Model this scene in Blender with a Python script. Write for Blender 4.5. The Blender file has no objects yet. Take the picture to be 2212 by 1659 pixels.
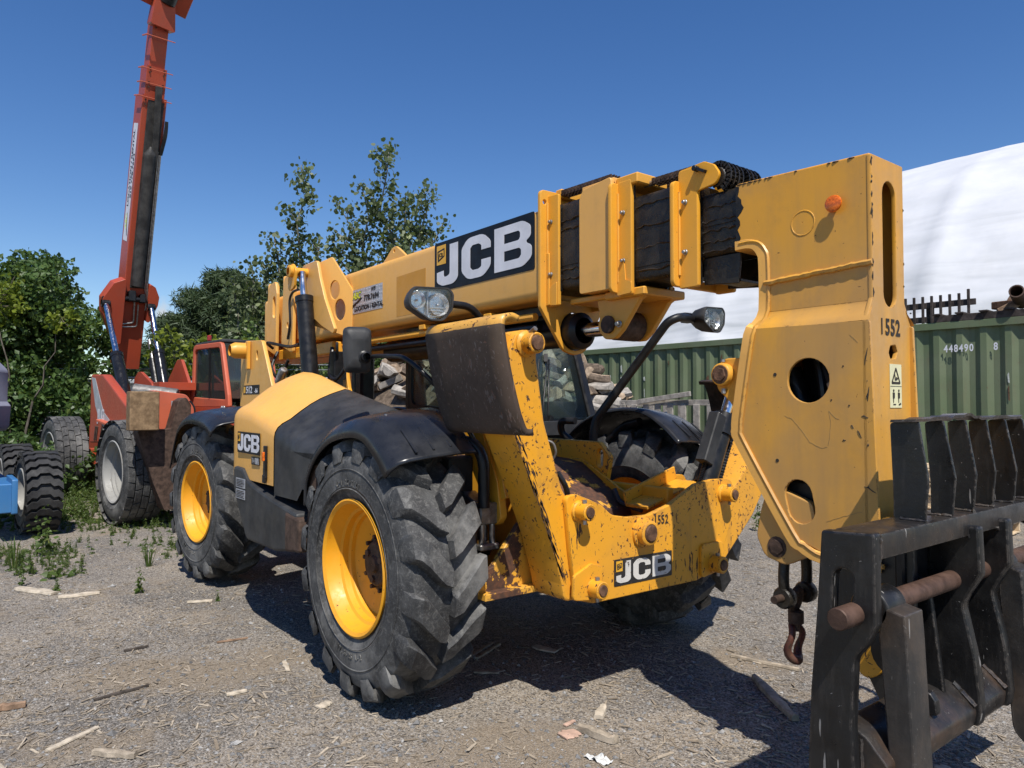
import bpy, bmesh, math, random
from mathutils import Vector, Matrix, Quaternion, noise
from math import sin, cos, pi, radians, sqrt, atan2
random.seed(7)
scn = bpy.context.scene
COL = scn.collection

# ------------------------------------------------------------------ camera, sky, sun, exposure
CAM_POS = Vector((3.238, -2.67, 1.405))
YAW = math.atan(0.773)                       # machine axis against the viewing axis
PITCH = math.atan(46.5 / 1560)
fwd = Vector((-cos(YAW) * cos(PITCH), sin(YAW) * cos(PITCH), sin(PITCH)))
cam_d = bpy.data.cameras.new('camera'); cam = bpy.data.objects.new('camera', cam_d); COL.objects.link(cam)
cam.location = CAM_POS; cam.rotation_euler = fwd.to_track_quat('-Z', 'Y').to_euler()
cam_d.sensor_width = 36; cam_d.lens = 1560 / 2212 * 36; cam_d.clip_start = .05; cam_d.clip_end = 2000
scn.camera = cam

SUN = Vector((0.60, -0.28, 1.0)).normalized()
EL = math.asin(SUN.z); AZ = atan2(SUN.x, SUN.y)
world = bpy.data.worlds.new('World'); scn.world = world; world.use_nodes = True
wn, wl = world.node_tree.nodes, world.node_tree.links
bg = wn['Background']; bg.inputs['Strength'].default_value = 0.102
sky = wn.new('ShaderNodeTexSky'); sky.sky_type = 'NISHITA'; sky.sun_disc = False
sky.sun_elevation = EL; sky.sun_rotation = AZ; sky.altitude = 100
sky.air_density = 1.0; sky.dust_density = 0.0; sky.ozone_density = 1.6
hsv = wn.new('ShaderNodeHueSaturation'); hsv.inputs['Saturation'].default_value = 1.30; hsv.inputs['Hue'].default_value = .510
wl.new(sky.outputs[0], hsv.inputs['Color'])
# one small fair-weather cloud low over the trees
wtc = wn.new('ShaderNodeTexCoord'); CD = (fwd + Vector((sin(YAW), cos(YAW), 0)) * ((345 - 1106) / 1560) + Vector((0, 0, (829.5 - 676) / 1560))).normalized()
def wmath(op, a, b=None):
    x = wn.new('ShaderNodeMath'); x.operation = op
    for i, q in enumerate((a, b)):
        if q is None: continue
        if isinstance(q, (int, float)): x.inputs[i].default_value = q
        else: wl.new(q, x.inputs[i])
    return x.outputs[0]
vsub = wn.new('ShaderNodeVectorMath'); vsub.operation = 'SUBTRACT'; wl.new(wtc.outputs['Generated'], vsub.inputs[0]); vsub.inputs[1].default_value = CD
vsc = wn.new('ShaderNodeVectorMath'); vsc.operation = 'MULTIPLY'; wl.new(vsub.outputs[0], vsc.inputs[0]); vsc.inputs[1].default_value = (1, 1, 1.05)
vln = wn.new('ShaderNodeVectorMath'); vln.operation = 'LENGTH'; wl.new(vsc.outputs[0], vln.inputs[0])
cn = wn.new('ShaderNodeTexNoise'); cn.inputs['Scale'].default_value = 55; cn.inputs['Detail'].default_value = 5; wl.new(wtc.outputs['Generated'], cn.inputs['Vector'])
cm = wn.new('ShaderNodeMapRange'); cm.interpolation_type = 'SMOOTHSTEP'; cm.inputs[1].default_value = .004; cm.inputs[2].default_value = .022; cm.inputs[3].default_value = .85; cm.inputs[4].default_value = 0
wl.new(wmath('SUBTRACT', vln.outputs['Value'], wmath('MULTIPLY', wmath('SUBTRACT', cn.outputs[0], .5), .03)), cm.inputs[0])
cmx = wn.new('ShaderNodeMix'); cmx.data_type = 'RGBA'; wl.new(cm.outputs[0], cmx.inputs[0]); wl.new(hsv.outputs[0], cmx.inputs[6]); cmx.inputs[7].default_value = (5.2, 5.4, 5.7, 1)
wl.new(cmx.outputs[2], bg.inputs[0])
sun_d = bpy.data.lights.new('sun', 'SUN'); sun_d.energy = 5.0; sun_d.angle = radians(.53); sun_d.color = (1, .955, .88)
sun_o = bpy.data.objects.new('sun', sun_d); COL.objects.link(sun_o); sun_o.location = (0, 0, 30)
sun_o.rotation_euler = SUN.to_track_quat('Z', 'Y').to_euler()
scn.view_settings.view_transform = 'Standard'; scn.view_settings.look = 'None'
scn.view_settings.exposure = 0.30; scn.view_settings.gamma = 1; scn.view_settings.use_curve_mapping = False
scn.cycles.max_bounces = 6; scn.cycles.transparent_max_bounces = 10; scn.cycles.caustics_reflective = False; scn.cycles.caustics_refractive = False

# ------------------------------------------------------------------ helpers
def tag(o, label=None, cat=None, group=None, kind=None):
    if label: o['label'] = label
    if cat: o['category'] = cat
    if group: o['group'] = group
    if kind: o['kind'] = kind
    return o
def thing(name, label, cat, loc=(0, 0, 0), rz=0, group=None):
    o = bpy.data.objects.new(name, None); COL.objects.link(o); o.empty_display_size = .2
    o.location = loc; o.rotation_euler = (0, 0, rz)
    return tag(o, label, cat, group)
def copy_tree(o, parent=None):
    c = o.copy(); COL.objects.link(c); c.parent = parent
    if parent: c.matrix_parent_inverse = Matrix()
    for ch in o.children: copy_tree(ch, c)
    return c
def V(*a): return Vector(a)

def curve_mesh(outline, holes=(), t=.02, bev=0.0, res=1):
    """flat plate with holes in the xy plane, thickness t centred on z=0"""
    cu = bpy.data.curves.new('c', 'CURVE'); cu.dimensions = '2D'; cu.fill_mode = 'BOTH'
    bev = min(bev, t * .49)
    cu.extrude = t / 2 - bev; cu.bevel_depth = bev; cu.bevel_resolution = res; cu.offset = -bev
    for pl in [outline] + list(holes):
        s = cu.splines.new('POLY'); s.points.add(len(pl) - 1); s.use_cyclic_u = True
        for p, q in zip(s.points, pl): p.co = (q[0], q[1], 0, 1)
    ob = bpy.data.objects.new('c', cu); me = bpy.data.meshes.new_from_object(ob)
    vs = [v.co.copy() for v in me.vertices]; fs = [tuple(p.vertices) for p in me.polygons]
    bpy.data.objects.remove(ob); bpy.data.curves.remove(cu); bpy.data.meshes.remove(me)
    return vs, fs
def text_mesh(s, size, ext=.001, bold=0.0, ax='LEFT', sx=1.0, shear=0.0, spacing=1.0):
    cu = bpy.data.curves.new('t', 'FONT'); cu.body = s; cu.size = size; cu.extrude = ext; cu.offset = bold
    cu.align_x = ax; cu.align_y = 'BOTTOM_BASELINE'; cu.shear = shear; cu.space_character = spacing; cu.resolution_u = 3
    ob = bpy.data.objects.new('t', cu); me = bpy.data.meshes.new_from_object(ob)
    vs = [Vector((v.co.x * sx, v.co.y, v.co.z)) for v in me.vertices]; fs = [tuple(p.vertices) for p in me.polygons]
    bpy.data.objects.remove(ob); bpy.data.curves.remove(cu); bpy.data.meshes.remove(me)
    return vs, fs
def frame(o, u, v, n=None):
    u = Vector(u).normalized(); v = Vector(v); v = (v - u * v.dot(u)).normalized()
    n = Vector(n).normalized() if n else u.cross(v)
    M = Matrix(((u.x, v.x, n.x, o[0]), (u.y, v.y, n.y, o[1]), (u.z, v.z, n.z, o[2]), (0, 0, 0, 1)))
    return M
FXZ = lambda y: frame((0, y, 0), (1, 0, 0), (0, 0, 1))          # u=X, v=Z, n=-Y (toward the near side)
FYZ = lambda x: frame((x, 0, 0), (0, 1, 0), (0, 0, 1))          # u=Y, v=Z, n=+X (toward the front)
FXY = lambda z: frame((0, 0, z), (1, 0, 0), (0, 1, 0))
def arc(cx, cy, r, a0, a1, n=8, ry=None):
    return [(cx + r * cos(radians(a0 + (a1 - a0) * i / n)), cy + (ry or r) * sin(radians(a0 + (a1 - a0) * i / n))) for i in range(n + 1)]
def circ(cx, cy, r, n=20, ry=None): return arc(cx, cy, r, 0, 360 * (n - 1) / n, n - 1, ry)
def slot(cx, cy, w, h, ang=0, n=8):
    r = w / 2; k = h / 2 - r
    p = arc(0, k, r, 0, 180, n) + arc(0, -k, r, 180, 360, n); a = radians(ang)
    return [(cx + x * cos(a) - y * sin(a), cy + x * sin(a) + y * cos(a)) for x, y in p]
def rpoly(pts, r, n=5):
    """round the corners; pts may carry its own radius (x, y, r)"""
    out = []; m = len(pts)
    for i in range(m):
        p = Vector(pts[i][:2]); a = Vector(pts[i - 1][:2]); b = Vector(pts[(i + 1) % m][:2])
        rr = pts[i][2] if len(pts[i]) > 2 else r
        da, db = (a - p), (b - p); la, lb = da.length, db.length
        if rr <= 0 or la < 1e-6 or lb < 1e-6: out.append(tuple(p)); continue
        da /= la; db /= lb; ang = da.angle(db)
        if ang > 3.1: out.append(tuple(p)); continue
        d = min(rr / math.tan(ang / 2), la * .48, lb * .48)
        q0, q1 = p + da * d, p + db * d
        for k in range(n + 1):
            t = k / n; w = (1 - t) ** 2 * q0 + 2 * t * (1 - t) * p + t * t * q1
            out.append((w.x, w.y))
    return out

class MB:
    def __init__(s): s.v = []; s.f = []; s.m = []
    def add(s, vs, fs, mi=0, M=None):
        k = len(s.v)
        s.v += [(M @ Vector(p)) if M is not None else Vector(p) for p in vs]
        s.f += [tuple(i + k for i in f) for f in fs]; s.m += [mi] * len(fs); return s
    def plate(s, outline, M, t=.02, holes=(), bev=.003, mi=0, off=0.0):
        vs, fs = curve_mesh(outline, holes, t, bev)
        return s.add(vs, fs, mi, M @ Matrix.Translation((0, 0, off)))
    def text(s, body, size, M, mi=0, **k):
        vs, fs = text_mesh(body, size, **k); return s.add(vs, fs, mi, M)
    def box(s, c, d, R=None, mi=0):
        x, y, z = d[0] / 2, d[1] / 2, d[2] / 2
        vs = [Vector((i * x, j * y, k * z)) for i in (-1, 1) for j in (-1, 1) for k in (-1, 1)]
        fs = [(0, 1, 3, 2), (4, 6, 7, 5), (0, 4, 5, 1), (2, 3, 7, 6), (0, 2, 6, 4), (1, 5, 7, 3)]
        M = Matrix.Translation(c) @ (R.to_4x4() if R is not None else Matrix())
        return s.add(vs, fs, mi, M)
    def bar(s, a, b, w, h, up=(0, 0, 1), mi=0):
        a, b = Vector(a), Vector(b); d = (b - a); L = d.length; d /= L
        up = Vector(up); u = up.cross(d)
        if u.length < 1e-4: u = Vector((1, 0, 0)).cross(d)
        u.normalize(); n = d.cross(u)
        M = Matrix((d, u, n)).transposed()
        return s.box((a + b) / 2, (L, w, h), M, mi)
    def tube(s, path, r, n=10, mi=0, caps=True, radii=None):
        P = [Vector(p) for p in path]; k = len(s.v); rings = []
        t = (P[1] - P[0]).normalized(); u = t.orthogonal().normalized()
        for i, p in enumerate(P):
            a = P[max(i - 1, 0)]; b = P[min(i + 1, len(P) - 1)]; t2 = (b - a)
            t2 = t2.normalized() if t2.length > 1e-9 else t
            q = t.rotation_difference(t2); u = q @ u; t = t2; w = t.cross(u)
            rr = radii[i] if radii else r
            rings.append([p + (u * cos(2 * pi * j / n) + w * sin(2 * pi * j / n)) * rr for j in range(n)])
        vs = [p for g in rings for p in g]; fs = []
        for i in range(len(P) - 1):
            for j in range(n):
                fs.append((i * n + j, i * n + (j + 1) % n, (i + 1) * n + (j + 1) % n, (i + 1) * n + j))
        if caps: fs += [tuple(range(n - 1, -1, -1)), tuple((len(P) - 1) * n + j for j in range(n))]
        return s.add(vs, fs, mi)
    def cyl(s, a, b, r, r2=None, n=18, mi=0):
        return s.tube([a, b], r, n, mi, True, [r, r if r2 is None else r2])
    def lathe(s, prof, o, axis, n=32, mi=0, closed=False):
        """prof: (radius, distance along axis)"""
        ax = Vector(axis).normalized(); u = ax.orthogonal().normalized(); w = ax.cross(u); o = Vector(o)
        vs = [o + ax * h + (u * cos(2 * pi * j / n) + w * sin(2 * pi * j / n)) * r for r, h in prof for j in range(n)]
        fs = []; m = len(prof)
        for i in range(m if closed else m - 1):
            for j in range(n):
                i2 = (i + 1) % m
                fs.append((i * n + j, i * n + (j + 1) % n, i2 * n + (j + 1) % n, i2 * n + j))
        return s.add(vs, fs, mi)
    def grid(s, rows, mi=0, closed=False):
        m, n = len(rows), len(rows[0]); fs = []
        for i in range(m - 1):
            for j in range(n if closed else n - 1):
                j2 = (j + 1) % n
                fs.append((i * n + j, i * n + j2, (i + 1) * n + j2, (i + 1) * n + j))
        return s.add([p for r in rows for p in r], fs, mi)
    def ngon(s, pts, mi=0): return s.add(pts, [tuple(range(len(pts)))], mi)
    def build(s, name, mats, parent=None, bev=0.0, smooth=35, solid=0.0, fix=True, bseg=1):
        bm = bmesh.new(); vv = [bm.verts.new(p) for p in s.v]
        for f, mi in zip(s.f, s.m):
            try: fc = bm.faces.new([vv[i] for i in f]); fc.material_index = mi
            except ValueError: pass
        if fix: bmesh.ops.recalc_face_normals(bm, faces=bm.faces)
        if bev > 0:
            es = [e for e in bm.edges if len(e.link_faces) == 2 and e.calc_face_angle(0) > radians(32)]
            bmesh.ops.bevel(bm, geom=es, offset=bev, segments=bseg, profile=.6, affect='EDGES', clamp_overlap=True)
        me = bpy.data.meshes.new(name); bm.to_mesh(me); bm.free()
        for m in (mats if isinstance(mats, (list, tuple)) else [mats]): me.materials.append(m)
        if smooth:
            me.polygons.foreach_set('use_smooth', [True] * len(me.polygons)); me.set_sharp_from_angle(angle=radians(smooth))
        o = bpy.data.objects.new(name, me); COL.objects.link(o); o.parent = parent
        if solid: md = o.modifiers.new('solid', 'SOLIDIFY'); md.thickness = solid; md.offset = 0
        return o
def spline(pts, n=6):
    P = [Vector(p) for p in pts]; out = []
    for i in range(len(P) - 1):
        a, b, c, d = P[max(i - 1, 0)], P[i], P[i + 1], P[min(i + 2, len(P) - 1)]
        for k in range(n):
            t = k / n
            out.append(.5 * ((2 * b) + (c - a) * t + (2 * a - 5 * b + 4 * c - d) * t * t + (3 * b - a - 3 * c + d) * t ** 3))
    out.append(P[-1]); return out
def bend(pts, r, n=4):
    """round the corners of a 3-D path"""
    P = [Vector(p) for p in pts]; out = [P[0]]
    for i in range(1, len(P) - 1):
        a, p, b = P[i - 1], P[i], P[i + 1]
        d = min(r, (a - p).length * .45, (b - p).length * .45)
        q0 = p + (a - p).normalized() * d; q1 = p + (b - p).normalized() * d
        for k in range(n + 1):
            t = k / n; out.append((1 - t) ** 2 * q0 + 2 * t * (1 - t) * p + t * t * q1)
    out.append(P[-1]); return out

# ------------------------------------------------------------------ materials
class NT:
    def __init__(s, name):
        s.mat = bpy.data.materials.new(name); s.mat.use_nodes = True
        s.n = s.mat.node_tree.nodes; s.l = s.mat.node_tree.links
        s.b = s.n['Principled BSDF']; s.out = s.n['Material Output']
        s.tc = s.n.new('ShaderNodeTexCoord')
    def node(s, t, **k):
        x = s.n.new(t)
        for a, b in k.items(): setattr(x, a, b)
        return x
    def link(s, a, b): s.l.new(a, b)
    def coord(s, scale=(1, 1, 1), rot=(0, 0, 0), gen='Object', loc=(0, 0, 0)):
        m = s.node('ShaderNodeMapping'); m.inputs['Scale'].default_value = scale; m.inputs['Rotation'].default_value = rot
        m.inputs['Location'].default_value = loc
        s.link(s.tc.outputs[gen], m.inputs[0]); return m.outputs[0]
    def noise(s, scale, detail=4, rough=.6, co=None, dist=0, lac=2):
        x = s.node('ShaderNodeTexNoise'); x.inputs['Scale'].default_value = scale; x.inputs['Detail'].default_value = detail
        x.inputs['Roughness'].default_value = rough; x.inputs['Distortion'].default_value = dist
        s.link(co if co is not None else s.tc.outputs['Object'], x.inputs['Vector']); return x.outputs[0]
    def voro(s, scale, co=None, feat='F1', rnd=1, out=0):
        x = s.node('ShaderNodeTexVoronoi', feature=feat); x.inputs['Scale'].default_value = scale
        x.inputs['Randomness'].default_value = rnd
        s.link(co if co is not None else s.tc.outputs['Object'], x.inputs['Vector']); return x.outputs[out]
    def ramp(s, fac, a, b, lo=0.0, hi=1.0):
        x = s.node('ShaderNodeMapRange', clamp=True, interpolation_type='SMOOTHSTEP')
        for k, v in zip((1, 2, 3, 4), (a, b, lo, hi)): x.inputs[k].default_value = v
        s.link(fac, x.inputs[0]); return x.outputs[0]
    def math(s, op, a, b=None):
        x = s.node('ShaderNodeMath', operation=op)
        for i, q in enumerate((a, b)):
            if q is None: continue
            if isinstance(q, (int, float)): x.inputs[i].default_value = q
            else: s.link(q, x.inputs[i])
        return x.outputs[0]
    def mix(s, fac, a, b):
        x = s.node('ShaderNodeMix', data_type='RGBA')
        for i, q in ((0, fac), (6, a), (7, b)):
            if isinstance(q, (int, float)): x.inputs[i].default_value = q
            elif isinstance(q, tuple): x.inputs[i].default_value = (*q, 1)
            else: s.link(q, x.inputs[i])
        return x.outputs[2]
    def mixf(s, fac, a, b):
        x = s.node('ShaderNodeMix', data_type='FLOAT')
        for i, q in ((0, fac), (2, a), (3, b)):
            if isinstance(q, (int, float)): x.inputs[i].default_value = q
            else: s.link(q, x.inputs[i])
        return x.outputs[0]
    def bump(s, h, strength=.3, dist=.01):
        x = s.node('ShaderNodeBump'); x.inputs['Strength'].default_value = strength; x.inputs['Distance'].default_value = dist
        s.link(h, x.inputs['Height']); s.link(x.outputs[0], s.b.inputs['Normal']); return x
    def edge(s, radius=.006, lo=.03, hi=.14, nscale=30, amt=.5):
        bv = s.node('ShaderNodeBevel', samples=3); bv.inputs[0].default_value = radius
        ge = s.node('ShaderNodeNewGeometry'); dt = s.node('ShaderNodeVectorMath', operation='DOT_PRODUCT')
        s.link(bv.outputs[0], dt.inputs[0]); s.link(ge.outputs['Normal'], dt.inputs[1])
        e = s.ramp(s.math('SUBTRACT', 1.0, dt.outputs['Value']), lo, hi)
        return s.math('MULTIPLY', e, s.ramp(s.noise(nscale, 4, .65, s.coord((1, 1, 1), (0, 0, 0), 'Object', (5, 3, 8))), amt, amt + .08))
    def set(s, col=None, rough=None, metal=None, spec=None, **k):
        for key, q in (('Base Color', col), ('Roughness', rough), ('Metallic', metal), ('Specular IOR Level', spec)):
            if q is None: continue
            if isinstance(q, (int, float)): s.b.inputs[key].default_value = q
            elif isinstance(q, tuple): s.b.inputs[key].default_value = (*q, 1)
            else: s.link(q, s.b.inputs[key])
        return s.mat

def paint(name, col, col2, chip=.0, scratch=.0, rough=.42, rust=(.055, .028, .018), dirt=.25, big=1.3, rustpatch=0.0, stretch=(1, 1, .25), dust=0.0, edge=0.0):
    t = NT(name)
    fade = t.ramp(t.noise(big, 3, .55), .35, .68)
    c = t.mix(fade, col, col2)
    grime = t.math('MULTIPLY', t.ramp(t.noise(5, 6, .7), .48, .78), dirt)
    c = t.mix(grime, c, (.11, .085, .06))
    streak = t.math('MULTIPLY', t.ramp(t.noise(9, 3, .6, t.coord((1, 1, .12))), .52, .8), dirt * .7)
    c = t.mix(streak, c, (.16, .11, .06))
    if dust:
        dm = t.math('MULTIPLY', t.ramp(t.noise(1.9, 6, .62, t.coord((1, 1, .8), (0, 0, 0), 'Object', (4.2, 1.1, 6.6)), dist=.4), .40, .66), dust); c = t.mix(dm, c, (.38, .22, .085))
        c = t.mix(t.math('MULTIPLY', t.ramp(t.noise(14, 4, .6, t.coord((1, 1, .10), (.05, 0, 0), 'Object', (1, 2, 3))), .45, .8), dust * .55), c, (.26, .165, .085))
    r = t.mixf(t.ramp(t.noise(30, 3), .3, .7), rough - .06, rough + .12)
    h = t.noise(260, 2, .5)
    if chip or scratch or rustpatch:
        m = t.edge(.007, .02, .10, 26, 1.0 - edge) if edge else None
        if chip:
            m0 = m; n1 = t.noise(48, 4, .60, dist=.5); n2 = t.ramp(t.noise(2.6, 3, .6), .35, .75)
            th = .752 - .105 * chip
            m = t.ramp(t.math('ADD', n1, t.math('MULTIPLY', n2, .09 * chip)), th, th + .015); m = m if m0 is None else t.math('MAXIMUM', m0, m)
        if scratch:
            n3 = t.noise(55, 3, .6, t.coord(stretch)); n4 = t.ramp(t.noise(3.2, 3, .6, t.coord((1, 1, 1), (0, 0, 0), 'Object', (3, 1, 7))), .4, .75)
            s_ = t.ramp(t.math('ADD', n3, t.math('MULTIPLY', n4, .16)), .83 - .09 * scratch, .845 - .09 * scratch)
            m = s_ if m is None else t.math('MAXIMUM', m, s_)
        if rustpatch:
            n5 = t.noise(3.4, 8, .68, t.coord((1, 1, 1), (0, 0, 0), 'Object', (9, 4, 2)))
            p_ = t.ramp(n5, .62 - .14 * rustpatch, .635 - .14 * rustpatch)
            m = p_ if m is None else t.math('MAXIMUM', m, p_)
        rc = t.mix(t.ramp(t.noise(40, 4), .35, .7), rust, (.12, .05, .025))
        c = t.mix(m, c, rc); r = t.mixf(m, r, .8)
        h = t.math('SUBTRACT', t.math('MULTIPLY', h, .15), m); t.bump(h, .35, .0015)
    else: t.bump(h, .05, .001)
    return t.set(c, r, 0, .45)
def plain(name, col, rough=.5, metal=0.0, var=.25, scale=12, spec=.5, bump=0.0, col2=None):
    t = NT(name); c2 = col2 or tuple(min(1, x * (1 + var * 1.6) + .004) for x in col); c1 = tuple(x * (1 - var) for x in col)
    c = t.mix(t.ramp(t.noise(scale, 5, .65), .3, .72), c1, c2)
    r = t.mixf(t.ramp(t.noise(scale * 2.3, 4), .3, .7), max(.05, rough - .1), min(1, rough + .1))
    if bump: t.bump(t.noise(scale * 8, 4, .6), bump, .004)
    return t.set(c, r, metal, spec)

YEL = (.72, .33, .020); YEL2 = (.66, .32, .045)
M = {}
M['yellow'] = paint('yellow_paint', YEL, YEL2, chip=.25, dirt=.16, edge=.36)
M['faded'] = paint('sun_faded_yellow_paint', (.74, .385, .080), (.68, .37, .105), chip=.10, dirt=.16, rough=.38, big=.8)
M['jib'] = paint('dusty_yellow_paint', (.66, .315, .030), (.58, .30, .060), chip=.30, scratch=.12, dirt=.22, rough=.36, big=2.0, dust=.55, edge=.46)
M['worn'] = paint('chipped_yellow_paint', (.74, .335, .018), (.66, .31, .035), chip=.95, scratch=1.12, dirt=.40, rough=.44, stretch=(1, 1, .22), edge=.54)
M['peel'] = paint('peeling_yellow_paint', (.72, .36, .035), (.64, .33, .05), chip=.8, scratch=.6, dirt=.3, rustpatch=.72)
M['deep'] = plain('unfaded_yellow_paint', (.50, .225, .010), .38, 0, .05, 4)
M['rimy'] = paint('yellow_rim_paint', (.76, .34, .010), (.70, .32, .02), chip=.5, dirt=.28, rough=.44)
M['black'] = plain('black_paint', (.008, .008, .009), .38, 0, .3, 9, .32)
M['plastic'] = plain('grey_black_plastic', (.022, .0225, .024), .55, 0, .22, 5, .35, .10, (.046, .046, .047))
M['fender'] = plain('dark_fender_plastic', (.013, .0145, .019), .32, 0, .25, 4, .38, 0, (.026, .027, .031))
M['grease'] = plain('greasy_black_steel', (.006, .0055, .005), .36, .0, .6, 13, .42, .8, (.026, .021, .015))
M['chrome'] = plain('chrome_rod', (.62, .62, .64), .16, 1.0, .12, 10)
M['steel'] = plain('bare_steel', (.30, .29, .28), .42, .9, .3, 20)
M['rust'] = plain('rusty_steel', (.105, .055, .032), .78, .1, .45, 22, .3, .5)
M['brown'] = plain('brown_rusted_steel', (.062, .038, .027), .72, .2, .4, 20, .35, .4)
M['decalb'] = plain('decal_black', (.006, .0065, .010), .42, 0, .15, 8, .22)
M['decalw'] = plain('decal_white', (.62, .62, .66), .4, 0, .06, 8)
M['decals'] = plain('decal_silver', (.40, .41, .44), .35, .35, .2, 60)
M['decaly'] = plain('decal_yellow', (.72, .38, .03), .4, 0, .06, 8)
M['cream'] = plain('label_cream', (.66, .62, .38), .5, 0, .05, 8)
M['lime'] = plain('decal_lime', (.62, .66, .06), .4, 0, .1, 8)
M['stencil'] = plain('stencil_black', (.022, .016, .011), .7, 0, .3, 30)
M['worndecw'] = paint('worn_white_decal', (.62, .60, .56), (.55, .53, .49), chip=.9, scratch=.6, dirt=.3, rust=(.03, .02, .015))
M['worndecb'] = paint('worn_black_decal', (.016, .016, .017), (.022, .02, .02), chip=.7, scratch=.5, dirt=.2, rust=(.62, .33, .05))
def m_rubber(name, a, b, dust, k=1.0):
    t = NT(name)
    c = t.mix(t.ramp(t.noise(7, 6, .7), .35, .7), a, b)
    wv = t.noise(34, 5, .7, dist=.8); c = t.mix(t.math('MULTIPLY', t.ramp(wv, .50, .66), .5 * k), c, dust)
    c = t.mix(t.math('MULTIPLY', t.ramp(t.noise(3.2, 5, .7, t.coord((1, 1, 1), (0, 0, 0), 'Object', (2, 5, 1))), .45, .72), k), c, dust)
    c = t.mix(t.math('MULTIPLY', t.ramp(t.noise(150, 4, .75), .52, .70), .55 * k), c, dust)
    t.bump(t.noise(120, 5, .65), .35, .004)
    return t.set(c, t.mixf(t.ramp(t.noise(12, 3), .3, .7), .55, .82), 0, .4)
M['rubber'] = m_rubber('dusty_tyre_rubber', (.026, .026, .0265), (.060, .060, .060), (.185, .18, .17), .9)
M['rubber_dk'] = m_rubber('black_tyre_rubber', (.013, .013, .014), (.03, .03, .031), (.08, .078, .074), .45)
def m_glass(name, tint, alpha=.10, rough=.02):
    t = NT(name); n, l = t.n, t.l
    tr = n.new('ShaderNodeBsdfTransparent'); tr.inputs[0].default_value = (*tint, 1)
    gl = n.new('ShaderNodeBsdfGlossy'); gl.inputs['Roughness'].default_value = rough; gl.inputs[0].default_value = (.9, .95, .95, 1)
    fr = n.new('ShaderNodeLayerWeight'); fr.inputs[0].default_value = .5
    ad = t.math('ADD', t.math('MULTIPLY', t.math('POWER', fr.outputs['Facing'], 5.0), .8), .035 + alpha * .2)
    mx = n.new('ShaderNodeMixShader'); l.new(ad, mx.inputs[0]); l.new(tr.outputs[0], mx.inputs[1]); l.new(gl.outputs[0], mx.inputs[2])
    df = n.new('ShaderNodeBsdfDiffuse'); df.inputs[0].default_value = (.35, .42, .40, 1)
    m2 = n.new('ShaderNodeMixShader'); m2.inputs[0].default_value = alpha * .6
    l.new(mx.outputs[0], m2.inputs[1]); l.new(df.outputs[0], m2.inputs[2]); l.new(m2.outputs[0], t.out.inputs[0])
    return t.mat
M['glass'] = m_glass('cab_glass', (.86, .92, .90), .05)
M['lens'] = m_glass('clear_lens', (.92, .94, .95), .15, .05)
M['amber'] = plain('amber_lens', (.58, .115, .008), .15, 0, .35, 90)
M['reflector'] = plain('lamp_reflector', (.82, .82, .82), .28, .75, .12, 40)
M['hookred'] = paint('worn_red_paint', (.10, .018, .014), (.05, .02, .016), chip=.9, scratch=.8, dirt=.5, rough=.5, rust=(.03, .022, .018))
M['rustbar'] = plain('brown_rusted_shaft', (.085, .048, .034), .62, .35, .30, 14, .4, .25)
M['trayblack'] = plain('dusty_black_rubber', (.022, .021, .020), .6, 0, .4, 6, .4, .1, (.055, .052, .048))
M['gloss'] = plain('gloss_black_tube', (.012, .012, .013), .18, .2, .2, 6)
M['redlens'] = plain('red_lens', (.25, .012, .012), .25, 0, .2, 20)
M['scuffw'] = plain('chalky_scuff', (.42, .44, .40), .8, 0, .2, 30)
M['darkwood'] = plain('dark_weathered_wood', (.045, .036, .033), .85, 0, .35, 12, .2, .4)
M['oldwood'] = plain('old_timber', (.20, .13, .085), .85, 0, .35, 12, .2, .4)
M['palewood'] = plain('pale_new_wood', (.52, .40, .26), .75, 0, .2, 10, .25, .2)
M['chipw'] = plain('pale_split_wood', (.42, .36, .28), .8, 0, .22, 22, .25, .3)
M['padst'] = paint('scoured_brown_plate', (.046, .030, .020), (.072, .048, .035), chip=.8, scratch=1.7, dirt=.2, rough=.75, rust=(.13, .115, .105), stretch=(1, 1, .16), big=3)
M['padpaint'] = paint('scraped_yellow_paint', (.66, .34, .05), (.6, .31, .06), chip=.9, scratch=1.6, dirt=.3, rust=(.05, .03, .02), stretch=(.15, 1, 1))
M['scratchc'] = plain('bare_scratch', (.30, .19, .07), .6, 0, .2, 30)
M['galvd'] = plain('dull_grey_can', (.13, .125, .12), .55, .3, .3, 10)
M['bootm'] = paint('mostly_bare_brown_guard', (.66, .31, .03), (.6, .30, .04), chip=.8, scratch=.6, dirt=.3, rustpatch=1.15)
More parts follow.
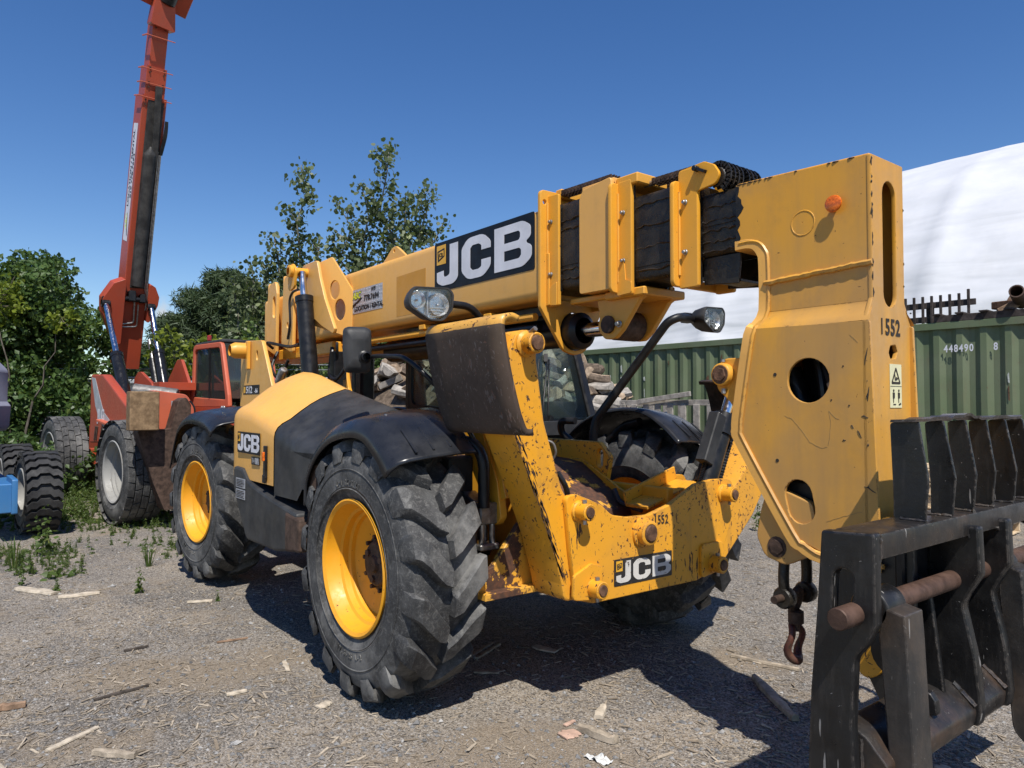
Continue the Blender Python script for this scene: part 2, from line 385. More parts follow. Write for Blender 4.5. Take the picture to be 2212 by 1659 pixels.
# ------------------------------------------------------------------ wheels
def tyre_mesh(R, W, rb, lugs=19, lug_h=.05, style='lug', seed=1):
    """axis along Y, outer face at -Y"""
    g = MB(); h = W / 2; rt = R - lug_h; rnd = random.Random(seed)
    prof = [(rb - .012, -.78 * h), (rb + .02, -.86 * h), (rb + .035, -.90 * h), (rb + .06, -.93 * h), (rb + .075, -.99 * h), (rb + .09, -.985 * h), (rb + (rt - rb) * .45, -1.0 * h), (rb + (rt - rb) * .7, -.985 * h),
            (rt - .045, -.94 * h), (rt - .015, -.86 * h), (rt - .004, -.70 * h), (rt, -.4 * h), (rt + .003, 0)]
    prof = prof + [(r, -y) for r, y in reversed(prof[:-1])]
    g.lathe([(r, y) for r, y in prof], (0, 0, 0), (0, 1, 0), 64)
    if style == 'lug':
        P = 2 * pi / lugs
        for sd in (-1, 1):
            for i in range(lugs):
                a0 = (i + (.5 if sd > 0 else 0)) * P; wob = rnd.uniform(-.06, .06) * P
                # cross sections from the shoulder to the middle: (y, angle shift, half width, top radius)
                secs = [(1.0, .01, .12, rt - .045), (.985, .01, .19, R - .040), (.93, .0, .225, R - .016), (.80, -.05, .245, R - .002), (.62, -.17, .25, R), (.44, -.33, .235, R), (.25, -.50, .225, R), (.04, -.63, .17, R - .002)]
                rows = []
                for y, sh, hw, rr in secs:
                    c = a0 + wob + sh * P; b = hw * P; lo = min(rt - .012, rr - .02) if y < .97 else rt - .06
                    yy = sd * y * h; top = rr + rnd.uniform(-.007, .002); b *= rnd.uniform(.9, 1.1)
                    ring = []
                    for da, r_ in ((-b * 1.22, lo), (-b, top - .006), (-b * .9, top), (b * .9, top), (b, top - .006), (b * 1.22, lo)):
                        ring.append(Vector((r_ * cos(c + da), yy, r_ * sin(c + da))))
                    rows.append(ring)
                g.grid(rows); g.ngon(rows[0]); g.ngon(rows[-1])
        for word, a0 in (('17.5-25 L-2', -1.75), ('17.5-25 L-2', 1.4)):                     # raised size marking on the wall
            for i, ch in enumerate(word):
                if ch == ' ': continue
                a = a0 + i * .058; rc = rb + (rt - rb) * .42; c = Vector((rc * cos(a), -h - .0015, rc * sin(a)))
                g.text(ch, .034, frame(c, (-sin(a), 0, cos(a)), (-cos(a), 0, -sin(a))), 0, ext=.002, bold=.001)
        for q in (.25, .62): g.lathe([(rb + (rt - rb) * q - .004, -.996 * h), (rb + (rt - rb) * q, -1.012 * h), (rb + (rt - rb) * q + .004, -.996 * h)], (0, 0, 0), (0, 1, 0), 64)
    elif style == 'block':                                          # worn solid tyre with a net of sipes
        n = lugs; P = 2 * pi / n
        for i in range(n):
            for k, (y0, y1) in enumerate(((-1.0, -.62), (-.58, -.22), (-.18, .18), (.22, .58), (.62, 1.0))):
                c = (i + .5 * (k % 2)) * P; b = .47 * P; rows = []
                for yy, in_ in ((y0, 1), (y0 + .03, 0), (y1 - .03, 0), (y1, 1)):
                    ring = []
                    for da, r_ in ((-b, R - .03), (-b * .96, R - .004 * (1 + in_)), (0, R - .004 * in_), (b * .96, R - .004 * (1 + in_)), (b, R - .03)):
                        sh = .12 * P * (1 if k % 2 else -1) * ((yy - y0) / (y1 - y0) - .5)
                        ring.append(Vector((r_ * cos(c + da + sh), yy * h, r_ * sin(c + da + sh))))
                    rows.append(ring)
                g.grid(rows)
    elif style == 'bar':                                            # directional cross bars
        P = 2 * pi / lugs
        for i in range(lugs):
            c0 = i * P
            for sd in (-1, 1):
                rows = []
                for y, sh in ((1.02, -.30), (.98, -.28), (.72, .10), (.45, .05), (.25, .36), (0.0, .34)):
                    rr = R if y < 1 else R - .05; ring = []
                    for da, r_ in ((-.36 * P, rt - .01), (-.31 * P, rr), (.31 * P, rr), (.36 * P, rt - .01)):
                        ring.append(Vector((r_ * cos(c0 + sh * P + da), sd * y * h, r_ * sin(c0 + sh * P + da))))
                    rows.append(ring)
                g.grid(rows); g.ngon(rows[0]); g.ngon(rows[-1])
    return g
def rim_mesh(rb, W, depth=.14):
    g = MB(); h = W / 2 * .86
    g.lathe([(rb - .004, -h + .02), (rb + .012, -h), (rb + .016, -h - .012), (rb + .006, -h - .018), (rb - .010, -h - .006), (rb - .016, -h + .025), (rb - .028, -h + .05),
             (rb - .032, -h + .062), (rb - .046, -h + .07), (rb - .050, -h + .10), (rb - .064, -h + .108), (rb - .068, -h + depth * .92), (rb - .092, -h + depth), (.15, -h + depth + .02), (.12, -h + depth + .015), (.02, -h + depth + .015)], (0, 0, 0), (0, 1, 0), 56)
    g.lathe([(rb - .055, -h + .11), (rb - .06, h * .5), (rb, h)], (0, 0, 0), (0, 1, 0), 40)
    return g, -h + depth
def make_wheel(root, name, loc, yaw, R=.625, W=.395, rb=.314, mt='rubber', mr='rimy', side=-1, lugs=16, style='lug', lug_h=.056, seed=1, depth=.14, spin=0):
    e = bpy.data.objects.new(name, None); COL.objects.link(e); e.parent = root; e.empty_display_size = .1
    e.location = loc; e.rotation_euler = (0, spin, yaw + (0 if side < 0 else pi))
    tyre_mesh(R, W, rb, lugs, lug_h, style, seed).build('tyre', M[mt], e, smooth=32)
    g, hy = rim_mesh(rb, W, depth); g.build('rim', M[mr], e, smooth=40)
    g = MB(); g.lathe([(0.001, hy - .045), (.035, hy - .045), (.045, hy - .03), (.10, hy - .03), (.108, hy - .022), (.112, hy + .005), (.145, hy + .008), (.15, hy + .03)], (0, 0, 0), (0, 1, 0), 28)
    for k in range(10):
        a = k * pi / 5; g.cyl((.130 * cos(a), hy + .02, .130 * sin(a)), (.130 * cos(a), hy - .022, .130 * sin(a)), .011, n=6)
    for k in range(3):
        a = k * 2.09 + .5; g.cyl((.075 * cos(a), hy, .075 * sin(a)), (.075 * cos(a), hy - .042, .075 * sin(a)), .018, n=8)
    g.build('hub', M['brown'], e, smooth=35)
    return e

# ------------------------------------------------------------------ lettering used on several machines
def jcb_letters():
    """three bold letters in a unit box about 2.3 wide, 1 high"""
    J = rpoly([(.30, 1), (.30, .24, .10), (.13, .20, .06), (.13, .38), (-.06, .36), (-.06, .10, .13), (.10, 0, .15), (.40, 0, .22), (.52, .12, .18), (.52, 1)], 0)
    Cc = rpoly([(.62, .22, .20), (.78, 0, .22), (1.16, 0, .22), (1.34, .2, .2), (1.34, .40), (1.12, .40), (1.12, .24, .08), (1.05, .20, .06), (.90, .20, .06), (.84, .27, .07), (.84, .73, .07), (.90, .80, .06), (1.05, .80, .06), (1.12, .75, .07), (1.12, .63), (1.34, .63), (1.34, .8, .2), (1.16, 1, .22), (.78, 1, .22), (.62, .78, .2)], 0)
    B = rpoly([(1.43, 0), (2.06, 0, .20), (2.24, .16, .18), (2.24, .42, .14), (2.10, .52, .10), (2.22, .62, .12), (2.22, .86, .16), (2.06, 1, .18), (1.43, 1)], 0)
    Bh = [rpoly([(1.65, .20), (1.98, .20, .06), (2.02, .27, .05), (2.02, .38, .05), (1.98, .43, .05), (1.65, .43)], 0), rpoly([(1.65, .60), (1.97, .60, .05), (2.0, .66, .05), (2.0, .76, .05), (1.97, .81, .05), (1.65, .81)], 0)]
    return [(J, ()), (Cc, ()), (B, Bh)]
def jcb_decal(name, parent, F, w, h, mats=None, t=.0016):
    """black panel w x h with its lower left corner at the frame's origin"""
    g = MB(); g.plate(rpoly([(0, 0), (w, 0), (w, h), (0, h)], h * .05), F, t, bev=0, mi=0)
    s = h * .80; kx = (w * .965 - .03 * h) / (2.32 * s)
    for o, hs in jcb_letters():
        f = lambda p: (w * .03 + (p[0] + .06) * s * kx, h * .10 + p[1] * s)
        g.plate([f(p) for p in o], F, t, [[f(p) for p in q] for q in hs], 0, 1, off=.0024)
    a, b = w * .028, w * .028 + .25 * s * kx
    g.plate([(a, h * .54), (b, h * .54), (b, h * .93), (a, h * .93)], F, t, bev=0, mi=2, off=.0024)
    g.plate(rpoly([(a + .15 * (b - a), h * .60), (b - .12 * (b - a), h * .69), (b - .12 * (b - a), h * .86), (a + .10 * (b - a), h * .82)], .002), F, t, [rpoly([(a + .24 * (b - a), h * .645), (b - .20 * (b - a), h * .71), (b - .20 * (b - a), h * .83), (a + .18 * (b - a), h * .80)], .001)], 0, 0, off=.0036)
    g.text('JCB', h * .105, F @ Matrix.Translation((a + .24 * (b - a), h * .70, .0036)), 0, sx=(b - a) / (h * .36), bold=.001, ext=.0006)
    return g.build(name, mats or [M['decalb'], M['decalw'], M['decaly']], parent, smooth=0, fix=False)

# ================================================================== the yellow telehandler
tele = thing('telehandler', 'yellow telehandler with boom lowered forward over its front frame, biggest machine in the yard', 'telehandler', (0, 0, -.055))
def P_(g, name, mat='yellow', bev=.004, parent=None, **k): return g.build(name, [M[m] for m in mat] if isinstance(mat, (list, tuple)) else M[mat], parent or tele, bev=bev, **k)

# wheels (near side first)
make_wheel(tele, 'wheel', (0, -.962, .682), radians(1), seed=3, spin=.1)
make_wheel(tele, 'wheel', (-2.99, -.925, .682), radians(5.5), seed=5, spin=.33)
make_wheel(tele, 'wheel', (-.02, .962, .682), radians(1), seed=8, side=1, spin=.2)
make_wheel(tele, 'wheel', (-2.99, .925, .682), radians(5), seed=9, side=1, spin=.5)

# chassis
g = MB()
for y in (-.36, .36): g.box((-1.55, y, .80), (4.5, .05, .44))
g.box((-1.5, 0, .62), (4.3, .72, .04)); g.box((-3.75, 0, .85), (.12, 1.5, .5)); g.box((.05, 0, .62), (.9, .8, .10))
P_(g, 'chassis', 'yellow', .006)
for x in (0, -2.99):
    g = MB(); g.cyl((x, -.72, .675), (x, .72, .675), .13, n=18); g.lathe([(.10, -.22), (.22, -.12), (.25, 0), (.22, .12), (.10, .22)], (x, 0, .675), (1, 0, 0), 20)
    for s in (-1, 1): g.cyl((x, s * .66, .40), (x, s * .66, .97), .07, n=12); g.box((x + .16, s * .62, .675), (.14, .12, .12))
    g.cyl((x + .2, -.55, .72), (x + .2, .55, .72), .035, n=10); P_(g, 'axle', 'black', .01)
g = MB(); g.box((-1.4, -.55, .83), (1.5, .42, .5)); g.box((-1.4, .62, .75), (1.5, .5, .4)); g.box((-.5, -.93, .88), (.14, .42, .56))
P_(g, 'belly_pan', 'brown', .02)

# engine hood: side panel, sloping lid, black trim band
def hood_sec(X):
    def ip(tb):
        for (x0, v0), (x1, v1) in zip(tb, tb[1:]):
            if X <= x1: return v0 + (v1 - v0) * max(0, (X - x0)) / (x1 - x0)
        return tb[-1][1]
    zs = ip([(-1.95, 1.44), (-1.5, 1.425), (-1.04, 1.335), (-.75, 1.27), (-.40, 1.22)])
    zt = ip([(-1.95, 1.675), (-1.75, 1.70), (-1.55, 1.685), (-1.04, 1.565), (-.40, 1.44)])
    yo = ip([(-1.95, -1.145), (-1.04, -1.155), (-.62, -1.15), (-.40, -1.12)])
    return zs, zt, yo
def hood_row(X, inset=0.0, zb=.98):
    zs, zt, yo = hood_sec(X); yo += inset; zs -= inset * .8; zt -= inset * 1.1
    pr = [(yo, zb), (yo, 1.1), (yo, 1.2), (yo, zs - .07), (yo + .006, zs - .035), (yo + .022, zs - .006), (yo + .05, zs + .018), (yo + .10, zs + .045)]
    y1, z1 = pr[-1]
    for t in (.2, .4, .6, .8, .93): pr.append((y1 + (-.74 - y1) * t, z1 + (zt - .012 - z1) * t + .022 * sin(pi * t)))
    pr += [(-.70, zt), (-.66, zt - .01), (-.64, zt - .05), (-.635, 1.30), (-.635, 1.05)]
    return [Vector((X, y, z)) for y, z in pr]
g = MB(); rows = []
for X, ins in ((-1.925, .09), (-1.915, .05), (-1.895, .022), (-1.865, .006), (-1.82, 0)): rows.append(hood_row(X, ins))
for i in range(1, 11): rows.append(hood_row(-1.82 + .775 * i / 10))
g.grid(rows); g.ngon(rows[0]); P_(g, 'hood', 'faded', 0, smooth=50)
g = MB(); rows = [hood_row(-1.040, .012, .93)] + [hood_row(-1.034, .001, .93)] + [hood_row(-1.034 + .634 * i / 9, 0, .93 if i < 6 else 1.0) for i in range(1, 10)]
g.grid(rows); g.ngon(rows[-1]); P_(g, 'hood_trim', 'plastic', 0, smooth=50)
# lower side box with its stepped upper edge
out = [(-1.775, 1.055, .03), (-1.60, 1.05, .05), (-1.50, .985, .05), (-1.36, .955, .04), (-1.03, .905, .03), (-.645, .865, .02), (-.62, .66, .03), (-.98, .605, .05), (-1.50, .60, .10), (-1.69, .80, .12), (-1.78, .92, .05)]
g = MB(); g.plate(rpoly(out, .02), FXZ(-1.03), .28, bev=.018); P_(g, 'side_box', 'plastic', 0)
g = MB(); g.plate(rpoly([(-.80, .86), (-.585, .84), (-.575, .66), (-.80, .635)], .02), FXZ(-1.03), .295, bev=.015); P_(g, 'toolbox_end', 'brown', 0)
g = MB()
g.plate(rpoly([(-1.06, 1.04), (-.99, 1.04), (-.99, 1.19), (-1.06, 1.19)], .0), FXZ(-1.0), .01); 
# fenders
def fender(name, cx, yo, yi, prof, lip=.07):
    """prof: (x, z) along the crown, outer edge droops by lip"""
    pts = spline([(p[0], 0, p[1]) for p in prof], 5); rows = []
    for i, p in enumerate(pts):
        a = pts[max(i - 1, 0)]; b = pts[min(i + 1, len(pts) - 1)]; t = (b - a).normalized(); n = Vector((-t.z, 0, t.x))
        if n.z < 0: n = -n
        r = []
        for f, d in ((0, -lip - .065), (.03, -lip * .55 - .055), (.09, -lip * .22 - .045), (.2, -.044), (.45, -.024), (.75, -.008), (.95, -.003), (1, -.02)):
            q = p + n * d; r.append(Vector((cx + q.x, yo + (yi - yo) * f, q.z)))
        rows.append(r)
    g = MB(); g.grid(rows); o = g.build(name, M['fender'], tele, smooth=50, solid=.012); return o
FP = [(-.665, .93), (-.64, 1.10), (-.50, 1.27), (-.28, 1.395), (0, 1.445), (.20, 1.425), (.36, 1.34), (.475, 1.245)]
f1 = fender('fender', 0, -1.165, -.73, FP, .075)
f2 = fender('fender', -2.99, -1.15, -.70, [(-.78, .98), (-.64, 1.20), (-.47, 1.36), (-.2, 1.44), (.12, 1.45), (.40, 1.425), (.62, 1.36)], .075)
f3 = fender('fender', -.02, 1.165, .73, FP, .075)
f4 = fender('fender', -2.99, 1.15, .70, FP, .075)
for f, cx, s in ((f1, 0, -1), (f3, 0, 1)):
    for bx, by in ((.11, .90), (.11, 1.02), (.23, .88), (.24, 1.02)):
        g = MB(); zz = 1.412 - max(0, bx - .1) * .36; g.lathe([(.001, .012), (.008, .010), (.011, .004), (.012, -.004)], (bx, s * by, zz), (.3, 0, 1), 10); g.build('bolt', M['steel'], f)
    for by in (.86, .95, 1.04): g = MB(); k_ = .004 + (by - .84) * .12; g.bar((.30, s * by, 1.376 - k_), (.44, s * by, 1.278 - k_), .012, .008); g.build('rib', M['fender'], f, bev=.002)
for bx in (-2.72, -2.66):
    g = MB(); g.lathe([(.001, .012), (.008, .010), (.011, .004), (.012, -.004)], (bx, -.98, 1.445), (0, 0, 1), 10); g.build('bolt', M['steel'], f2)
# hood lettering and fittings
jcb_decal('side_decal', tele, frame((-1.725, -1.1585, 1.150), (1, 0, -.005), (0, 0, 1)), .445, .138)
g = MB(); F = frame((-1.44, -1.158, 1.085), (1, 0, 0), (0, 0, 1)); g.plate([(0, 0), (.155, 0), (.155, .05), (0, .05)], F, .0016, bev=0)
g.text('T4', .05, F @ Matrix.Translation((.008, .008, .002)), 1, sx=1.05, ext=.0006)
for k in range(3): g.plate([(.085 + k * .022, .006), (.10 + k * .022, .006), (.092 + k * .022, .044), (.077 + k * .022, .044)], F, .0012, bev=0, mi=1, off=.002)
P_(g, 'engine_badge', ('decalb', 'decals'), 0, smooth=0, fix=False)
g = MB(); g.box((-1.165, -1.163, 1.115), (.034, .018, .20)); g.box((-1.165, -1.168, 1.015), (.028, .022, .05)); P_(g, 'latch', 'black', .004)
g = MB(); g.box((-1.165, -1.176, 1.15), (.026, .014, .055)); P_(g, 'latch_grip', 'amber', .003)
g = MB(); F = frame((-1.70, -1.1735, .85), (1, 0, 0), (0, 0, 1))
for k in range(2):
    g.plate([(0, k * .072), (.19, k * .072), (.19, k * .072 + .062), (0, k * .072 + .062)], F, .0012, bev=0)
    for q in range(5): g.plate([(.012, k * .072 + .008 + q * .010), (.012 + .16 * (1 - .25 * ((q * 7 + k) % 3)), k * .072 + .008 + q * .010), (.012 + .16, k * .072 + .013 + q * .010), (.012, k * .072 + .013 + q * .010)], F, .001, bev=0, mi=1, off=.0012)
P_(g, 'warning_sticker', ('decals', 'stencil'), 0, smooth=0, fix=False)

# rear uprights that carry the boom pivot
for s in (-1, 1):
    g = MB(); ol = rpoly([(-3.95, .9), (-2.75, .9), (-3.02, 1.62), (-3.30, 2.05, .06), (-3.74, 2.075, .05), (-3.88, 2.0, .04), (-3.90, 1.4)], .02)
    g.plate(ol, FXZ(s * .46), .035, [slot(-3.42, 1.92, .05, .09)], .004)
    P_(g, 'boom_upright', 'faded', 0)
g = MB(); g.cyl((-3.68, -.62, 1.975), (-3.68, .62, 1.975), .05, n=18); g.lathe([(.052, -.645), (.075, -.60), (.075, -.478)], (-3.68, 0, 1.975), (0, 1, 0), 18); g.box((-3.60, -.50, 1.93), (.05, .03, .26)); P_(g, 'pivot_pin', 'yellow', .004)
g = MB(); F = frame((-3.80, -.4785, 1.565), (1, 0, 0), (0, 0, 1)); g.plate([(0, 0), (.46, 0), (.46, .085), (0, .085)], F, .0016, bev=0)
g.plate([(.015, .012), (.065, .012), (.065, .073), (.015, .073)], F, .001, bev=0, mi=2, off=.002)
g.text('512', .088, F @ Matrix.Translation((.085, .012, .002)), 1, sx=1.35, bold=.002, ext=.0006); g.text('-56', .055, F @ Matrix.Translation((.325, .012, .002)), 1, sx=1.2, bold=.001, ext=.0006)
P_(g, 'model_badge', ('decalb', 'decalw', 'decaly'), 0, smooth=0, fix=False)

# ------------------------------------------------------------------ boom
def sect(x0, x1, hw, z0, z1, r=.05, nx=1):
    pr = rpoly([(-hw, z0), (hw, z0), (hw, z1), (-hw, z1)], r, 4); g = MB(); k = len(pr)
    rows = [[Vector((x0 + (x1 - x0) * i / nx, y, z)) for y, z in pr] for i in range(nx + 1)]
    g.grid(rows, closed=True); g.ngon(rows[0]); g.ngon(rows[-1]); return g
boom = P_(sect(-4.0, .305, .21, 2.025, 2.515, .05), 'outer_boom', 'faded', 0)
def sub(g, name, mat, parent, bev=.003, **k): return g.build(name, [M[m] for m in mat] if isinstance(mat, (list, tuple)) else M[mat], parent, bev=bev, **k)
mid = P_(sect(.2, .80, .150, 2.06, 2.53, .035), 'second_boom_section', 'grease', 0)
inn = P_(sect(.7, 1.20, .125, 2.04, 2.455, .03), 'third_boom_section', 'grease', 0)
tip = P_(sect(1.1, 1.60, .105, 2.10, 2.375, .025), 'inner_boom_section', 'grease', 0)
g = MB(); g.plate(rpoly([(.575, 2.02), (.80, 2.02), (.80, 2.565), (.60, 2.545), (.575, 2.50)], .02), FXZ(-.168), .03); g.plate(rpoly([(.575, 2.02), (.80, 2.02), (.80, 2.565), (.60, 2.545), (.575, 2.50)], .02), FXZ(.168), .03)
g.box((.69, 0, 2.55), (.22, .33, .03)); g.box((.69, 0, 2.04), (.22, .33, .03)); sub(g, 'section_end', 'faded', mid)
# greasy wear pads, bands and smears on the sliding sections
def bolt(p, par, ax=(0, -1, 0), r=.0095, L=.02, name='bolt', mat='steel'):
    g = MB(); p = Vector(p); ax = Vector(ax); g.cyl(p, p + ax * L * .35, r * 1.35, n=14); g.cyl(p, p + ax * L, r, n=6); return g.build(name, M[mat], par, smooth=30, bev=.002)
def collar(par, x, y0, y1, zt, zb, ztb, zbb, px, mat='yellow', drop=None, hooks=1):
    """flange plate at x reaching to +-y0, wear pad box to px at +-y1"""
    g = MB(); ol = drop or rpoly([(-y0, zb), (y0, zb), (y0, zt), (-y0, zt)], .03)
    hole = [(-y1 + .012, zbb + .05), (y1 - .012, zbb + .05), (y1 - .012, ztb - .07), (-y1 + .012, ztb - .07)]
    hs = [hole] if not isinstance(drop, tuple) else []
    g.plate(ol, FYZ(x), .022, hs, .004); c = sub(g, 'collar', mat, par, 0)
    for s in (-1, 1):
        g = MB(); ol2 = rpoly([(x + .008, zbb), (px, zbb), (px, ztb), (x + .008, ztb)], .012)
        g.plate(ol2, FXZ(s * y1), .022, (), .004); sub(g, 'pad_holder', mat, c, 0)
        g = MB(); F = frame((x + .012, s * (y1 + .004), 0), (1, 0, 0), (0, 0, 1)); zm = zbb + (ztb - zbb) * .55
        g.tube(spline([(x + .014, s * (y1 + .014), zb + .05), (x + .014, s * (y1 + .014), zm), (x + .014, s * (y1 + .014), zt - .05)], 5), .007, 6)
        if hooks: g.plate(rpoly([(x + .012, zbb + .12), (x + .012, zbb + .17), (x + .05, zbb + .17), (x + .06, zbb + .07), (px, zbb + .06), (px, zbb + .01), (x + .012, zbb + .005)], .008), FXZ(s * (y1 + .014)), .008)
        sub(g, 'weld_bead', mat, c, 0)
        for zz in (ztb - (ztb - zbb) * .28, zbb + (ztb - zbb) * .30): bolt((x + .045, s * (y1 + .010), zz), c, (0, s, 0))
        for xx, w_ in ((px - .012, .016),):
            g = MB(); g.box((xx, s * (y1 - .02), (zbb + ztb) / 2), (.012, .02, ztb - zbb - .03)); sub(g, 'wear_pad', 'grease', c, .002)
    return c
dr = rpoly([(-.225, 2.61, .03), (-.225, 1.98, .03), (-.06, 1.755, .08), (.02, 1.735, .08), (.10, 1.755, .08), (.225, 1.98, .03), (.225, 2.61, .03)], .03)
g = MB(); g.plate(dr, FYZ(.31), .024, [[(-.15, 2.03), (.15, 2.03), (.15, 2.54), (-.15, 2.54)], circ(.02, 1.865, .105, 24), circ(-.195, 2.545, .013, 10)], .004); c1 = sub(g, 'collar', 'yellow', boom, 0)
for s in (-1, 1):
    g = MB(); g.plate(rpoly([(.31, 1.985), (.405, 1.985), (.405, 2.575), (.31, 2.58)], .01), FXZ(s * .163), .02, (), .003); sub(g, 'pad_holder', 'yellow', c1, 0)
    g = MB(); g.tube([(.326, s * .178, 2.54), (.326, s * .178, 2.20)], .007, 6)
    g.plate(rpoly([(.30, 2.27), (.30, 1.99), (.345, 1.99), (.345, 2.27)], .008), FXZ(s * .181), .012, (), .003); g.plate(rpoly([(.345, 1.99), (.40, 1.985), (.40, 2.11), (.36, 2.095), (.345, 2.08)], .006), FXZ(s * .178), .008, (), .002); sub(g, 'weld_bead', 'yellow', c1, 0)
    for zz in (2.435, 2.155): bolt((.348, s * .172, zz), c1, (0, s, 0))
    g = MB(); g.box((.40, s * .150, 2.29), (.012, .02, .46)); sub(g, 'wear_pad', 'grease', c1, .002)
collar(mid, .805, .20, .140, 2.53, 2.00, 2.535, 1.985, .90)
collar(inn, 1.165, .178, .128, 2.455, 1.985, 2.50, 1.975, 1.275, hooks=0)
g = MB(); g.box((.87, 0, 2.535), (.14, .30, .05)); sub(g, 'chain_anchor', 'yellow', mid, .006)
g = MB(); g.box((.335, .02, 2.60), (.05, .26, .05)); sub(g, 'chain_anchor', 'yellow', boom, .006)
# grease steps on the dark sections
g = MB(); rr = random.Random(4)
for x0, x1, hw, zs in ((.41, .57, .151, (2.43, 2.38, 2.17, 2.12)), (.91, 1.15, .126, (2.40, 2.30, 2.20, 2.09)), (1.28, 1.455, .106, (2.31, 2.25, 2.21, 2.16, 2.12))):
    for zz in zs:
        path = [Vector((x0 + (x1 - x0) * i / 9, -hw - .001, zz + rr.uniform(-.006, .006))) for i in range(10)]
        g.tube(path, .004, 5, radii=[rr.uniform(.002, .007) for _ in path])
tag(sub(g, 'grease_bead', 'grease', mid, 0), kind='stuff')
for x0, x1, hw, za, zb in ((.41, .57, .151, 2.19, 2.37), (.91, 1.15, .126, 2.11, 2.28), (1.28, 1.46, .106, 2.23, 2.31)):
    g = MB(); g.box(((x0 + x1) / 2, -hw + .001, (za + zb) / 2), (x1 - x0, .006, zb - za)); sub(g, 'slide_strip', 'grease', inn, .002)
g = MB(); g.plate(rpoly([(1.27, 1.985), (1.445, 1.97), (1.455, 2.06), (1.455, 2.10), (1.27, 2.10)], .006), FXZ(-.085), .012); g.plate(rpoly([(1.27, 1.985), (1.445, 1.97), (1.455, 2.10), (1.27, 2.10)], .006), FXZ(.085), .012); g.box((1.40, 0, 1.985), (.10, .16, .012)); sub(g, 'lower_bracket', 'grease', inn, .002)
# chains on top
def chain(par, a, b, w, links, name='chain', r=.015, mat='brown'):
    g = MB(); a, b = Vector(a), Vector(b); d = (b - a) / links
    for i in range(links):
        p = a + d * (i + .5)
        for k in range(4):
            yy = (k / 3 - .5) * w
            g.box(p + Vector((0, yy, 0)), (d.length * (.95 if (i + k) % 2 else .7), .007, r * 1.9), Matrix.Rotation(0, 3, 'X'))
        g.cyl(p + Vector((0, -w / 2 - .006, 0)), p + Vector((0, w / 2 + .006, 0)), .006, n=6)
    return sub(g, name, mat, par, 0)
chain(boom, (.36, -.085, 2.598), (.74, -.085, 2.592), .055, 15); chain(boom, (.36, .06, 2.598), (.74, .06, 2.592), .055, 15)
chain(mid, (.96, -.05, 2.52), (1.28, -.05, 2.515), .05, 12); chain(mid, (.96, .06, 2.52), (1.28, .06, 2.515), .05, 12)
g = MB()
for y in (-.085, .06): g.cyl((.31, y, 2.595), (.37, y, 2.60), .015, n=12); g.cyl((.90, y + .03, 2.52), (.97, y + .03, 2.52), .013, n=12)
sub(g, 'chain_stud', 'steel', boom, 0)
for y in (-.13, .13):
    g = MB(); g.plate(rpoly([(1.17, 2.40), (1.17, 2.50), (1.31, 2.51, .03), (1.36, 2.485, .03), (1.39, 2.44, .03), (1.37, 2.40, .03), (1.28, 2.39)], .02), FXZ(y), .016); sub(g, 'sheave_bracket', 'yellow', inn, 0)
sh = MB(); sh.cyl((1.36, -.115, 2.435), (1.36, .115, 2.435), .042, n=20); sh = sub(sh, 'sheave', 'grease', inn, .004)
g = MB()
for y in (-.065, .065):
    for k in range(15):
        a = radians(-60 + 250 * k / 14); p = Vector((1.36 + .056 * cos(a), y, 2.435 + .056 * sin(a)))
        for q in range(4): g.box(p + Vector((0, (q / 3 - .5) * .085, 0)), (.027 if (k + q) % 2 else .02, .008, .024), Matrix.Rotation(-a - pi / 2, 3, 'Y'))
        g.cyl(p + Vector((0, -.05, 0)), p + Vector((0, .05, 0)), .0065, n=6)
sub(g, 'sheave_chain', 'grease', sh, 0)
g = MB(); g.bar((1.325, -.145, 2.46), (1.275, -.145, 2.485), .014, .03, (0, 1, 0)); g.cyl((1.276, -.135, 2.484), (1.276, -.165, 2.484), .013, n=8); sub(g, 'sheave_keeper', 'black', inn, .002)
# extension ram below the boom
g = MB(); g.cyl((-1.75, .02, 1.88), (.30, .02, 1.865), .085, n=22); g.lathe([(.085, 0), (.10, .01), (.10, .10), (.07, .12)], (.28, .02, 1.865), (1, 0, 0), 22); g.box((-.6, .02, 1.99), (1.6, .16, .05)); sub(g, 'extension_ram', 'black', boom, 0)
g = MB(); g.cyl((.3, .02, 1.865), (.72, .02, 1.862), .04, n=18); sub(g, 'ram_rod', 'chrome', boom, 0)
for y, nm in ((-.085, 'ram_lug'), (.125, 'ram_lug')):
    g = MB(); g.plate(rpoly([(.62, 1.99), (.95, 1.99), (.90, 1.965), (.79, 1.83, .03), (.74, 1.79, .04), (.67, 1.79, .04), (.62, 1.85, .04), (.635, 1.90, .03)], .01), FXZ(y), .03, (), .004); sub(g, nm, 'yellow', mid, 0)
g = MB(); g.cyl((.70, -.115, 1.862), (.70, .155, 1.862), .045, n=18); g.cyl((.70, -.06, 1.862), (.70, .10, 1.862), .075, n=20); sub(g, 'ram_pin', 'brown', mid, .003)
bolt((.775, -.10, 1.858), mid, (0, -1, 0), .013, .025)
g = MB(); g.box((.83, .02, 2.0), (.26, .30, .04)); g.box((.60, .02, 2.005), (.35, .26, .03)); sub(g, 'lug_plate', 'yellow', mid, .006)
for y, z_ in ((-.16, 1.955), (.16, 1.96), (-.13, 1.90)):
    g = MB(); g.cyl((-3.2, y, z_), (.2, y, z_ - .01), .022, n=10); sub(g, 'hydraulic_pipe', 'black' if y > -.14 else 'yellow', boom, 0)
for xx in (-.95, -.2):
    g = MB(); g.box((xx, -.02, 1.985), (.07, .36, .03)); g.bar((xx, -.18, 1.985), (xx + .2, -.10, 1.95), .03, .02); sub(g, 'pipe_clamp', 'yellow', boom, .003)
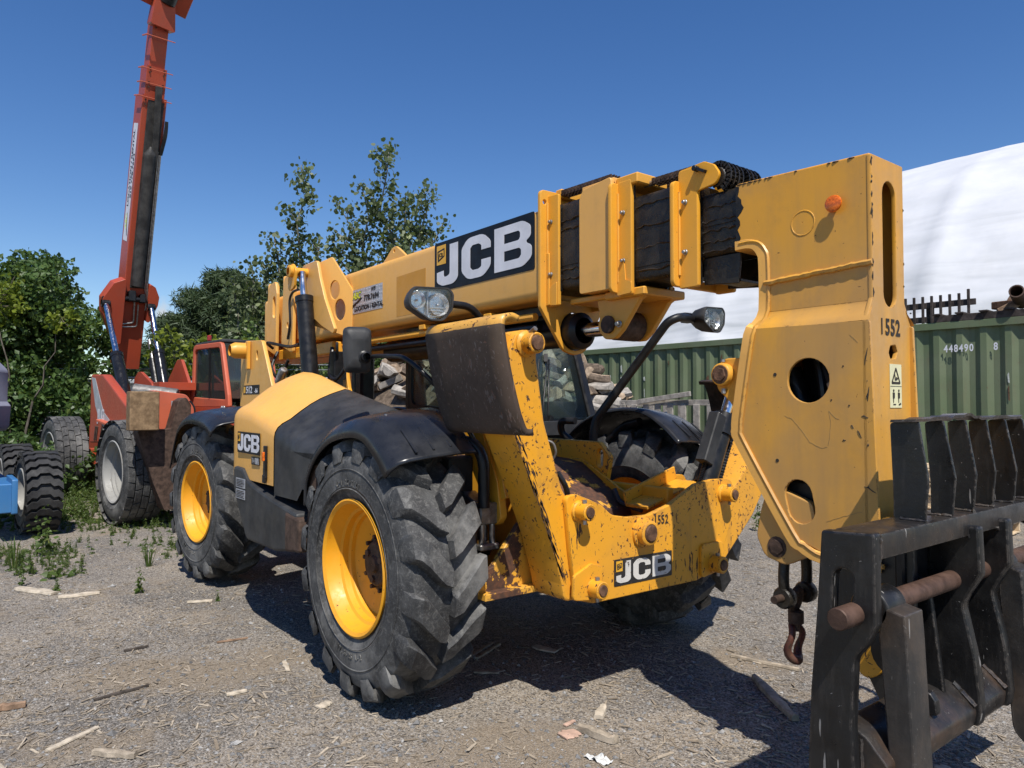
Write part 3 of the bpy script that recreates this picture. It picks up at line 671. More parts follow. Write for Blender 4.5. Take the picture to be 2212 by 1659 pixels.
# lettering on the boom flank
jcb_decal('boom_decal', boom, frame((-.762, -.2115, 2.192), (1, 0, 0), (0, 0, 1)), 1.02, .316)
g = MB(); g.plate([(-1.275, 2.083), (-.878, 2.083), (-.880, 2.373), (-1.277, 2.366)], FXZ(-.2105), .001, bev=0); sub(g, 'decal_ghost', 'deep', boom, 0, smooth=0)
F = frame((-2.03, -.2115, 2.172), (1, 0, 0), (0, 0, 1)); g = MB(); g.plate([(0, 0), (.545, 0), (.545, .186), (0, .186)], F, .0015, bev=0)
for i in range(20):
    for j in range(7): g.plate([(p[0] + .015 + i * .027, p[1] + .014 + j * .0265) for p in ((0, -.005), (.006, 0), (0, .005), (-.006, 0))], F, .0008, bev=0, mi=3, off=.0015)
g.text('ABC', .075, F @ Matrix.Translation((.045, .112, .0022)), 1, sx=1.0, bold=.004, shear=.25, ext=.0006); g.text('ABC', .070, F @ Matrix.Translation((.052, .114, .0034)), 2, sx=1.0, bold=.0015, shear=.25, ext=.0006)
g.plate(rpoly([(.02, .02), (.06, .05), (.20, .10), (.215, .115), (.19, .112), (.05, .07), (.03, .055), (.04, .04), (.015, .035)], .004), F, .001, bev=0, mi=1, off=.0022)
g.text('819', .042, F @ Matrix.Translation((.37, .146, .0022)), 1, sx=1.05, bold=.0018, ext=.0006); g.text('778.7694', .058, F @ Matrix.Translation((.245, .085, .0022)), 1, sx=1.13, bold=.0022, ext=.0006); g.text('LOCATION / RENTAL', .05, F @ Matrix.Translation((.085, .018, .0022)), 1, sx=.98, bold=.0022, ext=.0006)
sub(g, 'rental_plaque', ('decals', 'decalb', 'lime', 'decalw'), boom, 0, smooth=0, fix=False)
g = MB(); g.plate(rpoly([(-1.58, 2.49), (-1.50, 2.535, .05), (-1.40, 2.60, .05), (-1.345, 2.605, .05), (-1.27, 2.56, .05), (-1.18, 2.50), (-1.18, 2.48)], .03), FXZ(-.17), .02, [circ(-1.37, 2.572, .012, 10)]); sub(g, 'lifting_eye', 'faded', boom, 0)
# lift ram clevis at the rear of the boom
for s in (-1, 1):
    g = MB(); g.plate(rpoly([(-2.50, 2.61, .06), (-2.20, 2.61, .05), (-2.14, 2.46, .2), (-2.04, 2.28, .2), (-1.86, 2.04, .01), (-1.88, 2.0), (-2.10, 2.08, .2), (-2.36, 2.20, .2), (-2.55, 2.46, .06)], .03), FXZ(s * .405), .026, (), .004); k_ = sub(g, 'ram_clevis', 'faded', boom, 0)
    g = MB(); F = frame((-2.30, s * .40, 0), (.31, -s * .19, 0), (0, 0, 1)); g.plate(rpoly([(0, 2.10), (.365, 1.985), (.375, 2.36), (.18, 2.64), (.05, 2.60), (0, 2.55)], .02), F, .022, [circ(.205, 2.375, .045, 18, .075), circ(.255, 2.215, .05, 18, .085)], .004); sub(g, 'clevis_web', 'faded', k_, 0)
    g = MB(); g.cyl((-2.40, s * .21, 2.535), (-2.40, s * .52, 2.535), .036, n=16); g.lathe([(.05, .0), (.05, .045), (.03, .05)], (-2.40, s * .525, 2.535), (0, s, 0), 16); g.plate(rpoly([(-2.50, 2.58), (-2.40, 2.60), (-2.32, 2.54), (-2.36, 2.40), (-2.48, 2.38)], .04), FXZ(s * .532), .02); sub(g, 'clevis_pin', 'yellow', k_, 0)
    g = MB(); g.cyl((-2.30, s * .475, 2.285), (-2.08, s * .475, 1.25), .066, n=24); g.lathe([(.066, 0), (.073, .004), (.073, .05), (.045, .06)], (-2.30, s * .475, 2.275), (-.2, 0, .98), 24); lr = P_(g, 'lift_ram', 'black', 0)
    g = MB(); g.cyl((-2.36, s * .475, 2.53), (-2.29, s * .475, 2.25), .028, n=14); g.build('ram_rod', M['chrome'], lr)
# tall stiffener plates at the boom heel
for k, (xa, xb, zt) in enumerate(((-3.62, -3.40, 2.62), (-3.22, -2.98, 2.64))):
    for s in (-1, 1):
        g = MB(); g.plate(rpoly([(xa - .03, 2.0), (xb, 1.92), (xb + .02, 2.5), (xb - .02, zt, .05), (xa + .03, zt - .02, .08), (xa, 2.5)], .03), FXZ(s * .30), .03, [slot(xa + .17, 2.38, .07, .2)] if k == 0 else [slot(xa + .12, 2.18, .035, .05)], .005); sub(g, 'heel_stiffener', 'faded', boom, 0)
        g = MB(); g.plate(rpoly([(.205, 1.98), (.31, 1.98), (.31, zt), (.205, zt)], .02) if s > 0 else rpoly([(-.31, 1.98), (-.205, 1.98), (-.205, zt), (-.31, zt)], .02), FYZ(xa), .02); sub(g, 'heel_web', 'faded', boom, 0)
g = MB(); g.box((-3.1, 0, 1.93), (1.7, .52, .10)); sub(g, 'heel_floor', 'yellow', boom, .01)
# hoses at the heel
def hose(par, pts, r=.014, mat='black', name='hose'):
    g = MB(); g.tube(spline(pts, 6), r, 8); return g.build(name, M[mat], par)
hose(tele, [(-3.3, -.33, 1.95), (-3.25, -.40, 1.80), (-3.1, -.38, 1.70), (-2.95, -.36, 1.86)]); hose(tele, [(-3.4, -.34, 1.99), (-3.3, -.42, 2.03), (-3.0, -.34, 1.98), (-2.7, -.36, 1.98)])
hose(tele, [(-3.05, -.33, 2.05), (-2.98, -.335, 2.2), (-3.0, -.335, 2.38), (-2.93, -.335, 2.45), (-2.80, -.335, 2.46)], .011)
hose(tele, [(-2.2, -.28, 1.9), (-2.12, -.34, 1.72), (-1.95, -.36, 1.66), (-1.86, -.33, 1.74)]); hose(tele, [(-2.25, -.26, 1.93), (-2.2, -.30, 1.62), (-2.0, -.28, 1.45)], .018)
g = MB(); g.box((-2.05, -.30, 1.77), (.10, .10, .22)); g.box((-2.0, -.32, 1.62), (.06, .06, .14)); g.cyl((-1.98, -.34, 1.86), (-1.98, -.34, 1.95), .012, n=8); P_(g, 'valve_block', 'black', .006)
g = MB(); g.lathe([(.001, .0), (.028, .004), (.038, .02), (.038, .16)], (-2.86, -.43, 1.775), (-.75, 0, -.7), 16); P_(g, 'exhaust_tip', 'steel', 0)
g = MB(); g.plate(rpoly([(-2.35, 1.45), (-1.95, 1.45), (-2.05, 1.60), (-2.12, 1.82), (-2.22, 1.82)], .03), FXZ(-.20), .03); P_(g, 'inner_gusset', 'yellow', 0)
g = MB(); g.box((-2.30, .05, 1.58), (.14, .13, .62)); g.cyl((-2.37, .02, 1.3), (-2.37, .02, 1.9), .05, n=14); P_(g, 'intake_stack', 'black', .02)

# ------------------------------------------------------------------ gooseneck head of the boom
jo = [(1.455, 2.372, .0), (2.005, 2.352, .012), (2.012, 1.95), (2.02, 1.84, .03)]
g = MB()
top = rpoly([(1.455, 2.372), (2.004, 2.352), (2.012, 1.83), (1.583, 1.83), (1.583, 2.03, .0), (1.575, 2.075, .0), (1.545, 2.112), (1.505, 2.125), (1.455, 2.125)], 0)
holeF = []
for s in (-1, 1):
    g.plate(top, FXZ(s * .112), .014, [circ(1.75, 2.158, .001, 6)], .002)
    # lower cheek, set out by a joggle between z 1.83 and 1.76
    low = rpoly([(1.555, 1.765), (2.025, 1.755), (2.052, .93, .02), (1.85, .925, .06), (1.74, .965, .10), (1.495, 1.36, .05), (1.505, 1.46)], .01)
    g.plate(low, FXZ(s * .165), .014, [circ(1.795, 1.553, .083, 30), slot(1.757, 1.102, .11, .165, 12, 9)] if s < 0 else (), .002)
    rows = [[Vector((x, s * y, z)) for x in (xa, xb)] for (y, z, xa, xb) in ((.119, 1.83, 1.583, 2.012), (.122, 1.818, 1.582, 2.013), (.150, 1.785, 1.565, 2.020), (.163, 1.772, 1.558, 2.023), (.172, 1.757, 1.553, 2.026))]
    g.grid(rows)
jib = P_(g, 'boom_head', 'jib', 0, smooth=40)
# flange strip round the back edge, a little proud of the cheeks
back = [(1.45, 2.125), (1.505, 2.125), (1.545, 2.112), (1.572, 2.078), (1.583, 2.03), (1.583, 1.84), (1.562, 1.775), (1.548, 1.74), (1.500, 1.46), (1.490, 1.365), (1.51, 1.31), (1.715, .985), (1.76, .945), (1.845, .912), (2.045, .915)]
bw = [.118, .118, .118, .118, .120, .122, .150, .176, .178, .178, .178, .178, .178, .178, .178]
pb = spline([(x, 0, z) for x, z in back], 3); wb = []
for i in range(len(back) - 1):
    for k in range(3): wb.append(bw[i] + (bw[i + 1] - bw[i]) * k / 3)
wb.append(bw[-1]); g = MB(); rows = []
for i, p in enumerate(pb):
    a = pb[max(i - 1, 0)]; b = pb[min(i + 1, len(pb) - 1)]; t = (b - a).normalized(); n = Vector((t.z, 0, -t.x)); w = wb[i]
    rows.append([p + n * d + Vector((0, y, 0)) for d, y in ((.026, -w + .003), (.023, -w - .003), (-.012, -w - .003), (-.016, -w + .003), (-.016, w - .003), (-.012, w + .003), (.023, w + .003), (.026, w - .003))])
g.grid(rows, closed=True); g.ngon(rows[0]); g.ngon(rows[-1]); sub(g, 'edge_flange', 'faded', jib, 0, smooth=30)
g = MB(); zt = rows
g.tube([p + Vector((0, -wb[i] + .002, 0)) + Vector((.018, 0, .0)) for i, p in enumerate(pb)], .009, 6)
rr = random.Random(2); g.tube([(1.585 + .43 * i / 30, -.124, 1.945 + .022 * i / 30 + rr.uniform(-.0015, .0015)) for i in range(31)], .01, 6, radii=[rr.uniform(.008, .0125) for _ in range(31)])
sub(g, 'weld_bead', 'jib', jib, 0)
g = MB(); g.box((1.73, 0, 2.362), (.55, .225, .014), Matrix.Rotation(radians(2.1), 3, 'Y')); sub(g, 'head_top', 'jib', jib, .004)
# front plate with its long slot
fo = rpoly([(-.122, 2.352), (.122, 2.352), (.122, 1.84), (.172, 1.755), (.172, .93), (-.172, .93), (-.172, 1.755), (-.122, 1.84)], .006)
g = MB(); g.plate(fo, FYZ(2.006), .016, [slot(.01, 2.045, .10, .46), rpoly([(.005, 1.628), (.045, 1.632), (.06, 1.655), (.045, 1.68), (.005, 1.676), (-.008, 1.65)], .008)], .003); fpl = sub(g, 'front_plate', 'jib', jib, 0)
g = MB(); F = frame((2.0155, -.035, 1.715), (0, 1, 0), (0, 0, 1)); g.text('552', .082, F, 0, sx=.86, bold=.002, ext=.0006, spacing=1.12); g.text('1', .082, F @ Matrix.Translation((-.042, 0, 0)), 0, sx=.8, bold=.001, ext=.0006)
sub(g, 'stencil_number', 'stencil', fpl, 0, smooth=0, fix=False)
g = MB(); F = frame((2.0155, 0.0, 1.452), (0, 1, 0), (0, 0, 1)); g.plate([(-.008, 0), (.082, 0), (.082, .158), (-.008, .158)], F, .0015, bev=0)
for q in (rpoly([(0, .086), (.074, .086), (.037, .150)], .006),): g.plate(q, F, .001, [rpoly([(.012, .094), (.062, .094), (.037, .136)], .003)], 0, 1, off=.0015)
g.plate([(.028, .100), (.034, .098), (.040, .112), (.052, .108), (.05, .102), (.036, .10), (.030, .122), (.026, .12)], F, .001, bev=0, mi=1, off=.0015)
g.plate([(-.006, .0775), (.080, .0775), (.080, .0785), (-.006, .0785)], F, .001, bev=0, mi=1, off=.0015)
for xx in (.018, .058):
    g.plate(circ(xx, .062, .005, 10), F, .001, bev=0, mi=1, off=.0015); g.plate([(xx - .007, .034), (xx + .007, .034), (xx + .008, .055), (xx - .008, .055)], F, .001, bev=0, mi=1, off=.0015); g.plate([(xx - .004, .018), (xx, .018), (xx, .034), (xx - .005, .034)], F, .001, bev=0, mi=1, off=.0015)
g.plate([(.014, .010), (.034, .010), (.034, .014), (.014, .014)], F, .001, bev=0, mi=1, off=.0015); g.plate([(.056, .008), (.074, .012), (.072, .018), (.056, .013)], F, .001, bev=0, mi=1, off=.0015)
sub(g, 'warning_label', ('cream', 'stencil'), fpl, 0, smooth=0, fix=False)
# round embossed boss, reflector, pin ears
g = MB(); g.lathe([(.044, .0), (.046, .0015), (.048, .0015), (.050, 0)], (1.752, -.1192, 2.156), (0, -1, 0), 30); sub(g, 'weld_ring', 'jib', jib, 0)
g = MB(); g.lathe([(.001, .030), (.024, .0295), (.030, .027), (.032, .021), (.031, .019), (.014, .018), (.012, .0)], (1.885, -.119, 2.197), (0, -1, 0), 26); sub(g, 'reflector', 'amber', jib, 0)
for s in (-1, 1):
    g = MB(); g.plate(rpoly([(1.53, 1.70), (1.495, 1.655, .05), (1.40, 1.655, .06), (1.355, 1.60, .06), (1.375, 1.525, .05), (1.44, 1.47, .10), (1.475, 1.39, .06), (1.515, 1.30)], .02), FXZ(s * .125), .034, (), .005); e_ = sub(g, 'pin_ear', 'yellow', jib, 0)
    g = MB(); g.lathe([(.047, -.02), (.047, .032), (.040, .035), (.030, .035)], (1.410, s * .14, 1.588), (0, s, 0), 22); sub(g, 'pin_boss', 'yellow', e_, .002)
    bolt((1.41, s * .172, 1.588), e_, (0, s, 0), .03, .012, 'pin', 'rust'); g = MB(); g.cyl((1.414, s * .155, 1.53), (1.414, s * .155, 1.51), .010, n=6); g.cyl((1.412, s * .155, 1.64), (1.412, s * .155, 1.65), .010, n=6); sub(g, 'keeper_bolt', 'steel', e_, 0)
    g = MB(); g.plate(rpoly([(1.62, 1.16), (1.585, 1.05, .06), (1.565, .95, .06), (1.60, .875, .05), (1.69, .852, .06), (1.78, .90, .05), (1.83, .95), (1.80, 1.1)], .03), FXZ(s * .145), .034, (), .005); e2 = sub(g, 'lower_ear', 'jib', jib, 0)
    bolt((1.655, s * .162, .918), e2, (0, s, 0), .03, .008, 'pin', 'brown')
g = MB(); g.cyl((1.655, -.16, .918), (1.655, .16, .918), .03, n=16); g.cyl((1.41, -.14, 1.588), (1.41, .14, 1.588), .03, n=16); sub(g, 'head_pin', 'brown', jib, 0)
g = MB(); g.cyl((1.62, .0, 1.60), (1.80, 0, 1.10), .045, n=14); g.cyl((1.80, 0, 1.1), (1.98, 0, .80), .028, n=12); sub(g, 'tilt_ram', 'black', jib, 0)
g = MB(); g.box((1.80, .03, 1.08), (.30, .20, .30)); g.box((1.84, .06, 1.5), (.22, .14, .5)); g.box((1.70, .09, 1.5), (.14, .08, .5)); g.box((1.757, -.09, 1.09), (.20, .05, .20)); sub(g, 'shade_filler', 'black', jib, .03)  # black boxes filling the hollow head, standing in for shade behind its holes
for k, yy in enumerate((-.04, -.01, .03)): hose(jib, [(1.74 + .03 * k, yy, 1.95), (1.75 + .03 * k, yy, 1.7), (1.79 + .02 * k, yy - .02, 1.52), (1.80 + .02 * k, yy, 1.2), (1.86, yy, 1.0)], .016)
for dx, dy in ((.01, -.07), (.055, -.09)):
    hose(jib, [(1.79 + dx, dy + .05, 1.75), (1.80 + dx, dy, 1.62), (1.835 + dx, dy - .02, 1.54)], .015); g = MB(); g.cyl((1.83 + dx, dy - .02, 1.545), (1.85 + dx, dy - .025, 1.50), .017, n=6); sub(g, 'hose_fitting', 'steel', jib, 0)
for x, z_ in ((1.661, 1.579), (1.667, 1.25), (1.93, 1.60), (1.95, 1.46), (1.885, 1.48)):
    g = MB(); g.cyl((x, -.1715, z_), (x, -.1735, z_), .007 if x < 1.7 else .003, n=10); sub(g, 'drill_hole', 'stencil', jib, 0)
rr = random.Random(9); sm = [(1.4555, 2.368)] + [(1.462 + rr.uniform(.0, .022) + (.02 if k in (4, 5) else 0), 2.36 - .228 * k / 13) for k in range(14)] + [(1.4555, 2.13)]
g = MB(); g.plate(sm, FXZ(-.1196), .0012, bev=0); sub(g, 'grease_smear', 'grease', jib, 0, smooth=0)
# scratches down to bare metal on the cheek
rr = random.Random(6); g = MB()
for path in ([(1.70, 1.42), (1.73, 1.41), (1.775, 1.36), (1.80, 1.325), (1.845, 1.305), (1.87, 1.31)], [(1.875, 1.44), (1.882, 1.40), (1.876, 1.34), (1.87, 1.315)], [(1.875, 1.44), (1.90, 1.415), (1.915, 1.41)], [(1.86, 1.04), (1.93, 1.07), (2.0, 1.095)], [(1.955, 1.71), (1.975, 1.69), (1.985, 1.68)]):
    p2 = []
    for (a, b), (c, d) in zip(path, path[1:]):
        for k in range(8): p2.append(Vector((a + (c - a) * k / 8, -.1722, b + (d - b) * k / 8 + rr.uniform(-.0015, .0015))))
    g.tube(p2, .0008, 4)
tag(sub(g, 'scratch', 'scratchc', jib, 0), kind='stuff')
g = MB()
for x, z_, ln, a in ((1.985, 1.36, .03, -60), (2.005, 1.42, .024, -10), (2.02, 1.17, .045, -25), (1.96, 1.385, .014, -40), (2.012, 1.63, .06, 80), (2.018, 1.50, .05, 84), (1.93, 1.335, .014, 20)):
    d = Vector((cos(radians(a)), 0, sin(radians(a)))) * ln / 2; p = Vector((x, -.1722, z_)); g.tube([p - d, p - d * .3 + Vector((0, 0, .004)), p + d * .4, p + d], .002, 5, radii=[.0008, .0024, .002, .0008])
tag(sub(g, 'paint_chip', 'stencil', jib, 0), kind='stuff')
rr = random.Random(12); g = MB()
for k in range(46):                                                   # chipped plate edges of the head
    z_ = rr.uniform(1.0, 2.34); ed = rr.choice((0, 0, 1)); yb = (.122 if z_ > 1.84 else .172)
    p = Vector((2.0145, -yb + .003, z_)) if ed == 0 else Vector((2.0145, yb - .004, z_)); L_ = rr.uniform(.006, .035)
    g.tube([p - Vector((0, 0, L_ / 2)), p + Vector((0, rr.uniform(-.003, .003), 0)), p + Vector((0, 0, L_ / 2))], .003, 5, radii=[.001, rr.uniform(.002, .0045), .001])
for k in range(12):
    x = rr.uniform(1.46, 1.62) if k < 8 else rr.uniform(1.62, 2.0); g.tube([(x, -.119, 2.372 - (x - 1.455) * .036), (x + .008, -.1195, 2.371 - (x - 1.455) * .036), (x + rr.uniform(.012, .03), -.119, 2.3715 - (x - 1.455) * .036)], .003, 5, radii=[.001, .0035, .001])
tag(sub(g, 'edge_wear', 'stencil', jib, 0), kind='stuff')
# ------------------------------------------------------------------ front stabiliser frame
fo = [(-.505, 1.055, .05), (-.44, 1.06, .06), (-.36, 1.03, .1), (-.285, 1.0, .1), (-.215, .945, .1), (-.10, .925, .1), (.04, .922, .1), (.20, .96, .15), (.41, 1.05, .1), (.55, 1.065, .05), (.70, 1.06, .05), (.742, .995, .04), (.715, .86, .04), (.60, .60, .06), (.41, .55, .02), (-.34, .555, .04), (-.44, .585, .05), (-.475, .80, .05)]
g = MB(); g.plate(rpoly(fo, .02), FYZ(.815), .03, (), .004); fp = P_(g, 'front_plate', 'worn', 0)
fo2 = [(y, z_ - (.20 if -.33 < y < .42 and z_ > .88 else 0), *q) for y, z_, *q in fo]
g = MB(); g.plate(rpoly(fo2, .02), FYZ(.50), .03, (), .004); P_(g, 'rear_stabiliser_plate', 'worn', 0)
# floor and cross beams between the two plates
g = MB(); g.box((.66, 0, .60), (.32, .78, .03)); P_(g, 'cross_beam', 'worn', .004)
g = MB(); g.bar((.60, .20, .925), (.60, .62, 1.03), .16, .02, (0, 0, 1)); g.bar((.515, .20, .96), (.515, .62, 1.075), .014, .075, (0, 0, 1)); P_(g, 'side_channel', 'worn', .004)
g = MB(); g.bar((.66, -.22, .78), (.66, .16, .78), .30, .014, (0, 0, 1)); P_(g, 'well_floor', 'bootm', .003)
def boss(y, z_, r, plate=None, L=.075):
    g = MB()
    if plate: g.plate(plate, FYZ(.836), .018, (), .004)
    g.lathe([(r * 1.25, 0), (r * 1.2, .01), (r, .016), (r, L), (r * .86, L + .004), (r * .66, L + .002)], (.83, y, z_), (1, 0, 0), 22); b_ = sub(g, 'pin_boss', 'worn', fp, 0, smooth=30)
    g = MB(); g.lathe([(.001, .008), (r * .6, .007), (r * .68, .0), (r * .68, -.02)], (.83 + L + .002, y, z_), (1, 0, 0), 14); sub(g, 'pin', 'rust', b_, 0)
    g = MB(); g.cyl((.87, y, z_ + r), (.87, y, z_ + r + .014), .011, n=6); sub(g, 'keeper_bolt', 'steel', b_, 0)
    g = MB(); g.cyl((.87, y, z_ - r), (.87, y, z_ - r - .018), .009, n=6); sub(g, 'keeper_bolt', 'steel', b_, 0)
boss(-.43, .985, .038); boss(.635, .985, .040)
boss(-.352, .63, .040, rpoly([(-.475, .59), (-.285, .565), (-.295, .72), (-.36, .742), (-.47, .70)], .025)); boss(.53, .625, .044, rpoly([(.43, .555), (.615, .60), (.62, .71), (.60, .735), (.43, .735)], .03))
g = MB(); g.lathe([(.075, 0), (.074, .012), (.060, .016), (.060, .05), (.052, .055), (.045, .055)], (.83, -.005, .845), (1, 0, 0), 26); c_ = sub(g, 'centre_boss', 'worn', fp, 0); g = MB(); g.lathe([(.001, .012), (.036, .011), (.043, .004), (.043, -.03)], (.882, -.005, .845), (1, 0, 0), 20); sub(g, 'centre_pin', 'rust', c_, 0)
jcb_decal('front_decal', fp, frame((.8315, -.205, .610), (0, 1, -.008), (0, 0, 1)), .412, .125, [M['worndecb'], M['worndecw'], M['decaly']])
g = MB(); F = frame((.8315, .075, .873), (0, 1, -.02), (0, 0, 1)); g.text('1552', .062, F, 0, sx=.80, bold=.0012, ext=.0006, spacing=1.12); sub(g, 'stencil_number', 'stencil', fp, 0, smooth=0, fix=False)
# stabilisers: near one folded up, far one half way
def stabiliser(s, piv, ang, name):
    """leg along its own axis u from the pivot, in the YZ plane; w across it"""
    e = bpy.data.objects.new(name, None); COL.objects.link(e); e.parent = tele; e.empty_display_size = .1
    def pt(x, u, w):
        a = radians(ang); return Vector((x, piv[0] + s * (u * cos(a) - w * sin(a)), piv[1] + u * sin(a) + w * cos(a)))
    a = radians(ang); uu = Vector((0, s * cos(a), sin(a))); ww = Vector((0, -s * sin(a), cos(a)))
    F = lambda x: Matrix(((0, 0, 1, x), (uu.y, ww.y, 0, piv[0]), (uu.z, ww.z, 0, piv[1]), (0, 0, 0, 1)))
    leg = rpoly([(-.07, -.05, .05), (.02, -.12, .06), (.45, -.155, .2), (.95, -.10, .1), (1.13, -.03, .05), (1.17, .055, .06), (1.08, .10, .06), (.55, .085, .2), (.1, .09, .05), (-.05, .07, .05)], .03)
    g = MB(); g.plate(leg, F(.655), .27, (), .008); l_ = g.build('leg', M['worn'], e, smooth=35)
    g = MB(); p0 = pt(.80, 1.095, .04); g.lathe([(.06, -.03), (.058, .01), (.048, .02), (.048, .075), (.040, .078), (.034, .075)], p0, (1, 0, 0), 22); g.build('top_boss', M['worn'], e, smooth=30)
    g = MB(); g.lathe([(.001, .01), (.030, .008), (.034, 0), (.034, -.02)], p0 + Vector((.078, 0, 0)), (1, 0, 0), 16); g.build('top_pin', M['rust'], e)
    return e, pt, p0
e1 = bpy.data.objects.new('stabiliser', None); COL.objects.link(e1); e1.parent = tele; e1.empty_display_size = .1
g = MB(); g.plate(rpoly([(-.34, .575, .04), (-.40, .95), (-.50, 1.084, .1), (-.605, 1.388, .1), (-.648, 1.66, .03), (-.645, 1.74, .05), (-.70, 1.795, .05), (-.765, 1.775, .05), (-.80, 1.70, .04), (-.79, 1.36, .15), (-.64, 1.04, .1), (-.565, .86, .1), (-.505, .66, .03), (-.49, .58, .04)], .02), FYZ(.69), .22, (), .010); g.build('leg', M['worn'], e1, smooth=35)
p0 = Vector((.80, -.705, 1.728)); g = MB(); g.lathe([(.062, -.03), (.060, .006), (.046, .016), (.046, .070), (.040, .074), (.034, .072)], p0, (1, 0, 0), 22); g.build('top_boss', M['worn'], e1, smooth=30)
g = MB(); g.lathe([(.001, .01), (.030, .008), (.034, 0), (.034, -.02)], p0 + Vector((.073, 0, 0)), (1, 0, 0), 16); g.build('top_pin', M['rust'], e1)
g = MB(); g.cyl((.83, -.705, 1.775), (.86, -.705, 1.79), .012, n=6); g.build('keeper_bolt', M['steel'], e1)
rr = random.Random(17); g = MB()
for k in range(120):                                                 # scraped edge of the leg
    t = rr.random() ** .8; y0 = -.785 + .285 * t + rr.gauss(.012, .014); z0 = 1.36 - .68 * t; L_ = rr.uniform(.008, .045) * rr.uniform(.5, 1.3); p = Vector((.8008, y0, z0)); d = Vector((0, .40, -.92)) * L_
    if y0 < -.78 + .285 * t: p = Vector((.8008, -.785 + .285 * t + .004, z0))
    w = rr.uniform(.0015, .006); g.add([p - d - Vector((0, w * .2, 0)), p - Vector((0, w, 0)), p + d, p + Vector((0, w, 0))], [(0, 1, 2, 3)])
tag(g.build('scrape', M['brown'], e1, smooth=0), kind='stuff')
# ground pad of the near leg: a curved-lipped plate standing outside it
prof = [(-.865, 1.812), (-.90, 1.822), (-.933, 1.812), (-.948, 1.785), (-.942, 1.73), (-.915, 1.60), (-.872, 1.45), (-.846, 1.385), (-.832, 1.36), (-.812, 1.348), (-.79, 1.352)]
pp = spline([(0, y, z) for y, z in prof], 3); g = MB(); rows = [[Vector((.375 + .575 * i / 6, p.y + .004 * sin(i), p.z)) for i in range(7)] for p in pp]
g.grid(rows); g.m = [1 if (f // 6) < 9 else 0 for f in range(len(g.m))]; pad = g.build('pad', [M['padst'], M['padpaint']], e1, smooth=50, solid=.024)
g = MB()
for x in (.50, .76): g.plate(rpoly([(-.83, 1.42), (-.905, 1.78), (-.83, 1.78), (-.76, 1.76), (-.70, 1.68), (-.78, 1.44)], .03), FYZ(x), .025)
g.build('pad_bracket', M['worn'], e1)
# stabiliser rams
def stab_ram(e, lo, hi, rb=.045, far=False):
    lo, hi = Vector(lo), Vector(hi); d = (hi - lo); mid_ = lo + d * (.62 if not far else .62)
    g = MB(); g.cyl(lo, mid_, rb, n=20); g.lathe([(rb, 0), (rb * 1.22, .002), (rb * 1.22, .018), (rb * .7, .03)], mid_, d.normalized(), 20); g.build('ram', M['black'], e, smooth=30)
    g = MB(); g.cyl(mid_, hi, rb * .55, n=14); g.build('ram_rod', M['chrome'], e)
stab_ram(e1, (.66, -.425, .99), (.66, -.66, 1.68), .042)
g = MB(); g.tube(bend([(.68, -.50, 1.30), (.71, -.475, 1.29), (.71, -.455, 1.24), (.68, -.465, 1.19)], .02), .006, 8); g.build('ram_pipe', M['galvd'], e1)
hose(e1, [(.71, -.45, 1.15), (.73, -.415, 1.08), (.72, -.39, 1.0), (.68, -.36, .94)], .013)
e2, pt2, p2_ = stabiliser(1, (.53, .625), 44, 'stabiliser')
g = MB(); q = [pt2(0, u, w) for u, w in ((.98, -.22), (1.0, -.24), (1.10, -.2), (1.24, .06), (1.26, .16), (1.22, .19))]
rows = [[Vector((.18 + .60 * i / 4, p.y, p.z)) for i in range(5)] for p in spline(q, 3)]; g.grid(rows); g.build('pad', M['brown'], e2, smooth=50, solid=.022)
g = MB(); a, b = Vector((.70, .635, .99)), Vector((.70, .965, 1.66)); d = b - a
g.cyl(a + d * .05, a + d * .62, .062, n=24); g.lathe([(.062, 0), (.075, .002), (.075, .014), (.05, .024)], a + d * .45, d.normalized(), 22); g.build('ram', M['black'], e2)
g = MB(); g.cyl(a + d * .6, b, .03, n=14); g.build('ram_rod', M['chrome'], e2)
g = MB(); u_ = d.normalized(); g.bar(a + d * .20 + Vector((.02, -.085, .02)), a + d * .60 + Vector((.02, -.085, .02)), .08, .07, (1, 0, 0)); g.build('valve_cover', M['plastic'], e2, bev=.006)
for o_, L_ in ((Vector((.02, -.095, -.02)), .16), (Vector((.02, .085, -.03)), .30)):
    pts = [a + d * .06 + o_ + u_ * L_ * i / 34 for i in range(35)]; g = MB(); g.tube(pts, .012, 8, radii=[.014 if i % 2 else .0105 for i in range(35)]); g.build('coiled_hose', M['black'], e2); g = MB(); g.cyl(pts[-1], pts[-1] + u_ * .05, .013, n=8); g.build('hose_fitting', M['steel'], e2)

# ------------------------------------------------------------------ front chassis tower between wheel and leg
g = MB(); g.plate(rpoly([(.02, 1.34), (.34, 1.34), (.47, 1.10), (.50, .93, .04), (.45, .88, .03), (.37, 1.0, .03), (.34, 1.03), (.16, 1.27), (.02, 1.30)], .01), FXZ(-.60), .04); g.plate(rpoly([(.0, 1.36), (.36, 1.36), (.62, .60), (-.1, .60), (-.1, 1.0)], .02), FXZ(-.40), .03)
g.bar((.34, -.60, 1.33), (.45, -.60, 1.0), .16, .02, (0, 1, 0)); g.box((.36, -.5, 1.2), (.02, .2, .28)); P_(g, 'chassis_tower', 'yellow', .004)
g = MB(); g.plate(rpoly([(-.80, .60), (-.46, .58), (-.44, .96), (-.55, .90), (-.70, .72), (-.80, .69)], .015), FYZ(.53), .03); g.plate(rpoly([(.2, .58), (.53, .58), (.53, .90), (.2, .70)], .02), FXZ(-.47), .025); g.box((.45, -.62, .60), (.30, .32, .03)); P_(g, 'axle_guard', 'peel', .004)
g = MB(); g.box((.42, -.665, .95), (.10, .10, .10)); 
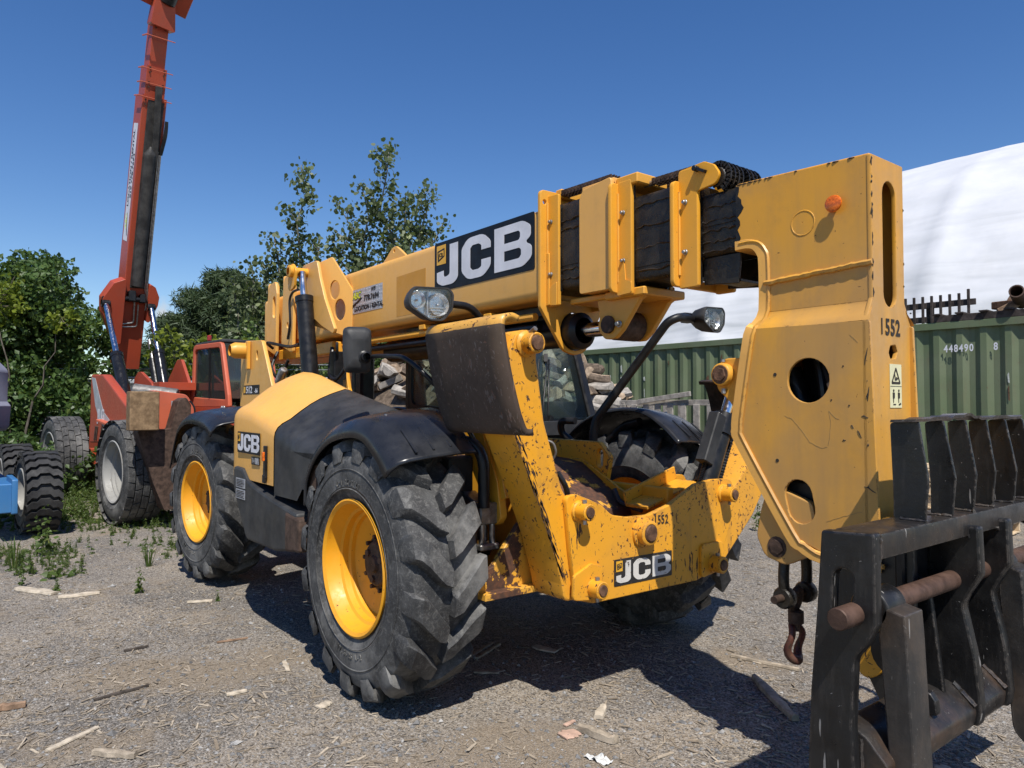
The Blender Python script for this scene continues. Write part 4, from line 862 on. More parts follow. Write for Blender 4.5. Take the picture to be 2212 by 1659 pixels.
for dx in (-.03, .03):
    for dy in (-.03, .03): g.cyl((.42 + dx, -.665 + dy, .80), (.42 + dx, -.665 + dy, .985), .016, n=8)
g.box((.42, -.665, .795), (.12, .11, .03)); g.bar((.42, -.665, .97), (.28, -.66, 1.02), .08, .05); P_(g, 'steering_knuckle', 'steel', .006)
# far side upright and its worn sloping guard
g = MB(); g.plate(rpoly([(-.55, 1.255), (.22, 1.25, .05), (.305, 1.17, .04), (.29, 1.09, .03), (.26, .97), (.02, .80), (-.55, .80)], .03), FXZ(.32), .035, [slot(.225, 1.155, .05, .11)], .004); P_(g, 'far_upright', 'worn', 0)
g = MB(); g.plate([(-.30, 1.14), (.10, 1.145), (.50, .95), (.50, .93), (-.3, .93)], FXZ(.29), .02); P_(g, 'guard_plate', 'worn', .003)
g = MB(); g.grid([[Vector((x, y, z)) for y in (-.30, -.1, .1, .28)] for x, z in ((-.45, 1.16), (-.02, 1.135), (.10, 1.12), (.48, .90), (.50, .80))]); g.build('boot_plate', M['bootm'], tele, solid=.012, smooth=20)
g = MB(); g.tube([(.20 + .025 * cos(t), -.05 + .0 * t, 1.10 + .03 * sin(t)) for t in [radians(20 * k - 20) for k in range(12)]], .007, 8); P_(g, 'lifting_ring', 'rust', 0)
g = MB(); g.tube(bend([(.42, .22, 1.0), (.46, .22, .93), (.62, .22, .905)], .03), .014, 8); P_(g, 'step_bar', 'plastic', 0)

# ------------------------------------------------------------------ headlamps and mirror on bent tubes
def lamp(name, c, yaw, tilt=0):
    e = bpy.data.objects.new(name, None); COL.objects.link(e); e.parent = tele; e.location = c; e.rotation_euler = (0, tilt, yaw); e.scale = (1.14, 1.14, 1.14); e.empty_display_size = .08
    ol = rpoly([(-.105, .012, .04), (-.085, .060, .03), (.075, .068, .03), (.098, .045, .03), (.092, -.02, .04), (.05, -.068, .04), (-.01, -.070, .05), (-.10, -.02, .03)], .03, 6)
    g = MB(); rows = []
    for x, k in ((-.10, .35), (-.085, .6), (-.05, .85), (0, .98), (.022, 1.02), (.030, 1.0), (.030, .92), (.018, .90)): rows.append([Vector((x, y * k, z * k)) for y, z in ol])
    g.grid(rows, closed=True); g.ngon(rows[0]); g.build('housing', M['plastic'], e, smooth=45)
    g = MB(); g.plate([(y * .9, z * .9) for y, z in ol], FYZ(-.018), .006, (), 0); g.build('reflector', M['reflector'], e)
    for cy, cz, r in ((.042, .0, .046), (-.052, .012, .034)):
        g = MB(); g.lathe([(.004, -.028), (r * .45, -.022), (r * .8, -.006), (r, .010)], (-.006, cy, cz), (1, 0, 0), 20); g.build('bowl', M['reflector'], e, smooth=60)
        g = MB(); g.lathe([(.001, .010), (.004, .008), (.005, 0), (.005, -.02)], (-.012, cy, cz), (1, 0, 0), 10); g.build('bulb', M['amber'] if cy < 0 else M['decalw'], e)
    g = MB(); g.box((-.004, -.008, 0), (.012, .006, .10)); g.build('divider', M['decals'], e)
    for k in range(4): g = MB(); g.box((-.010, .045, -.048 + .012 * k), (.010, .07, .003)); g.build('flute', M['reflector'], e)
    g = MB(); rows = []
    for k, x in ((1, .022), (.97, .028), (.8, .036), (.5, .041), (.2, .043)): rows.append([Vector((x, y * .93 * k, z * .93 * k)) for y, z in ol])
    g.grid(rows, closed=True); g.ngon(rows[-1]); g.build('lens', M['lens'], e, smooth=60)
    return e
lamp('headlamp', (.40, -.955, 1.925), radians(-4)); lamp('headlamp', (.52, .95, 1.98), radians(4))
def arm(name, pts, r, rad=.08): g = MB(); g.tube(bend(pts, rad, 5), r, 12); return P_(g, name, 'black', 0)
arm('lamp_arm', [(.34, -.90, 1.945), (.36, -.70, 1.94), (.36, -.62, 1.87), (.20, -.60, 1.30), (.20, -.60, 1.0)], .018)
arm('lamp_arm', [(.46, .86, 1.982), (.50, .68, 1.978), (.46, .63, 1.95), (.06, .43, 1.37), (.05, .42, 1.28), (.05, .42, .98)], .026, .10)
g = MB(); g.box((.46, .80, 1.985), (.045, .07, .06)); P_(g, 'lamp_bracket', 'black', .006)
mo = rpoly([(-.066, -.108, .04), (-.05, -.118, .04), (.05, -.118, .04), (.066, -.108, .04), (.073, .0, .2), (.070, .108, .04), (.04, .118, .04), (-.045, .118, .04), (-.072, .106, .04), (-.073, 0, .2)], .05)
e = bpy.data.objects.new('mirror', None); COL.objects.link(e); e.parent = tele; e.location = (-.245, -1.0, 1.752); e.rotation_euler = (0, 0, radians(-14)); e.empty_display_size = .08
g = MB(); rows = [[Vector((x, y * k, z * k)) for y, z in mo] for x, k in ((-.03, .95), (-.03, 1.0), (-.012, 1.03), (.004, 1.0), (.022, .93), (.034, .75), (.038, .45))]; g.grid(rows, closed=True); g.ngon(rows[-1]); g.build('shell', M['plastic'], e, smooth=50)
g = MB(); g.plate([(y * .95, z * .95) for y, z in mo], FYZ(-.028), .004, (), 0); g.build('glass', M['chrome'], e)
g = MB(); g.lathe([(.034, 0), (.034, .012), (.026, .016), (.026, .05), (.020, .055)], (.03, .03, -.040), (1, 0, 0), 14); g.build('ball_joint', M['black'], e)
arm('mirror_arm', [(-.20, -.965, 1.712), (-.12, -.955, 1.714), (.18, -.965, 1.696), (.29, -.925, 1.62), (.335, -.86, 1.54), (.36, -.78, 1.44), (.42, -.70, 1.27)], .0115, .06)
arm('fender_stay', [(.33, -.77, 1.30), (.42, -.71, 1.28), (.46, -.69, 1.20), (.46, -.69, .98)], .028, .05); arm('fender_stay', [(.10, .78, 1.36), (-.06, .80, 1.33), (-.28, .78, 1.15), (-.30, .70, 1.0)], .024, .06)
arm('grab_tube', [(-.25, .55, 1.36), (-.36, .52, 1.36), (-.38, .54, 1.28), (-.30, .60, 1.20)], .024, .05)
g = MB(); g.box((.24, -.70, 1.10), (.10, .14, .22)); P_(g, 'side_cover', 'plastic', .01)

# ------------------------------------------------------------------ cab
Y0, Y1 = .40, 1.14
def ws(z): return -.70 - (z - 1.36) * .34
g = MB()
g.box((-1.45, (Y0 + Y1) / 2, 1.12), (1.50, Y1 - Y0 + .02, .50)); P_(g, 'cab_tub', 'black', .02)
g = MB(); g.plate(rpoly([(Y0, 1.0), (Y1, 1.0), (Y1, 1.345), (Y0, 1.345)], .02), FYZ(-.685), .03); g.bar((-.66, Y0, 1.30), (-.66, Y1, 1.30), .10, .10, (0, 0, 1)); P_(g, 'cowl', 'plastic', .004)
for y in (Y0 + .01, Y1 - .01):
    g = MB(); g.bar((ws(1.34), y, 1.34), (ws(2.36), y, 2.36), .055, .075, (0, 1, 0)); P_(g, 'pillar', 'black', .012)
    g = MB(); g.bar((-2.16, y, 1.3), (-2.16, y, 2.36), .07, .07, (0, 1, 0)); P_(g, 'pillar', 'black', .012)
g = MB(); g.box((-1.62, (Y0 + Y1) / 2, 2.40), (1.22, Y1 - Y0 + .06, .10)); P_(g, 'cab_roof', 'black', .03)
g = MB(); g.ngon([Vector((ws(1.36), Y0 + .04, 1.36)), Vector((ws(1.36), Y1 - .04, 1.36)), Vector((ws(2.34), Y1 - .04, 2.34)), Vector((ws(2.34), Y0 + .04, 2.34))]); P_(g, 'windscreen', 'glass', 0, solid=.006)
# right-hand window frame with rounded opening
for y, nm in ((Y0 - .005, 'window_frame'), (Y1 + .005, 'window_frame')):
    g = MB(); g.plate(rpoly([(-2.18, 1.30), (-.74, 1.30), (-1.06, 2.36), (-2.18, 2.36)], .03), FXZ(y), .03, [rpoly([(-2.10, 1.47, .08), (-1.38, 1.44, .06), (-1.38, 2.28, .06), (-2.10, 2.28, .06)], .05), rpoly([(-1.30, 1.44, .05), (-.84, 1.42, .05), (-1.10, 2.28, .05), (-1.30, 2.28, .05)], .05)]); P_(g, nm, 'black', 0)
    g = MB(); g.plate([(-2.12, 1.40), (-.80, 1.40), (-1.06, 2.3), (-2.12, 2.3)], FXZ(y), .005, (), 0); P_(g, 'side_window', 'glass', 0)
g = MB(); g.ngon([Vector((-2.17, Y0 + .04, 1.36)), Vector((-2.17, Y1 - .04, 1.36)), Vector((-2.17, Y1 - .04, 2.34)), Vector((-2.17, Y0 + .04, 2.34))]); P_(g, 'rear_window', 'glass', 0, solid=.006)
g = MB(); g.plate(rpoly([(-1.85, 1.36), (-1.42, 1.36), (-1.46, 1.44), (-1.80, 1.46), (-1.92, 1.86, .05), (-2.02, 1.86, .05), (-1.96, 1.44)], .04), FXZ(.76), .40, (), .05); P_(g, 'seat', 'plastic', 0)
g = MB(); g.lathe([(.16, -.01), (.175, -.012), (.18, 0), (.175, .012), (.16, .01)], (-1.17, .76, 1.60), (-.5, 0, 1), 28, closed=True); g.cyl((-1.17, .76, 1.60), (-1.02, .76, 1.36), .02, n=8)
for k in range(3): g.bar((-1.17, .76, 1.60), Vector((-1.17, .76, 1.60)) + Quaternion(Vector((-.5, 0, 1)).normalized(), k * 2.09) @ Vector((.15, 0, .075)), .02, .012)
P_(g, 'steering_wheel', 'black', 0)
g = MB(); g.box((-.90, .77, 1.42), (.16, .62, .14)); g.tube(bend([(-.86, .50, 1.48), (-.88, .50, 1.62), (-.88, .60, 1.66)], .03), .01, 6); g.box((-.88, .62, 1.66), (.02, .06, .10)); P_(g, 'dashboard', 'plastic', .02)
g = MB()
for (y0, z0), (y1, z1) in (((.60, 1.335), (.80, 1.80)), ((.66, 1.335), (.815, 1.80))):
    g.cyl((ws(z0) + .035, y0, z0), (ws(z1) + .03, y1, z1), .0065, n=6)
    g.bar((ws(z0) + .03, y0 + .0, z0 - .02), (ws(z0) + .03, y0 + .03, z0 + .05), .03, .05, (1, 0, 0))
g.bar((ws(1.80) + .02, .79, 1.78), (ws(1.84) + .02, .80, 1.84), .03, .03); g.bar((ws(1.42) + .02, .56, 1.36), (ws(1.85) + .016, .74, 1.80), .008, .016, (1, 0, 0)); P_(g, 'wiper', 'black', .001)
# ------------------------------------------------------------------ shackles and swivel hook under the head
hk = thing('lifting_hook', 'dark steel swivel hook with worn red ring hanging on shackles below the yellow boom head', 'hook', (1.655, -.045, .405))
def H_(g, n, m='brown', **k):
    for i, v in enumerate(g.v): g.v[i] = Vector(v) - Vector((1.655, 0, .46))
    return g.build(n, M[m], hk, **k)
g = MB(); g.tube(bend([(1.66, -.075, .72), (1.66, -.085, .80), (1.66, -.07, .90), (1.66, 0, .945), (1.66, .07, .90), (1.66, .085, .80), (1.66, .075, .72)], .04, 5), .021, 10); g.lathe([(.015, -.10), (.036, -.10), (.042, -.09), (.042, -.06), (.036, -.05), (.015, -.05)], (1.66, 0, .72), (0, 1, 0), 18); g.lathe([(.015, .05), (.036, .05), (.042, .06), (.042, .09), (.036, .10), (.015, .10)], (1.66, 0, .72), (0, 1, 0), 18); H_(g, 'shackle', 'grease', smooth=40)
g = MB(); g.cyl((1.66, -.15, .722), (1.66, .13, .722), .015, n=12); g.cyl((1.66, .08, .722), (1.66, .10, .722), .026, n=6); H_(g, 'shackle_pin', 'brown')
g = MB(); g.tube([Vector((1.66 + .012 * cos(t), .026 * cos(t + 1.57), .70 + .045 * sin(t + 1.57))) for t in [2 * pi * k / 16 for k in range(17)]], .014, 8); g.lathe([(.02, 0), (.03, .006), (.03, .05), (.018, .058)], (1.66, 0, .605), (0, 0, 1), 14); g.cyl((1.66, 0, .58), (1.66, 0, .61), .016, n=10); H_(g, 'swivel', 'brown', smooth=40)
g = MB(); ring = [Vector((1.655 + .010 * sin(3 * t), .042 * cos(t), .535 + .068 * sin(t))) for t in [2 * pi * k / 28 for k in range(29)]]; g.tube(ring, .016, 10, radii=[.013 + .006 * max(0, -sin(2 * pi * k / 28)) for k in range(29)]); H_(g, 'ring', 'hookred', smooth=60)
# ------------------------------------------------------------------ fork carriage
car = thing('fork_carriage', 'black steel fork carriage with slatted load guard hanging from the yellow boom head', 'fork carriage', (2.15, .062, .245))
CO = Vector((2.15, 0, .30))
def K_(g, n, m='carr', par=None, **k):
    for i, v in enumerate(g.v): g.v[i] = Vector(v) - CO
    return g.build(n, M[m], par or car, **k)
def m_black_steel(name, a, b, rustc, k, lo, hi, sc=3.0):
    t = NT(name); c = t.mix(t.ramp(t.noise(6, 5, .65), .3, .7), a, b)
    r1 = t.math('MULTIPLY', t.ramp(t.noise(sc, 7, .68), lo, hi), k); c = t.mix(r1, c, rustc)
    rub = t.math('MULTIPLY', t.ramp(t.noise(60, 3, .6, t.coord((1, 1, .15))), .5, .75), .5 * k); c = t.mix(rub, c, (.055, .049, .045)); eg = t.edge(.008, .02, .12, 40, .47); c = t.mix(t.math('MULTIPLY', eg, .7), c, (.14, .12, .105))
    nick = t.math('MAXIMUM', t.ramp(t.noise(75, 3, .6, dist=.6), .715, .73), t.ramp(t.noise(50, 2, .5, t.coord((1, 1, .12), (.5, .3, .2))), .73, .745)); c = t.mix(nick, c, (.20, .19, .18))
    t.bump(t.math('ADD', t.noise(38, 5, .65), t.math('MULTIPLY', nick, -.6)), .28, .004)
    return t.set(c, t.mixf(t.ramp(t.noise(14, 4), .3, .7), .26, .50), 0, .5)
M['carr'] = m_black_steel('scuffed_black_steel', (.006, .006, .0065), (.012, .0115, .0115), (.040, .027, .020), .45, .58, .80)
M['carr2'] = m_black_steel('rust_rubbed_black_steel', (.011, .0105, .0105), (.026, .021, .018), (.080, .046, .028), .70, .48, .72)
M['forkm'] = m_black_steel('rubbed_fork_steel', (.020, .0195, .0195), (.040, .034, .030), (.080, .056, .040), .65, .50, .76)
st = rpoly([(2.105, 1.095, .012), (2.262, 1.105, .012), (2.262, .85, .03), (2.235, .79, .04), (2.20, .745, .06), (2.19, .55, .05), (2.20, .34, .02), (2.20, .29, .02), (2.05, .29, .02), (2.066, .62), (2.088, .86)], .01)
so = [slot(2.168, .915, .058, .155, -3)]
for y, nm in ((-.69, 'side_plate'), (.69, 'side_plate')):
    g = MB(); g.plate(st, FXZ(y), .04, so, .007); K_(g, nm)
st2 = rpoly([(2.13, 1.05, .03), (2.285, 1.06, .012), (2.29, .90, .04), (2.25, .83, .06), (2.235, .79, .05), (2.27, .62, .15), (2.285, .46, .05), (2.275, .40, .02), (2.23, .41, .03), (2.17, .47), (2.14, .7), (2.12, .86)], .012)
for y in (-.03, .23):
    g = MB(); g.plate(st2, FXZ(y), .045, (), .008); K_(g, 'centre_plate')
    g = MB(); g.plate(rpoly([(2.12, .46), (2.215, .46, .01), (2.205, .56, .05), (2.17, .86), (2.12, .9)], .01), FXZ(y - .11), .022, (), .004); K_(g, 'gusset')
g = MB(); g.bar((2.190, -.669, 1.062), (2.190, .669, 1.062), .135, .075); tb = K_(g, 'top_bar', 'carr2', bev=.012, bseg=2)
g = MB(); pr = rpoly([(2.10, .40, .03), (2.26, .39, .04), (2.27, .46, .03), (2.20, .53, .08), (2.12, .54, .02)], .03)
g.plate(pr, FXZ(0), 1.34, (), .004); K_(g, 'lower_bar', 'carr2')
for y in (-.30, .05):
    g = MB(); g.plate(rpoly([(2.19, .50), (2.255, .50), (2.25, .545), (2.235, .565), (2.205, .57), (2.19, .56)], .01), FXZ(y), .03); K_(g, 'fork_stop', 'carr', bev=.003)
g = MB(); g.cyl((2.20, -.80, .872), (2.20, .80, .872), .031, n=28); K_(g, 'fork_shaft', 'rustbar', bev=.003)
# load guard
for i, y in enumerate([-.335 + .181 * k for k in range(6)]):
    dx = .004 * ((i * 5) % 3 - 1)
    x0_ = -.018 if i == 0 else .012
    ol = [(2.165 + dx + x0_, 1.098), (2.245 + dx, 1.098), (2.250 + dx, 1.16), (2.256 + dx, 1.225), (2.225, 1.412), (2.155 + x0_, 1.405), (2.165 + dx + x0_, 1.225), (2.167 + dx + x0_, 1.15)]
    g = MB(); g.plate(rpoly(ol, .012), FXZ(y), .011, (), .0025); K_(g, 'guard_slat')
g = MB(); rows = []
for k in range(29):
    y = -.362 + .92 * k / 28; z_ = 1.412 + .006 * (1 if (k // 4) % 2 else 0) + (.01 if 8 < k < 14 else 0)
    rows.append([Vector((x, y, z_ + dz)) for x, dz in ((2.148, -.006), (2.226, -.003), (2.228, .006), (2.150, .003))])
g.grid(rows, closed=True); g.ngon(rows[0]); g.ngon(rows[-1]); K_(g, 'guard_cap', 'carr2', smooth=25)
rr = random.Random(23)
def weld(a, b, r=.006, n=22):
    a, b = Vector(a), Vector(b); g = MB(); P = [a.lerp(b, i / n) + Vector((rr.uniform(-1, 1), rr.uniform(-1, 1), rr.uniform(-1, 1))) * .0012 for i in range(n + 1)]; g.tube(P, r, 6, radii=[r * rr.uniform(.7, 1.25) for _ in P]); K_(g, 'weld_bead', 'carr2')
for k in range(6): weld((2.17, -.345 + .181 * k - .007, 1.101), (2.25, -.345 + .181 * k - .007, 1.101), .007, 10)
weld((2.258, -.672, 1.097), (2.258, -.672, 1.03), .006, 8); weld((2.256, -.669, 1.025), (2.13, -.669, 1.025), .006, 12)
for y in (-.03, .23): weld((2.26, y - .026, 1.026), (2.14, y - .026, 1.026), .008, 12); weld((2.27, y - .026, .47), (2.20, y - .026, .53), .009, 10)
weld((2.196, -.668, .51), (2.196, -.668, .41), .008, 10)
# hitch plates toward the boom head
for y in (-.20, .20):
    g = MB(); g.plate(rpoly([(1.88, 1.02, .05), (2.15, 1.05), (2.15, .42), (2.05, .42), (1.90, .70, .05), (1.84, .90, .06)], .03), FXZ(y), .03, [circ(1.905, .93, .03, 14)], .004); K_(g, 'hitch_plate', 'carr')
g = MB(); g.lathe([(.035, 0), (.075, .004), (.08, .02), (.02, .03)], (2.13, -.30, .66), (0, -1, 0), 20); g.box((2.11, -.02, .78), (.03, .42, .42)); K_(g, 'hitch_back', 'black', bev=.006)
g = MB(); g.plate(rpoly([(1.95, .72, .05), (2.06, .72, .05), (2.06, .56, .05), (2.0, .52, .05), (1.95, .58, .05)], .04), FXZ(-.235), .03, (), .004); K_(g, 'hitch_lug', 'worn')
g = MB(); g.plate(rpoly([(2.0, 1.02), (2.10, 1.02), (2.10, .92), (2.02, .90)], .02), FXZ(.10), .05, (), .004); K_(g, 'hitch_lug', 'worn')
# forks hanging on the shaft
def fork(y, w=.115):
    e = bpy.data.objects.new('fork', None); COL.objects.link(e); e.parent = car; e.empty_display_size = .1
    ol = rpoly([(2.235, .862, .02), (2.225, .80, .02), (2.262, .30, .07), (2.33, .235, .07), (3.25, .20, .0), (3.25, .212, .0), (2.37, .285, .06), (2.325, .35, .05), (2.305, .80, .02), (2.300, .872, .006), (2.245, .884, .01)], .01, 6)
    g = MB(); g.plate(ol, FXZ(y), w, (), .006); K_(g, 'blade', 'forkm', e)
    g = MB(); g.lathe([(.034, -w / 2), (.054, -w / 2), (.056, -w / 2 + .004), (.056, w / 2 - .004), (.054, w / 2), (.034, w / 2)], (2.20, y, .872), (0, 1, 0), 26, closed=True); g.box((2.245, y, .852), (.055, w * .98, .05)); K_(g, 'hanger', 'carr', e, bev=.004)
    return e
fork(-.565); fork(.34)
M_ = None
# ------------------------------------------------------------------ site frame: r metres right, d metres ahead of where the photographer stands
sY, cY = sin(YAW), cos(YAW)
def S(r, d, z=0.0): return Vector((CAM_POS.x + r * sY - d * cY, CAM_POS.y + r * cY + d * sY, z))
# ================================================================== orange telehandler with its boom raised
M['orange'] = paint('orange_paint', (.38, .060, .025), (.33, .055, .027), chip=.15, dirt=.25, rough=.40)
M['orangef'] = paint('faded_orange_paint', (.52, .115, .055), (.44, .10, .052), chip=.2, dirt=.25, rough=.5)
M['rimw'] = paint('dull_white_rim_paint', (.34, .34, .33), (.24, .235, .22), chip=.6, dirt=.5, rough=.5)
M['grey'] = plain('grey_decal', (.34, .36, .38), .45, 0, .1, 8)
M['rustplate'] = plain('rust_brown_plate', (.20, .125, .065), .75, .05, .35, 16, .3, .4, (.30, .20, .11))
M['glass2'] = m_glass('tinted_glass', (.42, .50, .46), .10)
ora = thing('orange_telehandler', 'orange telehandler with its long boom raised high into the sky, behind the yellow one', 'telehandler', (-6.58, .066, -.04), radians(4.5))
def O_(g, n, m='orange', par=None, bev=.006, **k): return g.build(n, [M[q] for q in m] if isinstance(m, tuple) else M[m], par or ora, bev=bev, **k)
for x, y, s, sd in ((0, -1.04, -1, 1), (-3.73, -1.06, -1, 2), (0, 1.04, 1, 3), (-3.73, 1.04, 1, 4)):
    make_wheel(ora, 'wheel', (x, y, .655), radians(3 if s < 0 else 0), R=.62, W=.42, rb=.36, mt='rubber', mr='rimw', side=s, lugs=22, style='block', lug_h=.03, seed=sd, depth=.24)
g = MB(); g.box((-2.1, 0, .85), (5.6, .9, .5)); g.box((-.0, 0, .62), (.3, 1.8, .26)); g.box((-3.73, 0, .62), (.3, 1.8, .26)); O_(g, 'chassis', 'orange')
# engine side with sloping hood
g = MB(); hp = rpoly([(-2.45, .90), (-2.42, 1.90, .06), (-1.75, 1.88, .15), (-1.30, 1.72, .2), (-.62, 1.47, .05), (-.38, 1.40, .03), (-.36, .98)], .04)
g.plate(hp, FXZ(-.90), .12, (), .02); O_(g, 'hood', 'orange', None, 0)
g = MB(); g.box((-1.5, -.62, 1.12), (1.7, .40, .45)); g.box((-1.9, -.65, 1.45), (.7, .3, .3)); O_(g, 'engine', 'black', None, .03)
for k in range(4): hose(ora, [(-1.2 + .2 * k, -.75, 1.3), (-1.3 + .2 * k, -.6, 1.5), (-1.7 + .15 * k, -.45, 1.45), (-2.1, -.3, 1.5 + .04 * k)], .02)
g = MB(); g.box((-1.05, -.72, 1.18), (1.35, .64, .035), Matrix.Rotation(radians(5), 3, 'Y')); O_(g, 'deck', 'orangef')
for k in range(4):
    g = MB(); g.box((-1.5 + .3 * k, -.70, 1.215 - .026 * k), (.14, .40, .012), Matrix.Rotation(radians(5), 3, 'Y')); O_(g, 'deck_slot', 'brown', None, .002)
g = MB(); sw = [(-2.36, 1.86), (-2.15, 1.84), (-1.86, 1.55), (-1.65, 1.36), (-1.30, 1.24), (-.75, 1.17), (-.75, 1.08), (-1.45, 1.10), (-1.85, 1.22), (-2.12, 1.44)]
g.plate([p[:2] for p in sw], FXZ(-.9625), .003, bev=0); g.text('JLG', .22, frame((-1.98, -.966, 1.24), (1, 0, 0), (0, 0, 1)), 1, sx=1.2, bold=.006, ext=.0006); O_(g, 'hood_decal', ('grey', 'decalw'), None, 0, smooth=0, fix=False)
for k in range(2):
    g = MB(); g.box((-2.1 + .1 * k, -.965, 1.05), (.05, .012, .22), Matrix.Rotation(.4, 3, 'Y')); O_(g, 'hood_vent', 'brown', None, .002)
# front frame, decks and mast foot
g = MB(); g.plate(rpoly([(-.92, .95), (-.42, .95), (-.42, 1.42, .05), (-.52, 1.58, .10), (-.92, 1.63, .04)], .03), FYZ(.25), .28, (), .01); O_(g, 'front_frame', 'orangef', None, 0)
g = MB(); F = frame((.393, -.70, 1.40), (0, 1, 0), (0, 0, 1)); g.plate([(0, 0), (.17, 0), (.17, .10), (0, .10)], F, .002, bev=0)
for q in range(5): g.plate([(.012, .012 + q * .016), (.15 - .02 * (q % 3), .012 + q * .016), (.15 - .02 * (q % 3), .02 + q * .016), (.012, .02 + q * .016)], F, .001, bev=0, mi=1, off=.002)
g.plate([(.05, -.09), (.13, -.09), (.13, -.03), (.05, -.03)], F, .002, bev=0); O_(g, 'instruction_sticker', ('decals', 'stencil'), None, 0, smooth=0, fix=False)
g = MB(); g.plate(rpoly([(-3.9, 1.1), (-2.3, 1.1), (-2.75, 1.80, .03), (-3.35, 2.0, .05), (-3.5, 2.0, .05), (-3.7, 1.9)], .03), FXZ(-.02), .05); g.plate(rpoly([(-4.2, 1.1), (-2.4, 1.1), (-2.75, 1.80, .03), (-3.15, 2.22, .05), (-3.35, 2.22, .05), (-3.8, 1.9)], .03), FXZ(.55), .05); g.box((-2.75, .25, 1.75), (.7, .55, .12)); O_(g, 'mast_foot', 'orange')
g = MB(); g.cyl((-2.3, -.42, 1.66), (-2.0, .12, 1.58), .12, n=18); O_(g, 'exhaust_can', 'galvd', None, .01)
# boom
A_ = Vector((-5.5, .3, 2.0)); u = Vector((cos(radians(73)), 0, sin(radians(73)))); nb = Vector((sin(radians(73)), 0, -cos(radians(73))))   # nb: out of the underside
def bsec(L0, L1, hw, dep, off=0.0):
    g = MB(); rows = []
    for L in (L0, L1):
        c = A_ + u * L; rows.append([c + Vector((0, y, 0)) + nb * (-off - q) for y, q in ((-hw, 0), (hw, 0), (hw, dep), (-hw, dep))])
    g.grid(rows, closed=True); g.ngon(rows[0]); g.ngon(rows[1]); return g
bo = O_(bsec(.15, 5.12, .20, .48), 'outer_boom', 'orange', None, .012)
O_(bsec(5.0, 5.62, .165, .40, .04), 'middle_boom', 'orange', None, .01); O_(bsec(5.5, 6.35, .13, .33, .07), 'inner_boom', 'orange', None, .008)
for L in (5.08, 5.32, 5.56, 6.10):
    hw = .24 if L < 5.2 else (.215 if L < 5.7 else .20)
    g = MB(); c = A_ + u * L; g.bar(c + Vector((0, -hw - .03, 0)) + nb * .03, c + Vector((0, hw + .03, 0)) + nb * .03, .02, .014, u); g.bar(c + Vector((0, -hw - .03, 0)) - nb * .25, c + Vector((0, -hw - .03, 0)) + nb * .03, .022, .022, u); O_(g, 'guide_bar', 'orangef', None, .003)
for L in (4.9, 5.2, 5.45, 6.2):
    for s in (-1, 1):
        for q in (.06, .14):
            hw = .20 if L < 5.1 else (.165 if L < 5.6 else .13); g = MB(); c = A_ + u * L + Vector((0, s * (hw - .05), 0)) - nb * (0 if L < 5.1 else (.04 if L < 5.6 else .07)); g.cyl(c + u * q, c + u * q + nb * .015, .016, n=6); g.build('bolt', M['brown'], bo)
g = MB(); c = A_ + u * 6.55; g.plate(rpoly([(-.20, -.26), (.20, -.30), (.16, .12), (.14, .30), (-.14, .30), (-.17, .05)], .03), frame(c - nb * .06, (0, 1, 0), u), .26); hd = O_(g, 'boom_neck', 'orange', None, .01)
# head box tilted forward at the top
hu = Vector((.62, .16, .76)).normalized(); ho = A_ + u * 6.66 - nb * .10
g = MB()
for y in (-.19, .21): g.bar(ho + Vector((-.08, y, -.03)), ho + Vector((-.08, y, -.03)) + hu * 1.9, .05, .40, (0, 1, 0))
g.bar(ho + Vector((-.22, .01, .10)), ho + Vector((-.22, .01, .10)) + hu * 1.9, .38, .05, (1, 0, -1)); O_(g, 'boom_head', 'orange', None, .01)
g = MB(); g.cyl(ho + Vector((.10, .03, .0)), ho + Vector((.10, .03, .0)) + hu * 1.9, .14, n=22); O_(g, 'head_ram', 'black', None, .02)
g = MB(); F = frame(ho + Vector((-.02, -.20, .12)), (1, 0, 0), (0, 0, 1)); g.plate(circ(0, 0, .06, 18, .075), F, .004, bev=0); g.text('S', .10, F @ Matrix.Translation((-.03, -.035, .003)), 1, ext=.0005, bold=.003); O_(g, 'round_badge', ('decalw', 'orange'), None, 0, smooth=0, fix=False)
# dark hose tray, ram and pipes on the underside
g = MB(); g.cyl(A_ + u * 1.75 + nb * .06, A_ + u * 4.1 + nb * .05, .10, n=20); g.lathe([(.10, 0), (.10, .03), (.02, .16)], A_ + u * 4.1 + nb * .05, u, 20); O_(g, 'boom_ram', 'trayblack', None, .0)
g = MB(); g.bar(A_ + u * 1.7 + nb * .012 + Vector((0, .02, 0)), A_ + u * 5.05 + nb * .012 + Vector((0, .02, 0)), .26, .03, nb); g.bar(A_ + u * 3.9 + nb * .06 + Vector((0, .07, 0)), A_ + u * 5.3 + nb * .06 + Vector((0, .03, 0)), .10, .08, nb); O_(g, 'hose_tray', 'trayblack', None, .005)
M['trayblack']
for y in (.135, .16, .18):
    g = MB(); g.tube(bend([A_ + u * 4.2 + nb * .03 + Vector((0, y, 0)), A_ + u * 1.75 + nb * .04 + Vector((0, y, 0)), A_ + u * 1.45 + nb * .05 + Vector((0, y + .05, 0)), A_ + u * 1.3 + nb * .05 + Vector((0, y + .04, 0))], .05), .011, 8); O_(g, 'pipe', 'steel', None, 0)
for k in range(3): hose(bo, [A_ + u * 4.15 + nb * .04 + Vector((0, .15 + .02 * k, 0)), A_ + u * 4.5 + nb * .07 + Vector((0, .19 + .02 * k, 0)), A_ + u * 4.75 + nb * .05 + Vector((0, .20 + .015 * k, 0))], .014)
